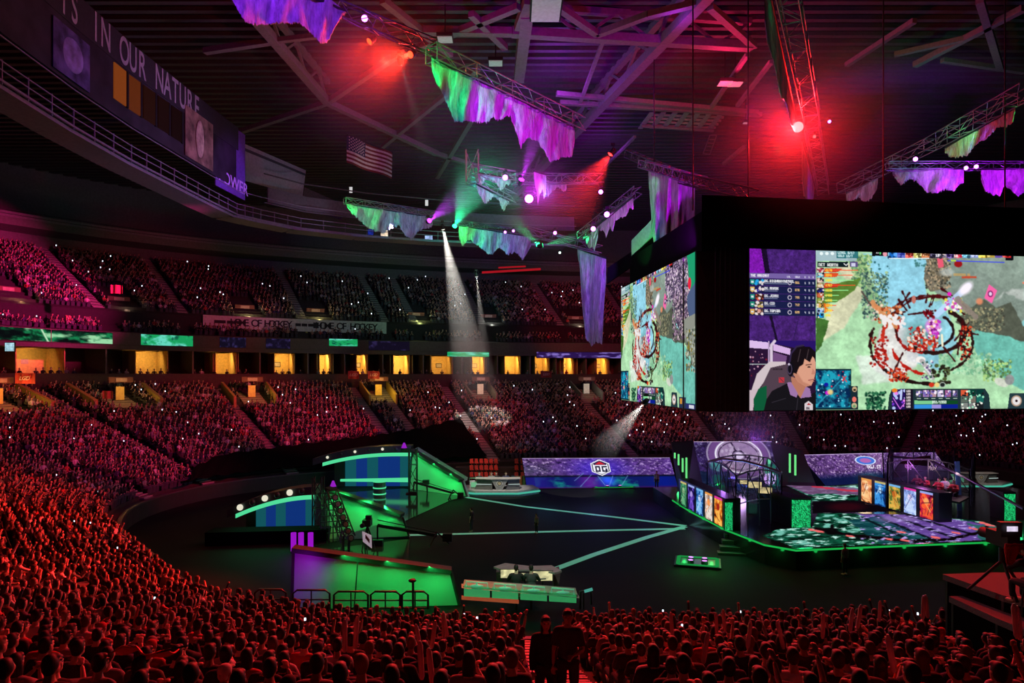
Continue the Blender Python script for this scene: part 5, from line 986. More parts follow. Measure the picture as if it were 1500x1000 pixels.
# decor walls behind the stage
def rock_canvas(w, h, kind):
    cv = Canvas(w, h, 0, 0, 100, 40, (.34, .22, .45)); n = fbm(w, h, 30, 14, 7, 5); cv.a *= (.5+n*1.1)[..., None]; n2 = fbm(w, h, 60, 22, 9, 4); cv.mix(np.clip((n2-.6)*9, 0, 1), (.75, .62, .82)); cv.mix(np.clip((.36-n2)*9, 0, 1), (.12, .05, .2))
    return cv
def og_canvas():
    cv = rock_canvas(300, 62, 0)
    for p in ([(2, 2), (20, 22)], [(30, 0), (38, 20)], [(0, 12), (24, 6), (48, 20)], [(70, 24), (80, 2)], [(58, 22), (72, 5), (98, 2)], [(86, 0), (99, 20)]): cv.line(p, .35, (.08, .05, .12), .9, 1.5, 5)
    cv.mix(np.clip((.28-cv.X/100)*2, 0, 1)*np.clip((14-abs(cv.Y-16))/14, 0, 1)*.5, (.3, .5, .45)); g = np.exp(-((cv.X-50)/20)**2-((cv.Y-14)/16)**2); cv.mix(g*.75, (.25, .16, .85)); cv.mix(np.clip((cv.X-70)/40, 0, 1)*.4, (.25, .12, .6))
    low = np.clip((cv.Y-23.5)/1.5, 0, 1); n = fbm(300, 62, 14, 6, 21); cv.mix(low, (.06, .1, .38)); cv.mix(low*np.clip((n-.45)*4, 0, 1)*(np.abs(cv.X-40) < 34), (.08, .5, .48)); cv.mix(low*np.exp(-((cv.X-42)/8)**2)*.8, (.4, .12, .6)); cv.mix(low*np.exp(-((cv.X-54)/5)**2-((cv.Y-30)/7)**2), (.2, .35, 1)); cv.mix(low*np.exp(-((cv.X-92)/8)**2), (.04, .1, .5)); cv.mix(low*np.exp(-((cv.X-8)/9)**2)*.8, (.14, .1, .5))
    cv.mix(np.clip((cv.Y-37)/3, 0, 1), (.25, .08, .35)); cv.mix(np.exp(-((cv.Y-24)/1.2)**2)*.9, (.02, .04, .08))
    for p in ([(32, 30), (39, 20)], [(35, 38), (44, 22)], [(48, 24), (52, 38)], [(58, 24), (54, 38)], [(68, 24), (62, 38)]): cv.line(p, .5, (.5, .7, .9), .6)
    hexa = lambda r: [(51+r*.9*math.cos(math.radians(a)), 13+r*1.32*math.sin(math.radians(a))) for a in (-90, -30, 30, 90, 150, 210)]
    cv.poly(hexa(8.2), (.95, .95, 1)); cv.poly(hexa(7.2), (.06, .06, .14)); cv.poly(hexa(6.6), (.95, .95, 1)); cv.poly([(46.3, 8), (51, 3.6), (55.7, 8), (55, 10), (47, 10)], (.1, .1, .3)); cv.poly([(47.5, 9), (51, 5), (54.5, 9)], (.8, .15, .2))
    for x in (47.2, 51.7): cv.rect(x, 11, x+3.6, 18.5, (.07, .07, .2)); cv.rect(x+1.1, 13, x+2.4, 16.6, (.95, .95, 1))
    cv.rect(53.4, 12.6, 55.4, 14.2, (.95, .95, 1)); cv.line([(0, .4), (100, .4)], .7, (.85, .75, .95)); return cv
def set_wall(name, label, TL, TR_, BR_, BL_, cv, parts=True):
    t = thing(name, label, 'stage wall', (TL+BR_)/2); n = (TR_-TL).cross(BL_-TL).normalized(); n = n if n.y > 0 else -n
    led('display', TL, TR_, BR_, BL_, cv, t); MB().prism([TL+n*.05, TR_+n*.05, BR_+n*.05, BL_+n*.05], n*.5).build('cabinet', BLACK, t); return t
set_wall('display_wall', 'violet rock display wall with the white hexagonal OG logo', P(765, 671, 66), P(981, 670, 68), P(993, 713, 67.6), P(772, 715.5, 66), og_canvas())
def emblem_canvas():
    cv = Canvas(200, 110, 1012, 645, 1142, 712, (.18, .12, .3)); cv.tex(.8, 20, 20, 4); n = fbm(200, 110, 40, 30, 6); cv.mix(np.clip((n-.6)*8, 0, 1), (.45, .4, .6)); c = (1082, 667)
    cv.ell(c, 52, 34, (.42, .28, .52)); cv.ell(c, 52, 34, (.6, .55, .68), 1, .1, 0, .05); cv.ell(c, 38, 25, (.6, .5, .66)); cv.ell(c, 38, 25, (.9, .88, .95), 1, .1, 0, .08); cv.ell(c, 33, 21, (.15, .08, .2), 1, .1, 0, .06)
    for a in (20, 140, 255): cv.line([(c[0]+10*math.cos(math.radians(a)), c[1]+6*math.sin(math.radians(a))), (c[0]+33*math.cos(math.radians(a)), c[1]+21*math.sin(math.radians(a)))], 2.6, (.15, .08, .2), 1, 2)
    cv.poly([(c[0]+13*math.cos(math.radians(a)), c[1]+9*math.sin(math.radians(a))) for a in (0, 60, 120, 180, 240, 300)], (.12, .06, .18)); cv.ell(c, 9, 6, (.85, .78, .92), 1, .5); cv.dots(1050, 650, 1116, 690, 90, 2.4, [(.8, .74, .85), (.48, .38, .55)], 8, .5)
    cv.ell((1130, 676), 4, 4, (.4, .85, .65)); cv.rect(1122, 680, 1142, 712, (.08, .4, .35)); cv.ell((1128, 690), 8, 9, (.2, .7, .5), .8, .6); cv.poly([(1012, 690), (1060, 690), (1060, 712), (1012, 712)], (.04, .1, .2), .8, (6, 8, 9)); cv.ell((1040, 682), 9, 8, (.25, .65, .6), .8, .7); cv.rect(1030, 695, 1046, 708, (.08, .35, .3)); cv.line([(1012, 645.5), (1142, 645.5)], 1, (.85, .75, .9)); return cv
set_wall('display_wall', 'display wall with the large round stone emblem behind the left booth', P(1016, 646.5, 62), P(1130, 646, 63), P(1143, 712, 61), P(1030, 712, 60), emblem_canvas())
def right_canvas():
    cv = rock_canvas(240, 90, 1); cv.mix(np.clip((cv.Y-24)/8, 0, 1)*.95, (.04, .08, .25)); cv.mix(np.exp(-((cv.X-80)/14)**2-((cv.Y-33)/7)**2)*.7, (.1, .35, .35)); cv.mix(np.clip((cv.X-45)/60, 0, 1)*np.clip((24-cv.Y)/6, 0, 1)*.35, (.75, .55, .75))
    cv.ell((79, 10), 12, 5.5, (.25, .45, .85), 1, .2, .1); cv.ell((79, 10), 7, 3, (.7, .4, .7), 1, .3, .1); cv.ell((79, 10), 12, 5.5, (.85, .9, 1), 1, .1, .1, .14); cv.text(80, 16.5, 'VGJ.ST', 4.4, (.95, .92, 1)); cv.line([(0, .5), (100, .5)], .8, (.8, .7, .9)); cv.poly([(0, 0), (14, 40), (0, 40)], (.02, .02, .06)); return cv
set_wall('display_wall', 'violet rock display wall with a blue oval logo left of the right booth', P(1170, 666, 62), P(1292, 663, 60), P(1294, 706, 59), P(1196, 712, 60.5), right_canvas())
r2 = rock_canvas(120, 60, 2); r2.mix(np.clip((r2.Y-22)/8, 0, 1)*.9, (.05, .04, .12)); set_wall('display_wall', 'short violet display wall seen through the right booth frame', P(1294, 663, 60), P(1370, 662, 58), P(1396, 700, 57), P(1296, 706, 59), r2)
# dark wings with upright green light bars
def wing(label, pts, bars):
    t = thing('stage_wing', label, 'stage wall', P(*pts[0])); MB().prism([P(*p) for p in pts], (.1, .8, 0)).build('panel', mat('wing_black', (.012, .014, .02), .5), t)
    for x, y0, y1, d in bars: MB().beam(P(x, y0, d), P(x, y1, d), .13).build('light_bar', glow('bar_green', (.2, 1, .3), .8), t)
wing('dark angled wing with upright green light bars right of the OG wall', [(984, 648, 64), (1016, 646, 62), (1030, 712, 60), (1006, 728, 57), (995, 722, 60)], [(988.5, 663, 671, 61), (994, 665, 681, 60.5), (1000, 671, 691, 59.5), (1005.5, 670, 700, 58.5)])
wing('dark wing with two tall green light bars between the emblem and right wall', [(1130, 648, 62.5), (1176, 660, 62), (1196, 712, 60.5), (1143, 712, 61)], [(1157, 664, 692, 60), (1165, 666, 696, 59.6)])
for px, py, c_, e in ((875, 700, (.2, .25, 1), 150), (800, 705, (.15, .5, 1), 60), (950, 705, (.15, .1, 1), 100), (1085, 700, (.7, .4, 1), 120), (1000, 715, (.05, .9, .2), 60), (1230, 705, (.4, .3, 1), 100)): lamp('POINT', P(px, py, 58), c_, e, size=.5, name='wall_spill')
# violet light smoke above the emblem wall
tag(haze_ball(P(1105, 632, 61), 5, .05), 'violet haze rising over the round emblem wall', 'haze', kind='stuff'); lamp('POINT', P(1108, 642, 60.6), (.45, .1, 1), 170, size=.3)
# violet floor lamps; green frame and points added for the glow on the floor
def lamp_pad(label, px, py, w_, d_, rot, lamps=True, z=0.0, e=60):
    c = G(px, py, z); t = thing('light_pad', label, 'floor light', c); M_ = Matrix.Rotation(rot, 3, 'Z'); q = lambda a, b, h=0: c+M_ @ V(a, b, 0)+V(0, 0, h)
    m_ = MB(); m_.box(c+V(0, 0, .06), (w_, d_, .1), rot); m_.build('base', mat('pad_black', (.03, .035, .03), .4), t)
    fr = MB()
    for a, b in ((q(-w_*.42, -d_*.42, .14), q(w_*.42, -d_*.42, .14)), (q(w_*.42, -d_*.42, .14), q(w_*.42, d_*.42, .14)), (q(w_*.42, d_*.42, .14), q(-w_*.42, d_*.42, .14)), (q(-w_*.42, d_*.42, .14), q(-w_*.42, -d_*.42, .14))): fr.beam(a, b, .22, .04)
    fr.build('green_glow_frame', glow('pad_green_glow', (.02, .5, .1), .5), t)
    for sx in (-1, 1):
        for sy in (-1, 1):
            lamp('POINT', q(sx*w_*.3, sy*d_*.3, .45), (.02, 1, .15), e*.2, size=.1, name='pad_light')
            if lamps: p = q(sx*w_*.15, sy*d_*.15, .12); MB().tube([p, p+V(0, 0, .14)], [.2, .16], 12).build('lamp_housing', BLACK, t); MB().disc(p+V(0, 0, .15), .15, (0, 0, 1), 12).build('lamp_lens', glow('pad_lens', (.7, .2, 1), 2.2), t)
    return t
lamp_pad('green glowing floor pad with four violet lamps in front of the stage', 1022, 825, 2.6, 2.1, -.28)
lamp_pad('small green floor pad with a violet lamp at the foot of the OG wall', 898, 714, 4.2, 1.6, .1, True, 0, 60)
tag(haze_cone(G(1020, 824)+V(0, 0, .2), V(0, 0, 1), .4, .2, 3.5, .08), 'faint violet haze over the front floor pad', 'haze', kind='stuff'); lamp('SPOT', G(1020, 824)+V(0, 0, .3), (.4, .02, 1), 180, G(1020, 824)+V(0, 0, 5), .1, 40, .5)
# pale light lines in the floor
LNM = mat('floor_line_green', (.25, .6, .45), .5, emit=(.1, .42, .26), es=.5, var=.1)
for pts, w_, l in (([(683, 728), (770, 742), (900, 757), (1005, 770)], .42, 'pale green floor line from the far desk to the stage corner'), ([(598, 783.5), (700, 781), (860, 777), (1003, 774)], .42, 'pale green floor line crossing the middle of the floor'), ([(808, 835), (870, 812), (950, 786), (1003, 771)], .5, 'broad pale green floor line from the near desk to the stage corner')):
    m_ = MB(); g_ = [G(*p, .015) for p in pts]
    for a, b in zip(g_, g_[1:]): m_.beam(a, b, w_, .02)
    tag(m_.build('floor_light_line', LNM), l, 'floor light')
stp = thing('stage_steps', 'dark steps with pale edges leading up to the stage by the floor pad', 'steps', G(1080, 800))
for k in range(4): c = G(1078+k*3, 812-k*9, .25*k); MB().box(c, (2.2, .6, .25), -.2).build('tread', mat('step_black', (.03, .03, .032), .5), stp); MB().box(c+V(0, -.28, .13), (2.2, .05, .02), -.2).build('edge_strip', mat('step_edge', (.25, .26, .25), .5), stp)

# ------------------------------------------------------------------ green lit studio at the left of the floor
GP = mat('studio_panel', (.42, .6, .46), .4, var=.04, scale=.4); RIM = mat('panel_rim', (.02, .03, .02), .5)
def slab(label, TL, TR_, BR_, BL_, rimw=.25, n_lights=3, e=60, f0=0):
    t = thing('studio_wall', label, 'studio wall', (BL_+BR_)/2); n = (TR_-TL).cross(BL_-TL).normalized(); n = n if n.y > 0 else -n
    MB().prism([TL, TR_, BR_, BL_], n*.4).build('panel', GP, t); up = V(0, 0, .2)
    m_ = MB(); m_.beam(TL+up*.5-n*.1, TR_+up*.5-n*.1, .7, .22); m_.beam(TR_, BR_, .12); m_.beam(TL, BL_, .12); m_.build('top_cap', RIM, t)
    for i in range(n_lights):
        fi = f0+(1-f0)*(i+.5)/n_lights; p = TL.lerp(TR_, fi)-n*.55+V(0, 0, .15); b = BL_.lerp(BR_, fi); o = lamp('AREA', p, (.02, 1, .2), e*.5, (p+V(0, 0, -1.0))*.5+b*.5, (TR_-TL).length/n_lights*.9, sy=.15, name='wall_washer')
    return t, n
s1, n1_ = slab('nearest green lit wall behind the crowd barriers, violet at its left end', P(430, 806, 32.4), P(661, 838, 33), P(673, 886, 32.7), P(428, 893, 32), .25, 3, 85, .2)
o = lamp('SPOT', P(432, 842, 30.3), (.4, .003, .8), 90, P(438, 838, 32.3), .1, 100, .9)
MB().beam(P(524, 822, 32.2), P(519, 890, 31.9), .05, .05).build('seam', RIM, s1)
s2, n2_ = slab('green lit wall in the middle of the studio beside the scaffold', P(480, 718, 47.5), P(590, 757, 46), P(599, 785, 46), P(478, 791, 45.8), .25, 3, 105)
s3, n3_ = slab('farthest green lit wall sloping down to the white analyst desk', P(604, 660, 66.5), P(677, 705, 62.5), P(684, 727, 61.8), P(600, 716, 66), .25, 3, 130)
m_ = MB(); m_.prism([P(607, 657, 67), P(680, 702, 62.8), P(679, 706, 62.4), P(606, 664, 66.2)], (.3, .6, .1)); m_.build('sloping_cap', mat('cap_green', (.3, .45, .35), .5), s3)
lamp('AREA', P(640, 676, 61), (.05, 1, .25), 60, P(640, 684, 64), 3, sy=.3)
gf = MB(); gf.prism([G(462, 800, .02), G(566, 776, .02), G(660, 733, .02), G(683, 727.5, .02), G(590, 716, .02), G(500, 722, .02)], (0, 0, .04)); tag(gf.build('studio_floor', mat('studio_gloss', (.03, .045, .035), .1, var=.05)), 'glossy dark studio floor mirroring the green walls', 'studio floor')
gf = MB(); gf.prism([G(470, 806, .02), G(600, 790, .02), G(598, 828, .02), G(470, 820, .02)], (0, 0, .05)); tag(gf.build('studio_floor', MATS['studio_gloss']), 'glossy dark floor strip in front of the middle green wall', 'studio floor')
def studio_set(label, x0, x1, ytop, ybot, d, curve, seed, counter):
    t = thing('studio_set', label, 'studio set', P((x0+x1)/2, ybot, d)); r = random.Random(seed)
    BLUE = glow('set_blue', (.008, .05, .3), .6); TEALP = glow('set_teal', (.01, .14, .17), .6); DARK = mat('set_dark', (.02, .03, .03), .5); STRIP = glow('strip_mint', (.1, .85, .38), .85)
    W = x1-x0; yb = ybot; k = 7
    for i in range(k):
        a, b = x0+W*(.22+.78*i/k), x0+W*(.22+.78*(i+1)/k); m_ = [BLUE, TEALP, BLUE, TEALP, BLUE, BLUE, TEALP][i]
        if i == 0: m_ = DARK
        MB().prism([P(a, ytop(a)+6, d+1), P(b-.6, ytop(b)+6, d+1), P(b-.6, yb, d+1), P(a, yb, d+1)], (0, .2, 0)).build('wall_panel', m_, t)
    can = MB(); st = MB(); n = 20
    for i in range(n):
        a, b = x0+W*i/n, x0+W*(i+1)/n; f0_, f1_ = i/n, (i+1)/n
        can.prism([P(a, ytop(a)-curve[0], d-.6), P(b, ytop(b)-curve[0], d-.6), P(b, ytop(b)+.5, d-.6), P(a, ytop(a)+.5, d-.6)], (0, 1.6, 0))
        if .08 < f0_ < .97: st.prism([P(a, ytop(a)+1, d-.4), P(b, ytop(b)+1, d-.4), P(b, ytop(b)+1+curve[1], d-.4), P(a, ytop(a)+1+curve[1], d-.4)], (0, .1, 0))
    can.build('canopy', mat('canopy_green', (.04, .08, .06), .4), t); st.build('light_strip', STRIP, t)
    for i in range(6):
        a = x0+W*(.15+.14*i); p = P(a, ytop(a)-curve[0]*.55, d-.7); MB().ball(p, .14 if d > 55 else .22, 0, 10, 6).build('lamp_bulb', glow('bulb_cream', (1, .95, .75), .8) if i % 2 == 0 else MATS['canopy_green'], t)
    if counter:
        MB().prism([P(x0+W*.28, yb-10, d-2), P(x1-4, yb-12, d-2.5), P(x1-4, yb-6, d-2.5), P(x0+W*.28, yb-7, d-2)], (0, .3, 0)).build('bench_light', STRIP, t)
        cyl = MB(); c = P(556, 704, d-5); cyl.tube([V(c.x, c.y, 0), V(c.x, c.y, 1.4)], .55, 20); cyl.build('round_table_base', mat('green_metal', (.1, .3, .18), .3, .5), t)
        for z in (1.42, .85, .3): MB().tube([V(c.x, c.y, z-.05), V(c.x, c.y, z+.05)], .6, 20).build('round_table_ring', STRIP, t)
    lamp('AREA', P((x0+x1)/2, ytop((x0+x1)/2)+4, d-1), (.05, 1, .4), 60 if d > 55 else 50, P((x0+x1)/2, yb, d-2), 5, sy=1); return t
studio_set('far studio set with blue panels, mint light strip and a ringed round table', 458, 602, lambda x: 662+19*max(0, (585-x)/127)**2.2, 712, 67, (9, 5), 3, True)
studio_set('near studio set with a long curved mint strip over blue panels', 332, 462, lambda x: 724+34*max(0, (462-x)/130)**1.9, 772, 47.5, (11, 6), 5, False)
m_ = MB(); m_.prism([P(300, 780, 44), P(478, 776, 45), P(478, 812, 45), P(300, 812, 44)], (0, 1.5, 0)); tag(m_.build('studio_deck', DRAPE), 'black draped deck below the near studio set', 'deck')
for i, x in enumerate((430, 441, 455)):
    c = P(x, 800, 42.5); t = thing('tube_light', ['left', 'middle', 'right'][i]+' of the three violet upright tube lights above the near green wall', 'light tube', c)
    MB().tube([c+V(0, 0, -.3), c+V(0, 0, .85)], .17, 12).build('tube', glow('violet_tube', (.36, .008, .62), .85), t); MB().tube([c+V(0, 0, -.4), c+V(0, 0, -.28)], .2, 12).build('socket', BLACK, t)
lamp('POINT', P(441, 794, 41.5), (.5, .02, 1), 50, size=.3)
for px, py, d, l in ((592, 652, 66, 'violet floor light on top of the far studio canopy'), (488, 708, 60, 'violet floor light between the two studio sets')):
    c = P(px, py, d); t = thing('cone_light', l, 'stage light', c); MB().tube([c-V(0, 0, .25), c+V(0, 0, .25)], [.28, .08], 12).build('haze_glow_cone', glow('violet_haze_glow', (.4, .02, .7), .7), t); MB().tube([c-V(0, 0, .4), c-V(0, 0, .25)], .35, 12).build('base', BLACK, t); lamp('POINT', c+V(0, -.6, .6), (.5, .02, 1), 30, size=.2)  # solid cone given a glow for the spike of lit haze
# scaffold towers
def tower(label, px, d, z0, z1, w_=1.0):
    c = P(px, 700, d); m_ = MB(); truss(m_, V(c.x, c.y, z0), V(c.x, c.y, z1), w_, .05); tag(m_.build('scaffold_tower', mat('scaffold_black', (.02, .025, .02), .5)), label, 'truss')
tower('black truss tower standing between the far set and the green slope', 605, 62, 0, 4.4, .7)
tower('black truss tower at the right end of the near studio set', 466, 46, 0, 4.2, .6)
m_ = MB(); a, b = P(484, 722, 45), P(510, 790, 43); truss(m_, a, b, .7, .05); tag(m_.build('light_ladder', MATS['scaffold_black']), 'sloping black ladder rack of lamps in front of the middle green wall', 'truss')
m_ = MB()
for i in range(8): m_.beam(P(470, 722+i*8.5, 45.2), P(492+i*3.5, 722+i*8, 45), .06)
for i in range(6): m_.beam(P(470+i*6, 718+i*3, 45.4), P(470+i*6, 796, 45.2), .06)
m_.beam(P(503, 785, 43), P(503, 812, 42.6), .14); m_.beam(P(511, 787, 43), P(511, 812, 42.6), .14); tag(m_.build('scaffold_grid', MATS['scaffold_black']), 'black scaffold grid in front of the middle green wall', 'scaffold')
r_ = random.Random(4)
for i in range(7):
    c = a.lerp(b, (i+.5)/7)+V(.2, -.4, 0); moving = thing('par_lamp', ['topmost', 'second', 'third', 'fourth', 'fifth', 'sixth', 'lowest'][i]+' black lamp on the sloping ladder rack by the green wall', 'stage light', c); MB().tube([c, c+V(.25, -.35, .05)], [.16, .2], 10).build('can', BLACK, moving); MB().disc(c+V(.25, -.36, .05), .15, V(.25, -.35, .05), 10).build('lens', mat('dull_lens', (.4, .42, .35), .2), moving)
# jib cameras
def jib(label, px, py, d, ax, ay, ad, s=1.0):
    c, e = P(px, py, d), P(ax, ay, ad); t = thing('crane_camera', label, 'camera crane', e); m_ = MB(); m_.beam(c, e, .16*s, .2*s); m_.beam(c+V(0, 0, .35*s), e+V(0, 0, .2*s), .05); m_.build('crane_arm', BLACK, t)
    h = MB(); h.beam(c, c-V(0, 0, .9*s), .1); h.box(c-V(0, 0, 1.1*s), (.7*s, .45*s, .35*s)); h.tube([c-V(.3*s, 0, 1.1*s), c-V(.75*s, .1, 1.15*s)], .14*s, 10); h.build('camera_head', BLACK, t)
    g = V(e.x, e.y, 0); m_ = MB(); m_.beam(e, V(e.x, e.y, .6), .22)
    for a_ in (0, 2.1, 4.2): m_.beam(V(e.x, e.y, .8), g+V(math.cos(a_)*.8, math.sin(a_)*.8, .05), .08)
    m_.build('tripod', BLACK, t); MB().box(e+(e-c).normalized()*.7, (.6*s, .4*s, .5*s)).build('counterweight', BLACK, t); return t
jib('camera crane reaching across the middle of the studio', 553, 769, 44, 640, 784, 44.5)
jib('camera crane in front of the farthest green wall', 606, 706, 60, 664, 722, 61, .9)
c = P(537, 776, 43); tc_ = thing('studio_camera', 'studio camera on a stand beside the white board', 'camera', V(c.x, c.y, 0)); MB().box(P(538, 765, 43), (.5, .7, .4)).build('body', BLACK, tc_); MB().box(P(540, 758, 43), (.35, .3, .3)).build('viewfinder', BLACK, tc_); MB().tube([P(534, 768, 43), P(530, 770, 42.4)], .14, 10).build('lens', BLACK, tc_)
m_ = MB(); q = P(538, 770, 43); m_.beam(q, V(q.x, q.y, .9), .12)
for a_ in (0, 2.1, 4.2): m_.beam(V(q.x, q.y, 1.6), V(q.x+.5*math.cos(a_), q.y+.5*math.sin(a_), .05), .07)
m_.build('tripod', BLACK, tc_)
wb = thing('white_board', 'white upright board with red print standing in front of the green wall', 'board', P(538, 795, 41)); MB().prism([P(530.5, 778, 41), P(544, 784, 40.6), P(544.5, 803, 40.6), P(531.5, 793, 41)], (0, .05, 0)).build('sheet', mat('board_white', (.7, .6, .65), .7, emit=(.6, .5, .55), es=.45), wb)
m_ = MB(); [m_.box(P(536+k*1.6, 786+k*2, 40.7), (.06, .03, .25)) for k in range(4)]; m_.build('print', mat('board_red', (.7, .1, .15), .7), wb); MB().beam(P(538, 800, 40.9), V(P(538, 800, 40.9).x, 40.9, 0), .06).build('stand', STEEL, wb)
c = G(567, 735, 0); cm = thing('studio_camera', 'camera on a pedestal silhouetted against the farthest green wall', 'camera', P(627, 716, 63.5)); MB().box(P(624, 706, 63.5), (.6, .5, .4)).build('body', BLACK, cm); MB().beam(P(620, 708, 63.4), P(615, 708, 63.3), .2).build('lens', BLACK, cm); MB().beam(P(625, 708, 63.5), P(626, 722, 63.5), .12).build('pedestal', BLACK, cm)

# ------------------------------------------------------------------ analyst desks
def wedge_desk(t, c, sc=1.0, rz=0):
    M_ = Matrix.Rotation(rz, 3, 'Z'); q = lambda x, y, z: c+M_ @ V(x*sc, y*sc, z*sc); CH = mat('desk_charcoal', (.09, .085, .08), .5); TP = mat('desk_top_grey', (.5, .47, .43), .4)
    for x0, x1, y0, y1 in ((-2.3, -.75, .15, -.15), (.85, 2.0, -.15, .15)):
        m_ = MB(); m_.prism([q(x0, y0, .55), q(x1, y1, .55), q(x1, y1+.7, .55), q(x0, y0+.7, .55)], (0, 0, .45*sc)); m_.add([q(x0-.25, y0-.15, 0), q(x1+.05, y1-.15, 0), q(x1+.05, y1+.8, 0), q(x0-.25, y0+.8, 0), q(x0, y0, .5), q(x1, y1, .5), q(x1, y1+.7, .5), q(x0, y0+.7, .5)], [(0, 1, 5, 4), (1, 2, 6, 5), (2, 3, 7, 6), (3, 0, 4, 7), (4, 5, 6, 7)]); m_.build('pedestal', CH, t)
    MB().prism([q(-.85, -.2, 1), q(.85, -.2, 1), q(.3, -.2, 0), q(-.3, -.2, 0)], M_ @ V(0, .7*sc, 0)).build('front_shield', GREY, t)
    for r_, m2, e_ in ((.3, WHITE, 0), (.24, CH, .012), (.16, mat('badge_gold', (.5, .42, .25), .4), .024)): MB().disc(q(0, -.22-e_, .62), r_*sc, M_ @ V(0, -1, 0), 20).build('round_badge', m2, t)
    m_ = MB(); m_.prism([q(-2.45, 0, 1.02), q(-.9, -.3, 1.02), q(.9, -.3, 1.02), q(2.1, 0, 1.02), q(2.1, 1, 1.02), q(-2.45, 1, 1.02)], (0, 0, .07*sc)); m_.build('desk_top', TP, t)
    MB().beam(q(-2.35, -.02, .52), q(-.8, -.2, .52), .05).build('light_line', glow('desk_line', (.7, .9, .85), .6), t); MB().beam(q(.9, -.2, .52), q(2.05, 0, .52), .05).build('light_line', MATS['desk_line'], t)
def analyst_stage(label, c, sc, teal=True):
    t = thing('analyst_desk', label, 'desk', c); pts = [(-5, 1.6), (-4.4, -.2), (-2.4, -1.4), (1.8, -1.4), (4, .2), (3.4, 2.4), (-4.8, 2.4)]
    MB().prism([c+V(x*sc, y*sc, 0) for x, y in pts], (0, 0, .55*sc)).build('platform', mat('platform_top', (.35, .34, .32), .6), t)
    m_ = MB(); e_ = [c+V(x*sc*1.02, y*sc*1.03-.02, .3*sc) for x, y in pts[1:5]]
    for a, b in zip(e_, e_[1:]): m_.beam(a, b, .1, .14)
    m_.build('edge_light', glow('edge_teal', (.08, .6, .42), .75), t); wedge_desk(t, c+V(0, -.4*sc, .55*sc), sc); return t
a1 = analyst_stage('white lit analyst desk with a round badge at the far end of the floor', V(-1.15, 63.4, 0), .92)
c = P(706, 712, 63); sc_ = thing('side_counter', 'pale green lit side counter left of the far analyst desk', 'counter', c)
MB().prism([P(688, 705, 63.4), P(707, 705, 63.4), P(707, 716, 63.4), P(688, 716, 63.4)], (0, .7, 0)).build('body', WHITE, sc_); MB().prism([P(690, 706.5, 63.3), P(705.5, 706.5, 63.3), P(705.5, 713, 63.3), P(690, 713, 63.3)], (0, .03, 0)).build('lit_panel', glow('counter_lit', (.18, .55, .28), .8), sc_); MB().tube([P(688, 705, 63.5), P(688, 700, 63.5), P(706, 700, 63.5), P(706, 705, 63.5)], .03, 6).build('rail', mat('mint_rail', (.4, .7, .5), .4), sc_)
a2 = analyst_stage('second analyst desk with pale panels on the far right of the floor', G(1432, 716, 0)+V(0, 0, .2), .85)
lamp('SPOT', (-1, 56, 16), (1, .95, .85), 9000, (-1.2, 63.4, .8), .3, 22, .6); lamp('SPOT', (40, 52, 16), (.9, .95, .85), 5000, (44, 66, .8), .3, 22, .6)
for i, (px, py) in enumerate(((1345, 715),)): pass
st2 = thing('side_counter', 'pale green lit counter left of the right analyst desk', 'counter', P(1395, 710, 58)); MB().prism([P(1380, 696, 58), P(1412, 696, 58), P(1412, 706, 58), P(1380, 706, 58)], (0, .7, 0)).build('body', glow('counter_lit2', (.12, .4, .24), .7), st2); MB().prism([P(1395, 698, 57.9), P(1404, 698, 57.9), P(1404, 704, 57.9), P(1395, 704, 57.9)], (0, .03, 0)).build('screen', glow('screen_pale', (.5, .75, .55), .7), st2)
# colourful low boards right of the far desk
cb = thing('colour_board', 'low colourful board between the far desk and the OG wall', 'board', P(762, 706, 68)); 
for i, (x, c_) in enumerate(((749, (.1, .35, .5)), (755, (.7, .65, .4)), (761, (.8, .3, .1)), (764.5, (.2, .5, .2)))): MB().prism([P(x, 697, 68), P(x+5, 697, 68), P(x+5, 711, 68), P(x, 711, 68)], (0, .2, 0)).build('panel', mat('colour_panel_%d' % i, c_, .6), cb)
lamp('SPOT', (0, 60, 10), (1, .8, .7), 500, P(762, 704, 68), .3, 20, .6); lamp('SPOT', (-3, 64, 12), (1, .25, .15), 1500, (-5, 79, 2), .3, 50, .7)
# near caster desk, seen from behind
D = 34.6; nd = thing('caster_desk', 'grey winged caster desk with three lit monitors and two seated people', 'desk', P(775, 866, D))
zt_ = 1.55
def GD(px, py): return G(px, py, zt_)
MB().prism([GD(723, 832), GD(740, 826.5), GD(775, 831), GD(808, 830), GD(823, 838), GD(812, 841), GD(792, 836.5), GD(757, 836.5), GD(736, 837)], (0, 0, .08)).build('desk_top', mat('desk_pale', (.34, .32, .31), .5), nd)
m_ = MB(); m_.prism([P(727, 838, 34), P(738, 838, 34), P(733, 862, 33.7), P(728, 862, 33.7)], (0, 1.2, 0)); m_.prism([P(811, 842, 33.8), P(821, 839, 34), P(818, 862, 33.7), P(811, 864, 33.6)], (0, 1.2, 0)); m_.build('side_panel', mat('desk_side', (.1, .095, .085), .6), nd)
MB().prism([G(731, 842, 1.25), G(742, 841, 1.25), G(800, 845, 1.25), G(808, 842, 1.25), G(810, 847, 1.25), G(778, 851, 1.25), G(760, 850, 1.25)], (0, 0, .06)).build('shelf', MATS['desk_pale'], nd)
for i, (x, y, s_) in enumerate(((746, 843, 1.25), (769, 845, .95), (795, 847, 1.4))): mini_monitor(P(x, y+4, 32.7), (0, -1, .1), 'lit cream monitor on the near caster desk, '+['left one', 'middle one between the two people', 'right and widest one'][i], (.85, .83, .62), 1, s_)
ct = thing('lit_counter', 'long mint lit counter behind the front barrier with four handrail hoops', 'counter', P(760, 878, 30.5))
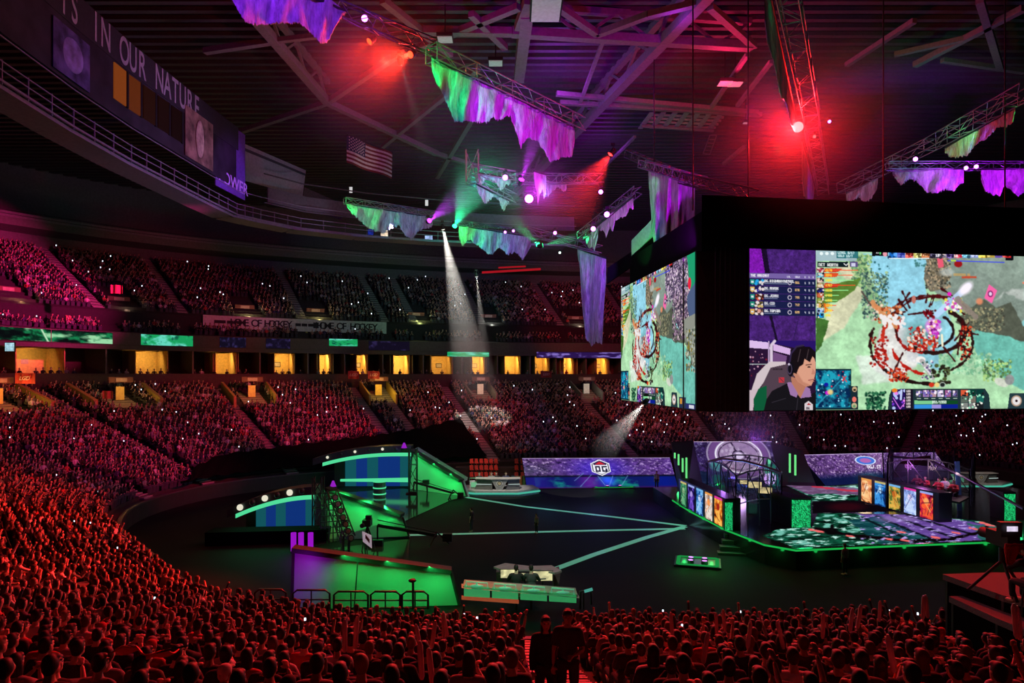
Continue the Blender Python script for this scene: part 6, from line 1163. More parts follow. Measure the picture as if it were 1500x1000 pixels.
a, b = P(678, 858, 31), P(846, 871, 30); c, d = P(678, 873, 31), P(846, 883, 30)
m_ = MB(); m_.prism([a, b, b+V(0, 0, -.08), a+V(0, 0, -.08)], (0, 1, .0)); m_.prism([P(676, 855, 31.3), P(846, 869.5, 30.3), P(850, 876, 29.9), P(676, 861, 30.9)], (0, .04, 0)); m_.build('counter_top', mat('counter_top', (.45, .42, .4), .5), ct)
for k in range(4):
    f0_, f1_ = k/4+.01, (k+1)/4-.01; MB().prism([a.lerp(b, f0_), a.lerp(b, f1_), c.lerp(d, f1_), c.lerp(d, f0_)], (0, .2, 0)).build('lit_panel', mat('counter_panel', (.12, .4, .2), .5, emit=(.04, .4, .13), es=.6, var=.1), ct)
    p, q = a.lerp(b, f0_+.02), a.lerp(b, f1_-.02); m_ = MB(); u = V(0, 0, .22); m_.tube([p, p+u, q+u, q], .035, 6); m_.tube([p.lerp(q, .5)+u, p.lerp(q, .5)+V(0, 0, .07)], .04, 6); m_.ball(p.lerp(q, .5)+V(0, 0, .06), (.3, .1, .06)); m_.build('handrail_hoop', mat('mint_hoop', (.45, .8, .62), .4, emit=(.08, .4, .25), es=.5), ct)
MB().prism([P(676, 873, 31), P(760, 879, 30.6), P(760, 884, 30.4), P(676, 878, 30.8)], (0, .1, 0)).build('red_trim', mat('red_trim', (.5, .06, .03), .6, emit=(.7, .08, .04), es=.35), ct)
lamp('AREA', P(765, 815, 30), (.1, 1, .4), 26, P(765, 862, 30.6), 5, sy=.6); lamp('SPOT', (1, 27, 12), (1, .95, .9), 1500, P(775, 845, 34.2), .3, 28, .7)
# crowd barriers
def barrier(label, x0, x1, y0, y1, d, py=None):
    t = thing('crowd_barrier', label, 'barrier', P((x0+x1)/2, y1, d)); a, b = P(x0, y0, d), P(x1, y0, d); e, f = P(x0, y1, d), P(x1, y1, d); m_ = MB(); r = V(.18, 0, 0)
    m_.tube([e, a-V(0, 0, .15), a+r, b-r, b-V(0, 0, .15), f], .045, 6); m_.build('tube_frame', mat('barrier_black', (.03, .03, .03), .4), t); m_ = MB(); h = (a-e)*.5; m_.tube([e+h, f+h], .03, 6); m_.tube([e+h*.15, f+h*.15], .03, 6); m_.tube([a.lerp(b, .5), e.lerp(f, .5)], .03, 6); m_.build('rails', MATS['barrier_black'], t)
for i, (x0, x1, y) in enumerate(((373, 419, 863), (429, 483, 864), (489, 539, 866), (543, 586, 866), (589, 627, 866))): barrier(['red edged crowd barrier at far left beside the green wall', 'first black crowd barrier in front of the green wall from its violet end', 'second black crowd barrier in front of the green wall', 'third black crowd barrier in front of the green wall', 'fourth black crowd barrier, by the round dish stand'][i], x0, x1, y, 892, 29.2 if i else 28.2)
ms = thing('dish_stand', 'small round dish on a thin stand before the near green wall', 'stand', P(605, 892, 29)); MB().tube([P(605, 892, 29), P(605, 852, 29)], .05, 6).build('pole', BLACK, ms); MB().ball(P(604, 850, 29), (.17, .17, .08)).build('dish', BLACK, ms)
gt = thing('gate_frame', 'thin grey gate frame right of the mint counter', 'gate', P(857, 885, 29)); m_ = MB(); m_.tube([P(850, 892, 29.5), P(850, 866, 29.5), P(866, 863, 29.5), P(866, 885, 29.5)], .05, 6); m_.tube([P(855, 892, 29), P(855, 868, 29)], .03, 6); m_.build('posts', STEEL, gt); MB().beam(P(856, 866, 29), P(868, 862.5, 29), .1).build('lit_top', glow('gate_teal', (.1, .5, .4), .6), gt)
# team flags hung in the far crowd
def small_flag(label, px0, py0, px1, py1, d, colr, txt=None, cat='flag', group=None):
    t = thing('team_flag', label, cat, P((px0+px1)/2, (py0+py1)/2, d), group); a, b, c, e = P(px0, py0, d), P(px1, py0+.6, d), P(px1, py1, d), P(px0, py1-.5, d); m_ = MB(); n = 8
    for i in range(n):
        w0, w1 = V(0, .08*math.sin(i*1.3), 0), V(0, .08*math.sin((i+1)*1.3), 0); m_.prism([a.lerp(b, i/n)+w0, a.lerp(b, (i+1)/n)+w1, e.lerp(c, (i+1)/n)+w1, e.lerp(c, i/n)+w0], (0, .04, 0))
    m_.build('cloth', mat('flag_%.2f_%.2f' % colr[:2], colr, .8), t)
    if txt: font_mesh('letters', txt, abs(a.z-e.z)*.5, t, frame((a+c)/2+V(0, -.14, 0), (1, 0, 0)), mat('flag_print', (.75, .5, .5), .8), offset=.01, shear=.3)
small_flag('red LGD flag hung at the far left below the suites', 22, 546, 52, 562, 66, (.55, .05, .05), 'LGD'); small_flag('left of two red LGD flags under the suites at the centre', 510, 543, 526, 555, 94, (.4, .05, .06), 'LGD'); small_flag('right of two red LGD flags under the suites at the centre', 539, 543, 556, 555, 94, (.4, .05, .06), 'LGD'); small_flag('dim red LGD flag right of the white lit walkout', 792, 543, 808, 553, 96, (.3, .04, .05), 'LGD'); small_flag('orange red banner held in the left lower stand', 150, 572, 166, 584, 72, (.7, .2, .12)); small_flag('red cloth held up in the far left upper stand', 162, 417, 180, 430, 72, (.75, .12, .15))
lamp('SPOT', (-10, 50, 22), RED, 6000, P(37, 554, 66), .3, 10, .6); lamp('SPOT', (-10, 70, 22), RED, 5000, P(533, 549, 94), .3, 14, .6)
# camera platform at the right of the near stand
PLM = mat('platform_carpet', (.17, .16, .16), .95, var=.5, scale=60, bump=.3)
def plat(label, poly, th, z):
    t = thing('camera_platform', label, 'platform', G(*poly[0], z)); pts = [G(x, y, z) for x, y in poly]; MB().prism(pts, (0, 0, -th)).build('deck', PLM, t)
    m_ = MB(); c = sum(pts, Vector())/len(pts)
    for p in pts:
        q = p.lerp(c, .08); MB().beam(q-V(0, 0, th), V(q.x, q.y, max(.5, zlow(max(0, 25.5-q.y))-.1)), .08).build('leg', STEEL, t)
    m_ = MB(); ps = [p.lerp(c, .04) for p in pts]; m_.prism([V(q.x, q.y, z-th) for q in ps], (0, 0, -1.9)); m_.build('shade_skirt', DRAPE, t)  # black block added for the darkness below the deck
plat('upper carpeted camera platform at the right edge', [(1381, 840.5), (1456, 838), (1540, 838), (1540, 895), (1500, 880), (1470, 872)], .15, 5.7)
plat('lower carpeted platform step at the right edge', [(1390, 873), (1450, 871), (1560, 872), (1560, 935), (1500, 922), (1460, 905)], .15, 5.3)
# ------------------------------------------------------------------ people
VG = bpy.context.view_layer
def eval_mesh(o):
    VG.update(); return bpy.data.meshes.new_from_object(o.evaluated_get(bpy.context.evaluated_depsgraph_get()))
def skin(chains, sub=1):
    """chains: lists of (point, radius); a chain whose first point coincides with an existing vertex shares it"""
    vs, rs, es = [], [], []; key = {}
    for ch in chains:
        prev = None
        for p, r in ch:
            k = tuple(round(c, 4) for c in p)
            if k not in key: key[k] = len(vs); vs.append(p); rs.append(r)
            i = key[k]
            if prev is not None: es.append((prev, i))
            prev = i
    me = bpy.data.meshes.new('tmp'); me.from_pydata([tuple(v) for v in vs], es, []); o = bpy.data.objects.new('tmp', me); COL.objects.link(o)
    sm = o.modifiers.new('s', 'SKIN'); sm.use_smooth_shade = True
    for i, r in enumerate(rs):
        sv = me.skin_vertices[0].data[i]; rr = r if isinstance(r, tuple) else (r, r); sv.radius = rr; sv.use_root = (i == 0)
    if sub: s = o.modifiers.new('u', 'SUBSURF'); s.levels = sub
    m = eval_mesh(o); bpy.data.objects.remove(o); return m
def merge(meshes, voxel, mats, paint=None):
    bm = bmesh.new()
    for m in meshes: bm.from_mesh(m); bpy.data.meshes.remove(m)
    me = bpy.data.meshes.new('tmp'); bm.to_mesh(me); bm.free(); o = bpy.data.objects.new('tmp', me); COL.objects.link(o)
    r = o.modifiers.new('r', 'REMESH'); r.mode = 'VOXEL'; r.voxel_size = voxel; r.use_smooth_shade = True
    s = o.modifiers.new('s', 'SMOOTH'); s.iterations = 2; s.factor = .5
    m = eval_mesh(o); bpy.data.objects.remove(o)
    m.materials.clear()
    for k in mats: m.materials.append(k)
    if paint:
        c = np.empty(len(m.polygons)*3, np.float32); m.polygons.foreach_get('center', c); m.polygons.foreach_set('material_index', paint(c.reshape(-1, 3)).astype(np.int32))
    m.polygons.foreach_set('use_smooth', np.ones(len(m.polygons), bool)); m.update(); return m
def ball_mesh(specs):
    mb = MB()
    for c, r in specs: mb.ball(c, r, 0, 16, 12)
    me = bpy.data.meshes.new('tmp'); me.from_pydata(mb.v, [], mb.f); return me
def ik(a, b, l1, l2, pole):
    a, b = Vector(a), Vector(b); d = b-a; L = min(d.length, (l1+l2)*.995); u = d.normalized(); b = a+u*L
    x = (l1*l1-l2*l2+L*L)/(2*L); h = math.sqrt(max(1e-5, l1*l1-x*x)); p = Vector(pole); p = (p-u*p.dot(u)).normalized(); return a+u*x+p*h, b
SKINM = [mat('skin_%d' % i, c, .55, var=.06) for i, c in enumerate([(.62, .4, .3), (.5, .32, .23), (.7, .48, .38), (.36, .22, .15)])]
EYEM = mat('eye_dark', (.03, .02, .02), .3); LIP = mat('lip', (.4, .16, .14), .5)
HAIRM = [mat('hair_%d' % i, c, .6) for i, c in enumerate([(.012, .009, .008), (.03, .018, .012), (.09, .05, .025), (.2, .13, .06)])]
SHIRT = [mat('shirt_%s' % n, c, .85) for n, c in [('black', (.02, .02, .022)), ('charcoal', (.06, .06, .065)), ('navy', (.03, .04, .1)), ('grey', (.25, .25, .26)), ('white', (.7, .7, .7)), ('red', (.5, .05, .05)), ('olive', (.1, .11, .06)), ('orange', (.85, .16, .03))]]
SNAME = ['black', 'charcoal', 'dark navy', 'grey', 'white', 'red', 'olive', 'bright orange']
PANT = [mat('trousers_%d' % i, c, .85) for i, c in enumerate([(.03, .03, .035), (.05, .07, .14), (.16, .14, .1)])]
def figure(stand=False, lean=.0, hl=None, hr=None, longhair=False, turn=0, cap=False, sleeve='short', voxel=.014, stride=0.0):
    """joint layout facing +Y, seat height .45; returns dict of meshes"""
    hz = .93 if stand else .53
    pel = V(0, 0 if stand else -.08, hz); ch = pel+V(0, lean*.5, .28); nk = pel+V(0, lean*.95+.0, .52); hd = nk+V(0, .035+lean*.2, .17)
    sw = .165 if stand else .18; shl, shr = nk+V(-sw, -.01, -.075), nk+V(sw, -.01, -.075)
    hl = V(*hl) if hl else (pel+V(-.13, .34, .1) if not stand else pel+V(-.24, .06, -.16)); hr = V(*hr) if hr else (pel+V(.13, .34, .1) if not stand else pel+V(.24, .06, -.16))
    el, hl = ik(shl, hl, .29, .26, (-.6, -.3, -.8)); er, hr = ik(shr, hr, .29, .26, (.6, -.3, -.8))
    if stand: kl, fl_ = pel+V(-.1, .03+stride*.28, -.45), V(-.11, .0+stride*.5, .08); kr, fr = pel+V(.1, .03-stride*.1, -.45), V(.11, -stride*.45, .08)
    else: kl, fl_ = V(-.14, .38, .5), V(-.15, .36, .08); kr, fr = V(.14, .38, .5), V(.15, .4, .08)
    torso = [(pel, (.15, .11)), (pel+V(0, lean*.2, .14), (.14, .1)), (ch, (.16, .105)), (pel+V(0, lean*.85, .42), (.15, .09)), (nk, (.06, .06)), (hd-V(0, .01, .05), (.055, .055))]
    cst = pel+V(0, lean*.85, .42)
    def arm(s_, e, h, k=1.0): return [(cst, (.15*k, .09*k)), (s_, .058*k), (s_.lerp(e, .5), .05*k), (e, .042*k), (e.lerp(h, .5), .038*k), (h, .027*k)]
    def leg(sx, kn, ft): hp = pel+V(sx*.1, .0, -.04); return [(pel, (.15, .11)), (hp, .095), (hp.lerp(kn, .5), .083), (kn, .062), (kn.lerp(ft, .4), .057), (ft, .038)]
    body = [skin([torso, arm(shl, el, hl), arm(shr, er, hr), leg(-1, kl, fl_), leg(1, kr, fr)], 1)]
    for ft in (fl_, fr): body.append(ball_mesh([(ft+V(0, .06, -.035), (.045, .12, .042))]))
    # head
    R_ = Matrix.Rotation(turn, 3, 'Z'); body.append(ball_mesh([(hd, (.075, .092, .112)), (hd+R_ @ V(0, .03, -.06), (.055, .062, .06)), (hd+R_ @ V(0, .098, -.012), (.013, .02, .026)), (hd+R_ @ V(-.077, 0, 0), (.012, .022, .032)), (hd+R_ @ V(.077, 0, 0), (.012, .022, .032)), (hd+R_ @ V(0, .085, -.055), (.024, .014, .012)), (hd+R_ @ V(0, .082, .035), (.05, .02, .014))]))
    # hands: palm and five curled fingers
    for e, h, sd in ((el, hl, -1), (er, hr, 1)):
        d = (h-e).normalized(); sx = d.cross(V(0, 0, 1)); sx = (sx if sx.length > .1 else V(1, 0, 0)).normalized(); up = sx.cross(d).normalized()
        body.append(skin([[(h, (.028, .018)), (h+d*.045, (.038, .017)), (h+d*.08, (.036, .015))]], 1))
        for k, (o_, ln) in enumerate(((-.03, .062), (-.01, .074), (.01, .07), (.03, .055))):
            b = h+d*.085+sx*o_; body.append(skin([[(b-d*.02, .0095), (b+d*ln*.45-up*.008, .009), (b+d*ln*.8-up*.028, .008), (b+d*ln*.85-up*.048, .0075)]], 0))
        b = h+d*.025-sx*.03*sd; body.append(skin([[(b, .012), (b-sx*.03*sd+d*.02, .011), (b-sx*.038*sd+d*.05-up*.01, .009)]], 0))
    def paint(c):
        o = np.zeros(len(c)); q = (c-np.array(hd)) @ np.array(R_)
        eye = (np.abs(np.abs(q[:, 0])-.031) < .011) & (np.abs(q[:, 2]-.006) < .006) & (q[:, 1] > .05); brow = (np.abs(np.abs(q[:, 0])-.033) < .016) & (np.abs(q[:, 2]-.03) < .0045) & (q[:, 1] > .05)
        lip = (np.abs(q[:, 0]) < .023) & (np.abs(q[:, 2]+.055) < .008) & (q[:, 1] > .07); o[eye | brow] = 1; o[lip] = 2; return o
    bmsh = merge(body, voxel*.75, [SKINM[0], EYEM, LIP], paint)
    # shirt
    mb = MB(); mb.ball(cst+V(0, 0, -.01), (.18, .125, .12), 0, 18, 12); mb.ball(ch+V(0, 0, .03), (.185, .14, .2), 0, 18, 12); mb.ball(pel+V(0, lean*.1, .1), (.178, .145, .17), 0, 18, 12); mb.tube([cst, nk-V(0, 0, .035), nk+V(0, 0, -.005)], [.12, .088, .072], 14)
    for s_, e, h in ((shl, el, hl), (shr, er, hr)):
        mb.ball(s_, (.072, .072, .07), 0, 14, 10); mb.tube([cst.lerp(s_, .5), s_], [.1, .078], 12)
        if sleeve == 'long': mb.tube([s_, s_.lerp(e, .5), e], [.078, .07, .06], 12); mb.ball(e, (.06, .06, .06), 0, 12, 8); mb.tube([e, e.lerp(h, .5), e.lerp(h, .93)], [.06, .053, .044], 12)
        else: mb.tube([s_, s_.lerp(e, .5), s_.lerp(e, .8)], [.078, .072, .07], 12)
    tm = bpy.data.meshes.new('tmp'); tm.from_pydata(mb.v, [], mb.f); shirt = merge([tm], voxel, [SHIRT[0]])
    def pl(sx, kn, ft): hp = pel+V(sx*.1, 0, -.04); return [(pel+V(0, 0, .02), (.165, .125)), (hp, .11), (hp.lerp(kn, .5), .1), (kn, .08), (kn.lerp(ft, .4), .072), (kn.lerp(ft, .92), .06)]
    pants = merge([skin([pl(-1, kl, fl_), pl(1, kr, fr)], 1)], voxel*1.2, [PANT[0]])
    hs = [(hd+V(0, -.02, .02), (.086, .096, .112)), (hd+R_ @ V(0, .035, .085), (.066, .055, .036)), (hd+V(0, -.045, -.02), (.075, .06, .085))]
    if longhair: hs += [(hd+V(0, -.055, -.12), (.08, .05, .12)), (hd+V(-.065, -.01, -.1), (.025, .04, .12)), (hd+V(.065, -.01, -.1), (.025, .04, .12))]
    if cap: hs = [(hd+V(0, -.01, .04), (.088, .1, .085)), (hd+V(0, -.045, -.02), (.072, .055, .07)), (hd+R_ @ V(0, .12, .045), (.06, .06, .012))]
    hair = merge([ball_mesh(hs)], .012, [HAIRM[0]])
    return dict(body=bmsh, shirt=shirt, trousers=pants, hair=hair, head=hd, hl=hl, hr=hr)
def link_part(name, me, parent, m=None):
    o = bpy.data.objects.new(name, me); COL.objects.link(o); o.parent = parent
    if m is not None: o.material_slots[0].link = 'OBJECT'; o.material_slots[0].material = m
    return o
def person(F, loc, rz, label, shirt=0, hair=0, skin_i=0, pants=0, group=None, sc=1.0, hat=False, name='person', gar='shirt'):
    t = thing(name, label, 'person', loc, group, rz); t.scale = (sc, sc, sc)
    link_part('body', F['body'], t, SKINM[skin_i]); link_part(gar, F['shirt'], t, SHIRT[shirt]); link_part('trousers', F['trousers'], t, PANT[pants]); link_part('cap' if hat else 'hair', F['hair'], t, SHIRT[shirt] if hat else HAIRM[hair]); return t
POSES = {
 'sitting with hands in the lap': figure(), 'leaning forward': figure(lean=.16), 'clapping': figure(hl=(-.02, .3, 1.0), hr=(.04, .3, 1.0), sleeve='long'),
 'holding up both arms': figure(hl=(-.3, .2, 1.4), hr=(.3, .22, 1.42)), 'with long hair': figure(longhair=True), 'with long hair, clapping': figure(longhair=True, hl=(-.02, .3, .98), hr=(.04, .3, .98)),
 'looking left': figure(turn=.7, lean=.04), 'wearing a cap': figure(cap=True), 'holding a phone': figure(hr=(.08, .33, 1.05)), 'looking right': figure(sleeve='long', turn=-.5, lean=.05)}
PK = list(POSES); SHORTP = {'sitting with hands in the lap': 'sitting still', 'holding up both arms': 'arms raised'}

# seat positions in the stands
def seat_list(rows, aisles, pitch=.56, upper=False, s0=0, s1=None, occ=.93):
    out = []; s1 = PER if s1 is None else s1
    for ri, (o, z) in enumerate(rows):
        k = float(np.mean(np.hypot(NX+0, NY+0))); ss = np.linspace(s0, s1, int((s1-s0)*2))
        x, y, _, _ = cur(ss, o); L = np.r_[0, np.cumsum(np.hypot(np.diff(x), np.diff(y)))]; n = int(L[-1]/pitch); ls = np.arange(n)*pitch+rng.uniform(0, .2); s = np.interp(ls, L, ss); x, y, nx, ny = cur(s, o)
        ok = rng.random(n) < occ; ail = np.ones(n, bool)
        for a in aisles:
            ax, ay, anx, any_ = [float(q) for q in cur(a, o)]; ail &= ~((np.abs((x-ax)*-any_+(y-ay)*anx) < .88) & (np.hypot(x-ax, y-ay) < 3))
        out.append(np.stack([x, y, np.full(n, z), nx, ny, s, np.full(n, ri), np.full(n, o), np.where(ail, ok*1.0, -2)], 1))
    return np.concatenate(out)
low_rows = [(k*PITCH+.38, zlow(k*PITCH)) for k in range(1, LROWS)]
SL = seat_list(low_rows, AISLES_L)
SU = seat_list([(28.5+k*.8, zup(28.2+k*.8)) for k in range(2)]+[(o+.42, zup(o)+.1) for o in UR[:-1]], AISLES_U, upper=True, s0=S0, s1=S1, occ=.9)
ok = SL[:, 8] > 0; d = SL[:, 1]; pxs = 750+1000*SL[:, 0]/np.maximum(d, .1); pys = 550+1000*(EYE-SL[:, 2]-1.2)/np.maximum(d, .1)
cov = np.array([cover_o(s) if lo <= s <= hi else 0 for s in SL[:, 5]]); ok &= SL[:, 7] > cov+.2
wk = np.zeros(len(SL), bool)
for px in (182, 372, 557, 706, 862, 8):
    s = s_at(px, 21.5); ax, ay, anx, any_ = [float(q) for q in cur(s, 19.5)]; lat = np.abs((SL[:, 0]-ax)*-any_+(SL[:, 1]-ay)*anx); wk |= (lat < 1.9) & (SL[:, 7] > 18.8) & (SL[:, 7] < 25.5) & (np.hypot(SL[:, 0]-ax, SL[:, 1]-ay) < 8)
ok &= ~wk
plx = (SL[:, 0] > 9.5) & (SL[:, 1] > 11.5) & (SL[:, 1] < 19.5) & (SL[:, 0] < 22); ok &= ~plx
seats = SL[(SL[:, 8] > -1) & (d > 6) & (pxs > -120) & (pxs < 1620) & ~wk & ~plx & (SL[:, 7] > cov)]
m_in = (d > 7.5) & (pxs > -60) & (pxs < 1560) & (pys < 1012)
LO = SL[ok & m_in]; dist = np.hypot(np.hypot(LO[:, 0], LO[:, 1]), EYE-LO[:, 2]-1); order = np.argsort(dist)
_px = 750+1000*LO[:, 0]/LO[:, 1]; _py = 550+1000*(EYE-LO[:, 2]-1.2)/LO[:, 1]; vis = (_px > -10) & (_px < 1510)
near = [i for i in order if vis[i] and LO[i, 1] < 30][:290]; NEARSET = set(near)
def inward(nx, ny, j=0): return math.atan2(-ny, -nx)-math.pi/2+j
r_ = random.Random(21); used = {}
aN = [float(q) for q in cur(NEAR_AISLE, 0)]
_ON = 'zeroth first second third fourth fifth sixth seventh eighth ninth tenth eleventh twelfth thirteenth fourteenth fifteenth sixteenth seventeenth eighteenth nineteenth'.split()
def ordn(n):
    if n < 20: return _ON[n]
    t = {2: 'twenty', 3: 'thirty', 4: 'forty', 5: 'fifty', 6: 'sixty', 7: 'seventy'}[n//10]; return t+'-'+_ON[n % 10] if n % 10 else t[:-1]+'ieth'
ORG = min(near, key=lambda i: abs(750+1000*LO[i, 0]/LO[i, 1]-1338)+abs(550+1000*(EYE-LO[i, 2]-.9)/LO[i, 1]-985))
PH = []   # places for hand-held things
for q_, i in enumerate(near):
    x, y, z, nx, ny, s, ri, o, _k = LO[i]; pk = r_.choices(PK, [16, 12, 7, 2, 9, 3, 9, 7, 5, 10])[0]; sh = r_.choices(range(7), [46, 20, 12, 6, 6, 8, 8])[0]
    if i == ORG: sh = 7; pk = PK[1]
    gar = 'long-sleeved top' if 'looking right' in pk or 'clap' in pk and 'long' not in pk else 't-shirt'
    ds = ((s-NEAR_AISLE+PER/2) % PER)-PER/2; side = 'right' if ds > 0 else 'left'; F = POSES[pk]; seat_no = int(abs(ds)/.5)+1
    row_no = int(ri)+1
    nm = lambda: 'person in %s %s %s, %s row, %s seat %s of aisle' % (SNAME[sh], gar, SHORTP.get(pk, pk), ordn(row_no), ordn(seat_no), side)
    lb = nm()
    while lb in used: seat_no += 1; lb = nm()
    used[lb] = 1
    t = person(F, (x, y, z-.0), inward(nx, ny, r_.uniform(-.25, .25)), lb, sh, r_.choices(range(4), [50, 30, 14, 6])[0], r_.randrange(4), r_.randrange(3), 'seated audience in the near stand', r_.uniform(.94, 1.06), 'cap' in pk)
    PH.append((t, pk, F))
    if q_ == 0: first = t

# low detail people for the rest of the audience: one mesh
def loft(mb, rings, mi, n=6):
    base = []
    for c, rx, ry in rings: base.append([(c[0]+rx*math.cos(2*math.pi*k/n), c[1]+ry*math.sin(2*math.pi*k/n), c[2]) for k in range(n)])
    vs = [p for r in base for p in r]; fs = [(i*n+k, i*n+(k+1) % n, (i+1)*n+(k+1) % n, (i+1)*n+k) for i in range(len(rings)-1) for k in range(n)]+[tuple(range((len(rings)-1)*n, len(rings)*n))]
    mb.add(vs, fs, mi, True)
def lowpoly(hi_, pose):
    mb = MB(); n = 7 if hi_ else 5; ln = [0, .12, 0, .05][pose % 4]
    loft(mb, [((0, -.08, .45), .16, .12), ((0, -.08+ln*.5, .72), .165, .11), ((0, -.08+ln, .96), .2, .11), ((0, -.08+ln, 1.03), .1, .07)], 1, n)
    h = V(0, -.04+ln*1.2, 1.2); loft(mb, [((0, h.y-.03, 1.0), .05, .05), ((h.x, h.y, 1.11), .055, .06), ((h.x, h.y, 1.18), .078, .09), ((h.x, h.y, 1.26), .075, .09), ((h.x, h.y, 1.31), .04, .05)], 0, n)
    loft(mb, [((0, h.y-.03, 1.1), .06, .05), ((0, h.y-.03, 1.2), .085, .085), ((0, h.y-.02, 1.29), .082, .09), ((0, h.y-.02, 1.335), .04, .05)], 2, n)
    mb.add([(-.2, -.1, .4), (.2, -.1, .4), (.2, .4, .4), (-.2, .4, .4), (-.19, -.1, .58), (.19, -.1, .58), (.17, .42, .56), (-.17, .42, .56)], [(4, 5, 6, 7), (3, 7, 6, 2), (0, 4, 7, 3), (1, 2, 6, 5)], 3)
    mb.add([(-.2, .34, .02), (.2, .34, .02), (.17, .44, .54), (-.17, .44, .54), (-.17, .32, .5), (.17, .32, .5)], [(0, 1, 2, 3), (0, 3, 4), (1, 5, 2)], 3)
    tg = [((-.15, .25, .66), (.15, .25, .66)), ((-.04, .28, .95), (.04, .28, .98)), ((-.28, .15, 1.45), (.25, .3, 1.0)), ((-.14, .3, .7), (.1, .3, 1.02))][pose % 4]
    if pose == 6: tg = ((-.25, .1, 1.5), (.25, .12, 1.52))
    for sx, t_ in ((-1, tg[0]), (1, tg[1])):
        s_ = V(sx*.2, -.08+ln, .96); t_ = V(*t_); e, _q = ik(s_, t_, .27, .27, (sx*.6, -.3, -.8)); mb.tube([s_, e], [.055, .05], 4, 1, False); mb.tube([e, t_], [.042, .035], 4, 0 if pose % 2 else 1, False); mb.ball(t_, .05, 0, 4, 3)
    V_ = np.array(mb.v, np.float32); return V_, mb.f, np.array([0]*len(V_)), mb
def bake_crowd(name, S, variants, label, sc_up=0.0):
    Vs, FL, FT, CLR, base = [], [], [], [], 0
    idx = rng.integers(0, len(variants), len(S)); pal_s = np.array([(.012, .012, .013)]*10+[(.05, .05, .055)]*4+[(.03, .04, .1)]*2+[(.22, .22, .23)]*3+[(.65, .65, .66)]*2+[(.5, .06, .06), (.1, .1, .06), (.4, .3, .2), (.15, .25, .2)]); pal_k = np.array([(.62, .4, .3), (.5, .32, .23), (.7, .48, .38), (.36, .22, .15)]); pal_h = np.array([(.012, .01, .009)]*3+[(.05, .03, .02)]*2+[(.22, .14, .07)])
    for vi, (bv, bf, _r, mb) in enumerate(variants):
        sel = S[idx == vi]; n = len(sel); 
        if not n: continue
        reg = np.zeros(len(bv), int)
        for f, mi in zip(bf, mb.m):
            for k in f: reg[k] = mi
        ang = np.arctan2(-sel[:, 4], -sel[:, 3])-math.pi/2+rng.normal(0, .22, n); ca, sa = np.cos(ang), np.sin(ang); s_ = rng.uniform(.92, 1.08, n)
        X = (bv[None, :, 0]*ca[:, None]-bv[None, :, 1]*sa[:, None])*s_[:, None]+sel[:, 0, None]; Y = (bv[None, :, 0]*sa[:, None]+bv[None, :, 1]*ca[:, None])*s_[:, None]+sel[:, 1, None]; Z = bv[None, :, 2]*s_[:, None]+sel[:, 2, None]
        Vs.append(np.stack([X, Y, Z], -1).reshape(-1, 3)); fl = np.concatenate([np.array(f) for f in bf]); ft = np.array([len(f) for f in bf])
        FL.append((fl[None]+(base+np.arange(n)*len(bv))[:, None]).reshape(-1)); FT.append(np.tile(ft, n))
        cs = pal_s[rng.integers(0, len(pal_s), n)]; ck = pal_k[rng.integers(0, 4, n)]; chh = pal_h[rng.integers(0, len(pal_h), n)]; cp = np.tile([[.04, .045, .06]], (n, 1)); C = np.stack([ck, cs, chh, cp], 1)[:, reg]
        CLR.append(C.reshape(-1, 3)); base += n*len(bv)
    Vx = np.concatenate(Vs).astype(np.float32); fl = np.concatenate(FL).astype(np.int32); ft = np.concatenate(FT).astype(np.int32); me = bpy.data.meshes.new(name); me.vertices.add(len(Vx)); me.vertices.foreach_set('co', Vx.reshape(-1)); me.loops.add(len(fl)); me.loops.foreach_set('vertex_index', fl)
    me.polygons.add(len(ft)); me.polygons.foreach_set('loop_start', np.r_[0, np.cumsum(ft)[:-1]].astype(np.int32)); me.polygons.foreach_set('loop_total', ft); me.update(calc_edges=True); me.polygons.foreach_set('use_smooth', np.ones(len(ft), bool))
    at = me.color_attributes.new('tone', 'FLOAT_COLOR', 'POINT'); c = np.ones((len(Vx), 4), np.float32); c[:, :3] = np.concatenate(CLR); at.data.foreach_set('color', c.reshape(-1)); me.materials.append(CROWDM)
    o = bpy.data.objects.new(name, me); COL.objects.link(o); return tag(o, label, 'audience', kind='stuff')
CROWDM = bpy.data.materials.new('crowd_tone'); CROWDM.use_nodes = True; _n = CROWDM.node_tree; _at = _n.nodes.new('ShaderNodeAttribute'); _at.attribute_name = 'tone'; _n.links.new(_at.outputs['Color'], _n.nodes['Principled BSDF'].inputs['Base Color']); _n.nodes['Principled BSDF'].inputs['Roughness'].default_value = .7
HIV = [lowpoly(True, p) for p in (0, 1, 0, 3, 4, 5, 3, 2)]; LOV = [lowpoly(False, p) for p in (0, 1, 0, 3, 4, 0, 1, 3)]
mask = np.ones(len(LO), bool); mask[list(NEARSET)] = False; rest = LO[mask]
ux = 750+1000*SU[:, 0]/np.maximum(SU[:, 1], .1); UP = SU[(SU[:, 8] > 0) & (SU[:, 1] > 20) & (ux > -60) & (ux < 1500)]
wku = np.zeros(len(UP), bool)
for px in (20, 180, 362, 465, 612, 718, 846):
    s = s_at(px, 32.3); ax, ay, anx, any_ = [float(q) for q in cur(s, 30.3)]; lat = np.abs((UP[:, 0]-ax)*-any_+(UP[:, 1]-ay)*anx); wku |= (lat < 1.9) & (UP[:, 7] < 37.5) & (UP[:, 7] > 29) & (np.hypot(UP[:, 0]-ax, UP[:, 1]-ay) < 9)
UP = UP[~wku]; farmask = rest[:, 1] > 46
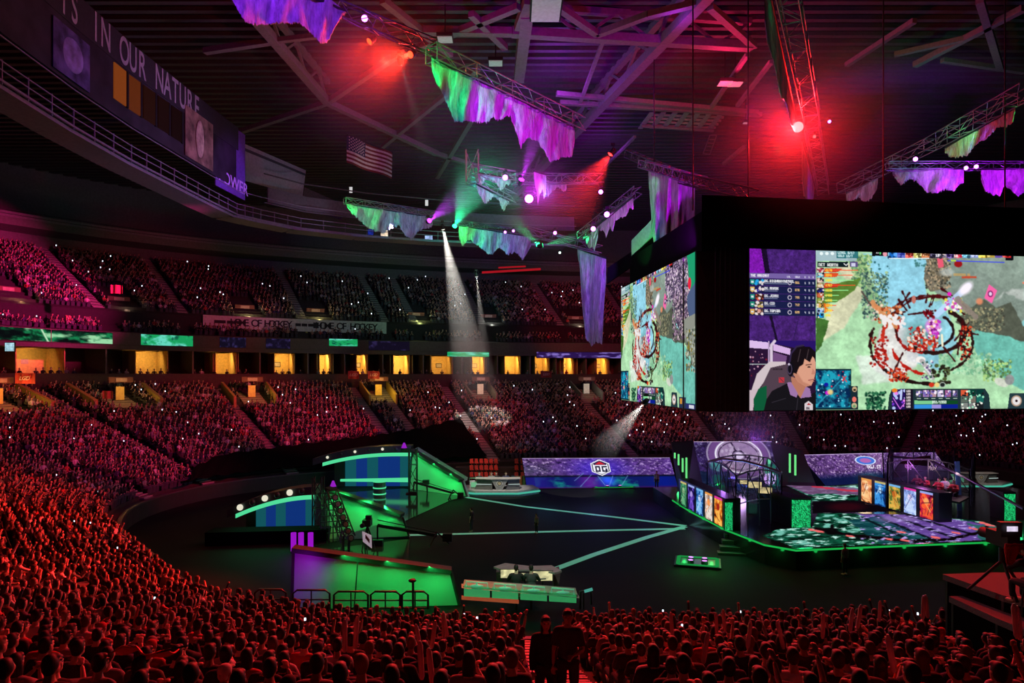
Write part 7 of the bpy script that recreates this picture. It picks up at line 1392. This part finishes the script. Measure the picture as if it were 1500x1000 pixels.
# patrons standing in front of the suites
q = seat_list([(oB+1.0, 10.55)], [], .8, s0=S0, s1=S1, occ=.45); q = q[q[:, 8] > 0]
bake_crowd('crowd', np.concatenate([rest[~farmask]]), HIV, 'the rest of the seated audience in the stands, thousands of small figures')
bake_crowd('crowd', np.concatenate([rest[farmask], UP, q]), LOV, 'distant audience of the far lower stand, suites and upper stand')
# seats
def seat_base():
    mb = MB(); mb.box((0, -.02, .42), (.46, .42, .06)); mb.add([(-.22, -.24, .42), (.22, -.24, .42), (.22, -.32, .86), (-.22, -.32, .86), (-.22, -.2, .42), (.22, -.2, .42), (.22, -.28, .86), (-.22, -.28, .86)], [(0, 3, 2, 1), (4, 5, 6, 7), (3, 7, 6, 2), (0, 4, 7, 3), (1, 2, 6, 5)]); mb.box((0, -.1, .2), (.08, .2, .4)); return np.array(mb.v, np.float32), mb.f, None, mb
sv = seat_base(); 
def bake_seats(S, label, colr):
    bv, bf = sv[0], sv[1]; n = len(S); ang = np.arctan2(-S[:, 4], -S[:, 3])-math.pi/2; ca, sa = np.cos(ang), np.sin(ang)
    X = bv[None, :, 0]*ca[:, None]-bv[None, :, 1]*sa[:, None]+S[:, 0, None]; Y = bv[None, :, 0]*sa[:, None]+bv[None, :, 1]*ca[:, None]+S[:, 1, None]; Z = bv[None, :, 2]+S[:, 2, None]
    me = bpy.data.meshes.new('stadium_seats'); fl = np.concatenate([np.array(f) for f in bf]); ft = np.tile(np.array([len(f) for f in bf]), n); FLs = (fl[None]+(np.arange(n)*len(bv))[:, None]).reshape(-1).astype(np.int32); Vx = np.stack([X, Y, Z], -1).reshape(-1).astype(np.float32)
    me.vertices.add(len(Vx)//3); me.vertices.foreach_set('co', Vx); me.loops.add(len(FLs)); me.loops.foreach_set('vertex_index', FLs); me.polygons.add(len(ft)); me.polygons.foreach_set('loop_start', np.r_[0, np.cumsum(ft)[:-1]].astype(np.int32)); me.polygons.foreach_set('loop_total', ft.astype(np.int32)); me.update(calc_edges=True); me.materials.append(mat('seat_plastic', colr, .5)); o = bpy.data.objects.new('stadium_seats', me); COL.objects.link(o); return tag(o, label, 'seats', kind='stuff')
seats = seats[seats[:, 1] < 85]; bake_seats(seats, 'rows of dark folding stadium seats under the audience', (.03, .012, .012))
# hand-held inflatable sticks and phones
STK = mat('stick_plastic', (.75, .6, .6), .25, alpha=.8); k = 0
def stick(c, dirv_, label):
    t = thing('thunder_stick', label, 'inflatable stick', c, 'inflatable clapping sticks held up by the near audience'); d = Vector(dirv_).normalized(); MB().tube([c, c+d*.04, c+d*.4, c+d*.45], [.02, .036, .036, .015], 10).build('tube', STK, t); return t
SP = [(505, 935, 9.5), (520, 930, 9.8), (617, 935, 11), (632, 930, 11), (650, 915, 12), (655, 912, 12.3), (985, 912, 13), (1030, 952, 10), (1050, 910, 14), (1062, 905, 14), (1095, 930, 11.5), (1148, 930, 11), (1205, 915, 12), (1245, 905, 13), (1256, 900, 13), (1288, 890, 15), (1352, 886, 13.5), (1359, 885, 13.5), (1490, 915, 9), (1494, 917, 9.2), (1310, 965, 8.2), (618, 975, 8.2), (634, 985, 8.2)]
for i, (px, py, d_) in enumerate(SP):
    near_nm = 'left of the aisle' if px < 760 else 'right of the aisle'; rk = sum(1 for q in SP if (q[0] < 760) == (px < 760) and abs(q[0]-760) < abs(px-760))+1
    stick(P(px, py+20, d_), (r_.uniform(-.35, .25), .1, 1), 'pale inflatable stick held up, %s one %s' % (ordn(rk), near_nm))
c0 = P(160, 958, 8.6); hf = thing('held_flag', 'bright red cloth with a thin stick held low in the near stand at far left', 'flag', c0); m_ = MB(); vs = []; n = 14
for i in range(n+1):
    for j in range(7): u, v = i/n, j/6; vs.append(c0+V(.72*u, .12*math.sin(u*7)+.25*v, .1*math.sin(u*3.2)-.22*v*math.sin(math.pi*(.12+.8*u))+.03*math.sin(u*15+v*4)))
m_.add(vs, [(i*7+j, (i+1)*7+j, (i+1)*7+j+1, i*7+j+1) for i in range(n) for j in range(6)], 0, True); fo = m_.build('cloth', mat('cloth_bright_red', (.75, .06, .04), .7), hf); sd_ = fo.modifiers.new('s', 'SOLIDIFY'); sd_.thickness = .012
MB().tube([c0+V(.6, 0, .02), c0+V(.98, .02, .1)], .012, 8).build('stick', STEEL, hf)
PHM = glow('phone_lit', (.75, .85, 1), 2.4, False); PHB = mat('phone_black', (.02, .02, .02), .3)
pm = MB(); pm.box((0, 0, 0), (.075, .012, .15)); pme = bpy.data.meshes.new('smartphone'); 
pm.quad((-.033, .008, -.07), (.033, .008, -.07), (.033, .008, .07), (-.033, .008, .07), 1); pme.from_pydata(pm.v, [], pm.f); pme.materials.append(PHB); pme.materials.append(PHM); pme.polygons.foreach_set('material_index', pm.m)
allp = np.concatenate([rest, UP]); pp = 750+1000*allp[:, 0]/allp[:, 1]; okp = (allp[:, 1] > 16) & (pp > 0) & (pp < 1500); cand = np.where(okp)[0]
wgt = np.where(allp[cand, 7] > 28, .7, np.where(pp[cand] > 900, 1.8, .8)); sel = rng.choice(cand, 285, replace=False, p=wgt/wgt.sum())
for i in sel:
    x, y, z, nx, ny = allp[i, :5]; c = V(x-nx*.35, y-ny*.35, z+1.12+rng.uniform(-.05, .12)); o = bpy.data.objects.new('smartphone', pme); COL.objects.link(o); o.location = c; rr = math.atan2(-c.y, -c.x)-math.pi/2 if rng.random() < .85 else inward(nx, ny)
    o.rotation_euler = (0, 0, rr); s_ = float(np.clip(c.y/60, .7, 1.7)); o.scale = (s_*1.1, 1, s_*.8)
    up = allp[i, 7] > 28; pxx = 750+1000*c.x/c.y; pl_ = 'upper stand' if up else 'lower stand'; wh = 'at the far left' if pxx < 250 else 'left of the white beam' if pxx < 640 else 'between the white beam and side screen' if pxx < 910 else 'below the front screen' if pxx > 1090 else 'under the side screen'
    tag(o, 'tiny lit phone held up in the %s %s' % (pl_, wh), 'phone', 'lit phones in the %s %s' % (pl_, wh))
# empty red seats lit behind the far desk
_sb = seat_base(); sme = bpy.data.meshes.new('stadium_seat'); sme.from_pydata([tuple(v) for v in _sb[0]], [], _sb[1]); sme.materials.append(mat('seat_red', (.6, .06, .04), .5))
for rw in range(3):
    for k in range(8):
        px = 691+k*7.2 if k < 6 else 757+(k-6)*9; d_ = 69.5+rw*1.1; o = bpy.data.objects.new('stadium_seat', sme); COL.objects.link(o); z_ = .3+rw*.55; o.location = (d_*(px-750)/1000, d_, z_); o.rotation_euler = (0, 0, math.pi+.2); o.scale = (.85, .8, 1.0)
        tag(o, 'empty red seat lit behind the far analyst desk' if k < 6 else 'empty red seat lit between the far desk and the OG wall', 'seat', 'empty red seats behind the far desk' if k < 6 else 'empty red seats beside the OG wall')
m_ = MB(); [m_.prism([P(688, 720, 69.1+rw*1.1), P(735, 720, 69.1+rw*1.1), P(735, 720, 70.2+rw*1.1), P(688, 720, 70.2+rw*1.1)], (0, 0, 0)) for rw in range(0)]
for rw in range(3): m_.box(((-.9-4.3)/2, 69.5+rw*1.1, (.3+rw*.55)/2), (6.6, 1.1, .3+rw*.55))
tag(m_.build('seat_riser', CONC), 'dark stepped riser carrying the empty red seats', 'riser')
lamp('SPOT', (-2, 62, 9), (1, .25, .15), 1300, (-2.6, 70.5, 1.2), .2, 34, .7)
# small lit things on the far gallery
for px, py, d_, w_, h_, c_, l in ((563, 343, 86, .9, 1.0, (.9, .8, .7), 'small bright television screen on the far gallery under the green drop'), (628, 350, 90, 1.0, .9, (.6, .7, .9), 'small bluish television screen on the far gallery left of the white beam'), (543, 340, 86, .7, .7, (.1, .15, .5), 'dim blue television screen on the far gallery'), (14, 508, 66, .9, .8, (.6, .75, .8), 'small lit television in a suite at the far left')):
    c = P(px, py, d_); t = thing('television', l, 'television', c); MB().box(c+V(0, .08, 0), (w_+.12, .08, h_+.12)).build('case', BLACK, t); cv = Canvas(12, 10, 0, 0, 12, 10, c_); cv.a *= (.5+fbm(12, 10, 3, 3, px))[..., None]; led('display', c+V(-w_/2, 0, h_/2), c+V(w_/2, 0, h_/2), c+V(w_/2, 0, -h_/2), c+V(-w_/2, 0, -h_/2), cv, t)
t = thing('red_light_strip', 'blurred red light strip on the dark back wall of the far stand', 'light strip', P(750, 397, 118)); MB().beam(P(706, 399, 118), P(792, 394, 118), .25, .35).build('tube', glow('strip_red', (.5, .01, .02), .7), t); MB().beam(P(730, 392, 118), P(770, 390, 118), .2, .25).build('short_tube', MATS['strip_red'], t)
# people with a place of their own
ST_W = figure(stand=True, longhair=True, stride=.25, sleeve='long'); ST_M = figure(stand=True, stride=-.3, lean=.02, hl=(-.1, .3, 1.1)); ST_0 = figure(stand=True); SIT_T = figure(lean=.1, hl=(-.2, .38, .85), hr=(.2, .38, .85), sleeve='long')
def on_aisle(d_, lat): o_ = 25-d_; x, y, nx, ny = [float(v) for v in cur(NEAR_AISLE, 25.0-d_)]; return V(x+lat, y, zlow(max(0, math.floor(o_/PITCH)*PITCH))+.12)
cam_dir = 0.0
person(ST_W, V(.56, 11.4, on_aisle(11.4, 0).z), math.pi+.1, 'person with long hair in black long-sleeved top walking up the central aisle', 0, 0, 0, 0, name='walking_person', gar='top')
person(ST_M, V(.9, 11.0, on_aisle(11.0, 0).z), math.pi-.1, 'taller person in black shirt walking up the aisle beside the long-haired one', 1, 0, 1, 0, name='walking_person')
cd = P(755, 860, 33.9)
for i, (px, lb, sh) in enumerate(((756, 'person in black shirt on left stool at the near caster desk, back turned', 0), (778, 'person in dark suit on right stool at the near caster desk, back turned', 1))):
    c = P(px, 862, 32.1); z0 = .32; stl = thing('desk_stool', 'green lit stool under the %s person at the near caster desk' % ('left', 'right')[i], 'stool', V(c.x, c.y, z0)); MB().tube([V(c.x, c.y-.05, z0+.3), V(c.x, c.y-.05, z0+.4)], .33, 16).build('seat', mat('stool_green', (.15, .5, .2), .5), stl); MB().tube([V(c.x, c.y-.05, .02), V(c.x, c.y-.05, z0+.3)], .06, 8).build('post', STEEL, stl)
    person(SIT_T, V(c.x, c.y-.05, z0+.05), 0, lb, sh, 0, i, 0, sc=1.3)
for px, py, d_, lb, sh in ((702, 700, 64.2, 'person behind the pale side counter left of the far desk', 0), (720, 702, 64.2, 'left of three people seated at the far analyst desk', 3), (727, 702, 64.4, 'middle of three people seated at the far analyst desk', 0), (741, 701, 64.3, 'person in blue suit and white shirt at the far analyst desk', 2)):
    c = P(px, py, d_); person(SIT_T, V(c.x, d_, .3), math.pi, lb, sh, 2, 0, 0, sc=1.22)
for px, py, d_, lb, sh in ((1344, 712, 51, 'farthest player in red shirt in the right booth', 5), (1356, 714, 50, 'second player in red shirt in the right booth', 5), (1376, 718, 49, 'player in red and white shirt in the right booth', 5), (1385, 714, 49.5, 'player in white shirt in the right booth', 4), (1398, 722, 48, 'nearest player in red shirt in the right booth', 5), (1112, 735, 47, 'nearest player in dark shirt in the left booth', 2), (1096, 728, 48, 'second player in dark shirt in the left booth', 2), (1082, 722, 49, 'farthest player in dark shirt in the left booth', 2)):
    c = P(px, py, d_); person(SIT_T, V(c.x, c.y, SZ+1.0 if px > 1200 else SZ+.9), math.pi/2+.6 if px > 1200 else -.6, lb, sh, 0, 0, 0, sc=1.1)
m_ = MB(); m_.prism([P(1330, 722, 50.5), P(1405, 738, 46.6), P(1420, 730, 47), P(1345, 715, 51.5)], (0, 0, .12)); tag(m_.build('booth_riser', BLACK), 'black riser under the players of the right booth', 'riser')
person(ST_0, G(1238, 842, 0), .4, 'crew person in dark clothes standing on the dark floor before the stage', 3, 1, 0, 0); person(ST_0, G(826-40, 781, 0), 2.2, 'crew person crouched with a camera on the middle floor line', 3, 1, 0, 0, sc=.8); person(ST_0, G(691, 779, 0), 1.2, 'faint dark crew person standing on the floor right of the studio', 0, 0, 0, 0)
person(ST_0, P(962, 712, 66.4)-V(0, 0, P(962, 712, 66.4).z), 2.6, 'person in grey clothes standing before the right end of the OG wall', 3, 0, 0, 0)
# camera operator on the platform
pc = G(1478, 866, 5.75); OPF = figure(lean=.2, hl=(-.1, .42, 1.0), hr=(.2, .4, 1.0), sleeve='long', cap=True); op = person(OPF, V(11.9, 15.6, 5.7), .15, 'camera operator in dark clothes and cap seated on the carpeted platform', 0, 0, 1, 0, name='camera_operator', sc=1.05, hat=True)
ch_ = thing('folding_stool', 'low black stool under the camera operator', 'stool', V(11.9, 15.5, 5.7)); MB().box(V(11.9, 15.5, 6.12), (.4, .36, .05)).build('seat', BLACK, ch_); m_ = MB(); [m_.beam(V(11.9+sx*.17, 15.5+sy*.15, 6.1), V(11.9+sx*.2, 15.5+sy*.18, 5.7), .03) for sx in (-1, 1) for sy in (-1, 1)]; m_.build('legs', STEEL, ch_)
bc = P(1482, 800, 16.2); ct_ = thing('broadcast_camera', 'large broadcast camera with glowing white viewfinder and a red hood cloth', 'camera', V(bc.x, bc.y, 5.7))
MB().box(bc+V(0, .3, .12), (.3, .75, .34)).build('body', BLACK, ct_); MB().tube([bc+V(0, .65, .12), bc+V(0, 1.0, .12)], [.11, .13], 14).build('lens', BLACK, ct_); vf = MB().box(P(1483, 776, 16.0)+V(0, .1, 0), (.5, .16, .34)); vfo = vf.build('viewfinder', BLACK, ct_); cv = Canvas(10, 5, 0, 0, 10, 5, (.9, .85, .95)); cv.a *= (.75+.4*fbm(10, 5, 3, 2, 4))[..., None]; q0 = P(1483, 774.5, 15.95); led('viewfinder_screen', q0+V(-.13, 0, .06), q0+V(.13, 0, .06), q0+V(.13, 0, -.06), q0+V(-.13, 0, -.06), cv, vfo)
m_ = MB(); q0 = P(1472, 796, 15.7); vs = []; n = 8
for i in range(n+1):
    for j in range(6): vs.append(q0+V(i/n*.42, .03*math.sin(i*1.7+j), -.5*j/5*(.6+.4*math.sin(i*.5+.6))))
m_.add(vs, [(i*6+j, (i+1)*6+j, (i+1)*6+j+1, i*6+j+1) for i in range(n) for j in range(5)], 0, True); rc = m_.build('red_cloth', mat('cloth_red', (.6, .03, .03), .7), ct_); s_ = rc.modifiers.new('s', 'SOLIDIFY'); s_.thickness = .02
m_ = MB(); tp = bc+V(0, .3, -.1)
m_.tube([tp, tp-V(0, 0, .35)], .08, 10)
for a_ in (.4, 2.5, 4.6): m_.tube([tp-V(0, 0, .3), V(tp.x+.75*math.cos(a_), tp.y+.6*math.sin(a_), 5.72)], .035, 8)
m_.tube([tp+V(.1, -.1, 0), tp+V(.35, -.75, -.25)], .02, 6); m_.build('tripod', BLACK, ct_)
lamp('SPOT', (4, 24, 20), RED, 900, (12, 15.5, 6.3), .3, 16, .6)
lamp('SPOT', (-3, 22, 14), (1, .9, .85), 420, (13, 16.5, 5.8), .3, 20, .7)  # white spot added to make the platform carpet less red
print('PEOPLE near', len(near), 'rest', len(rest), 'up', len(UP), 'px range', _py[near].min(), _py[near].max())
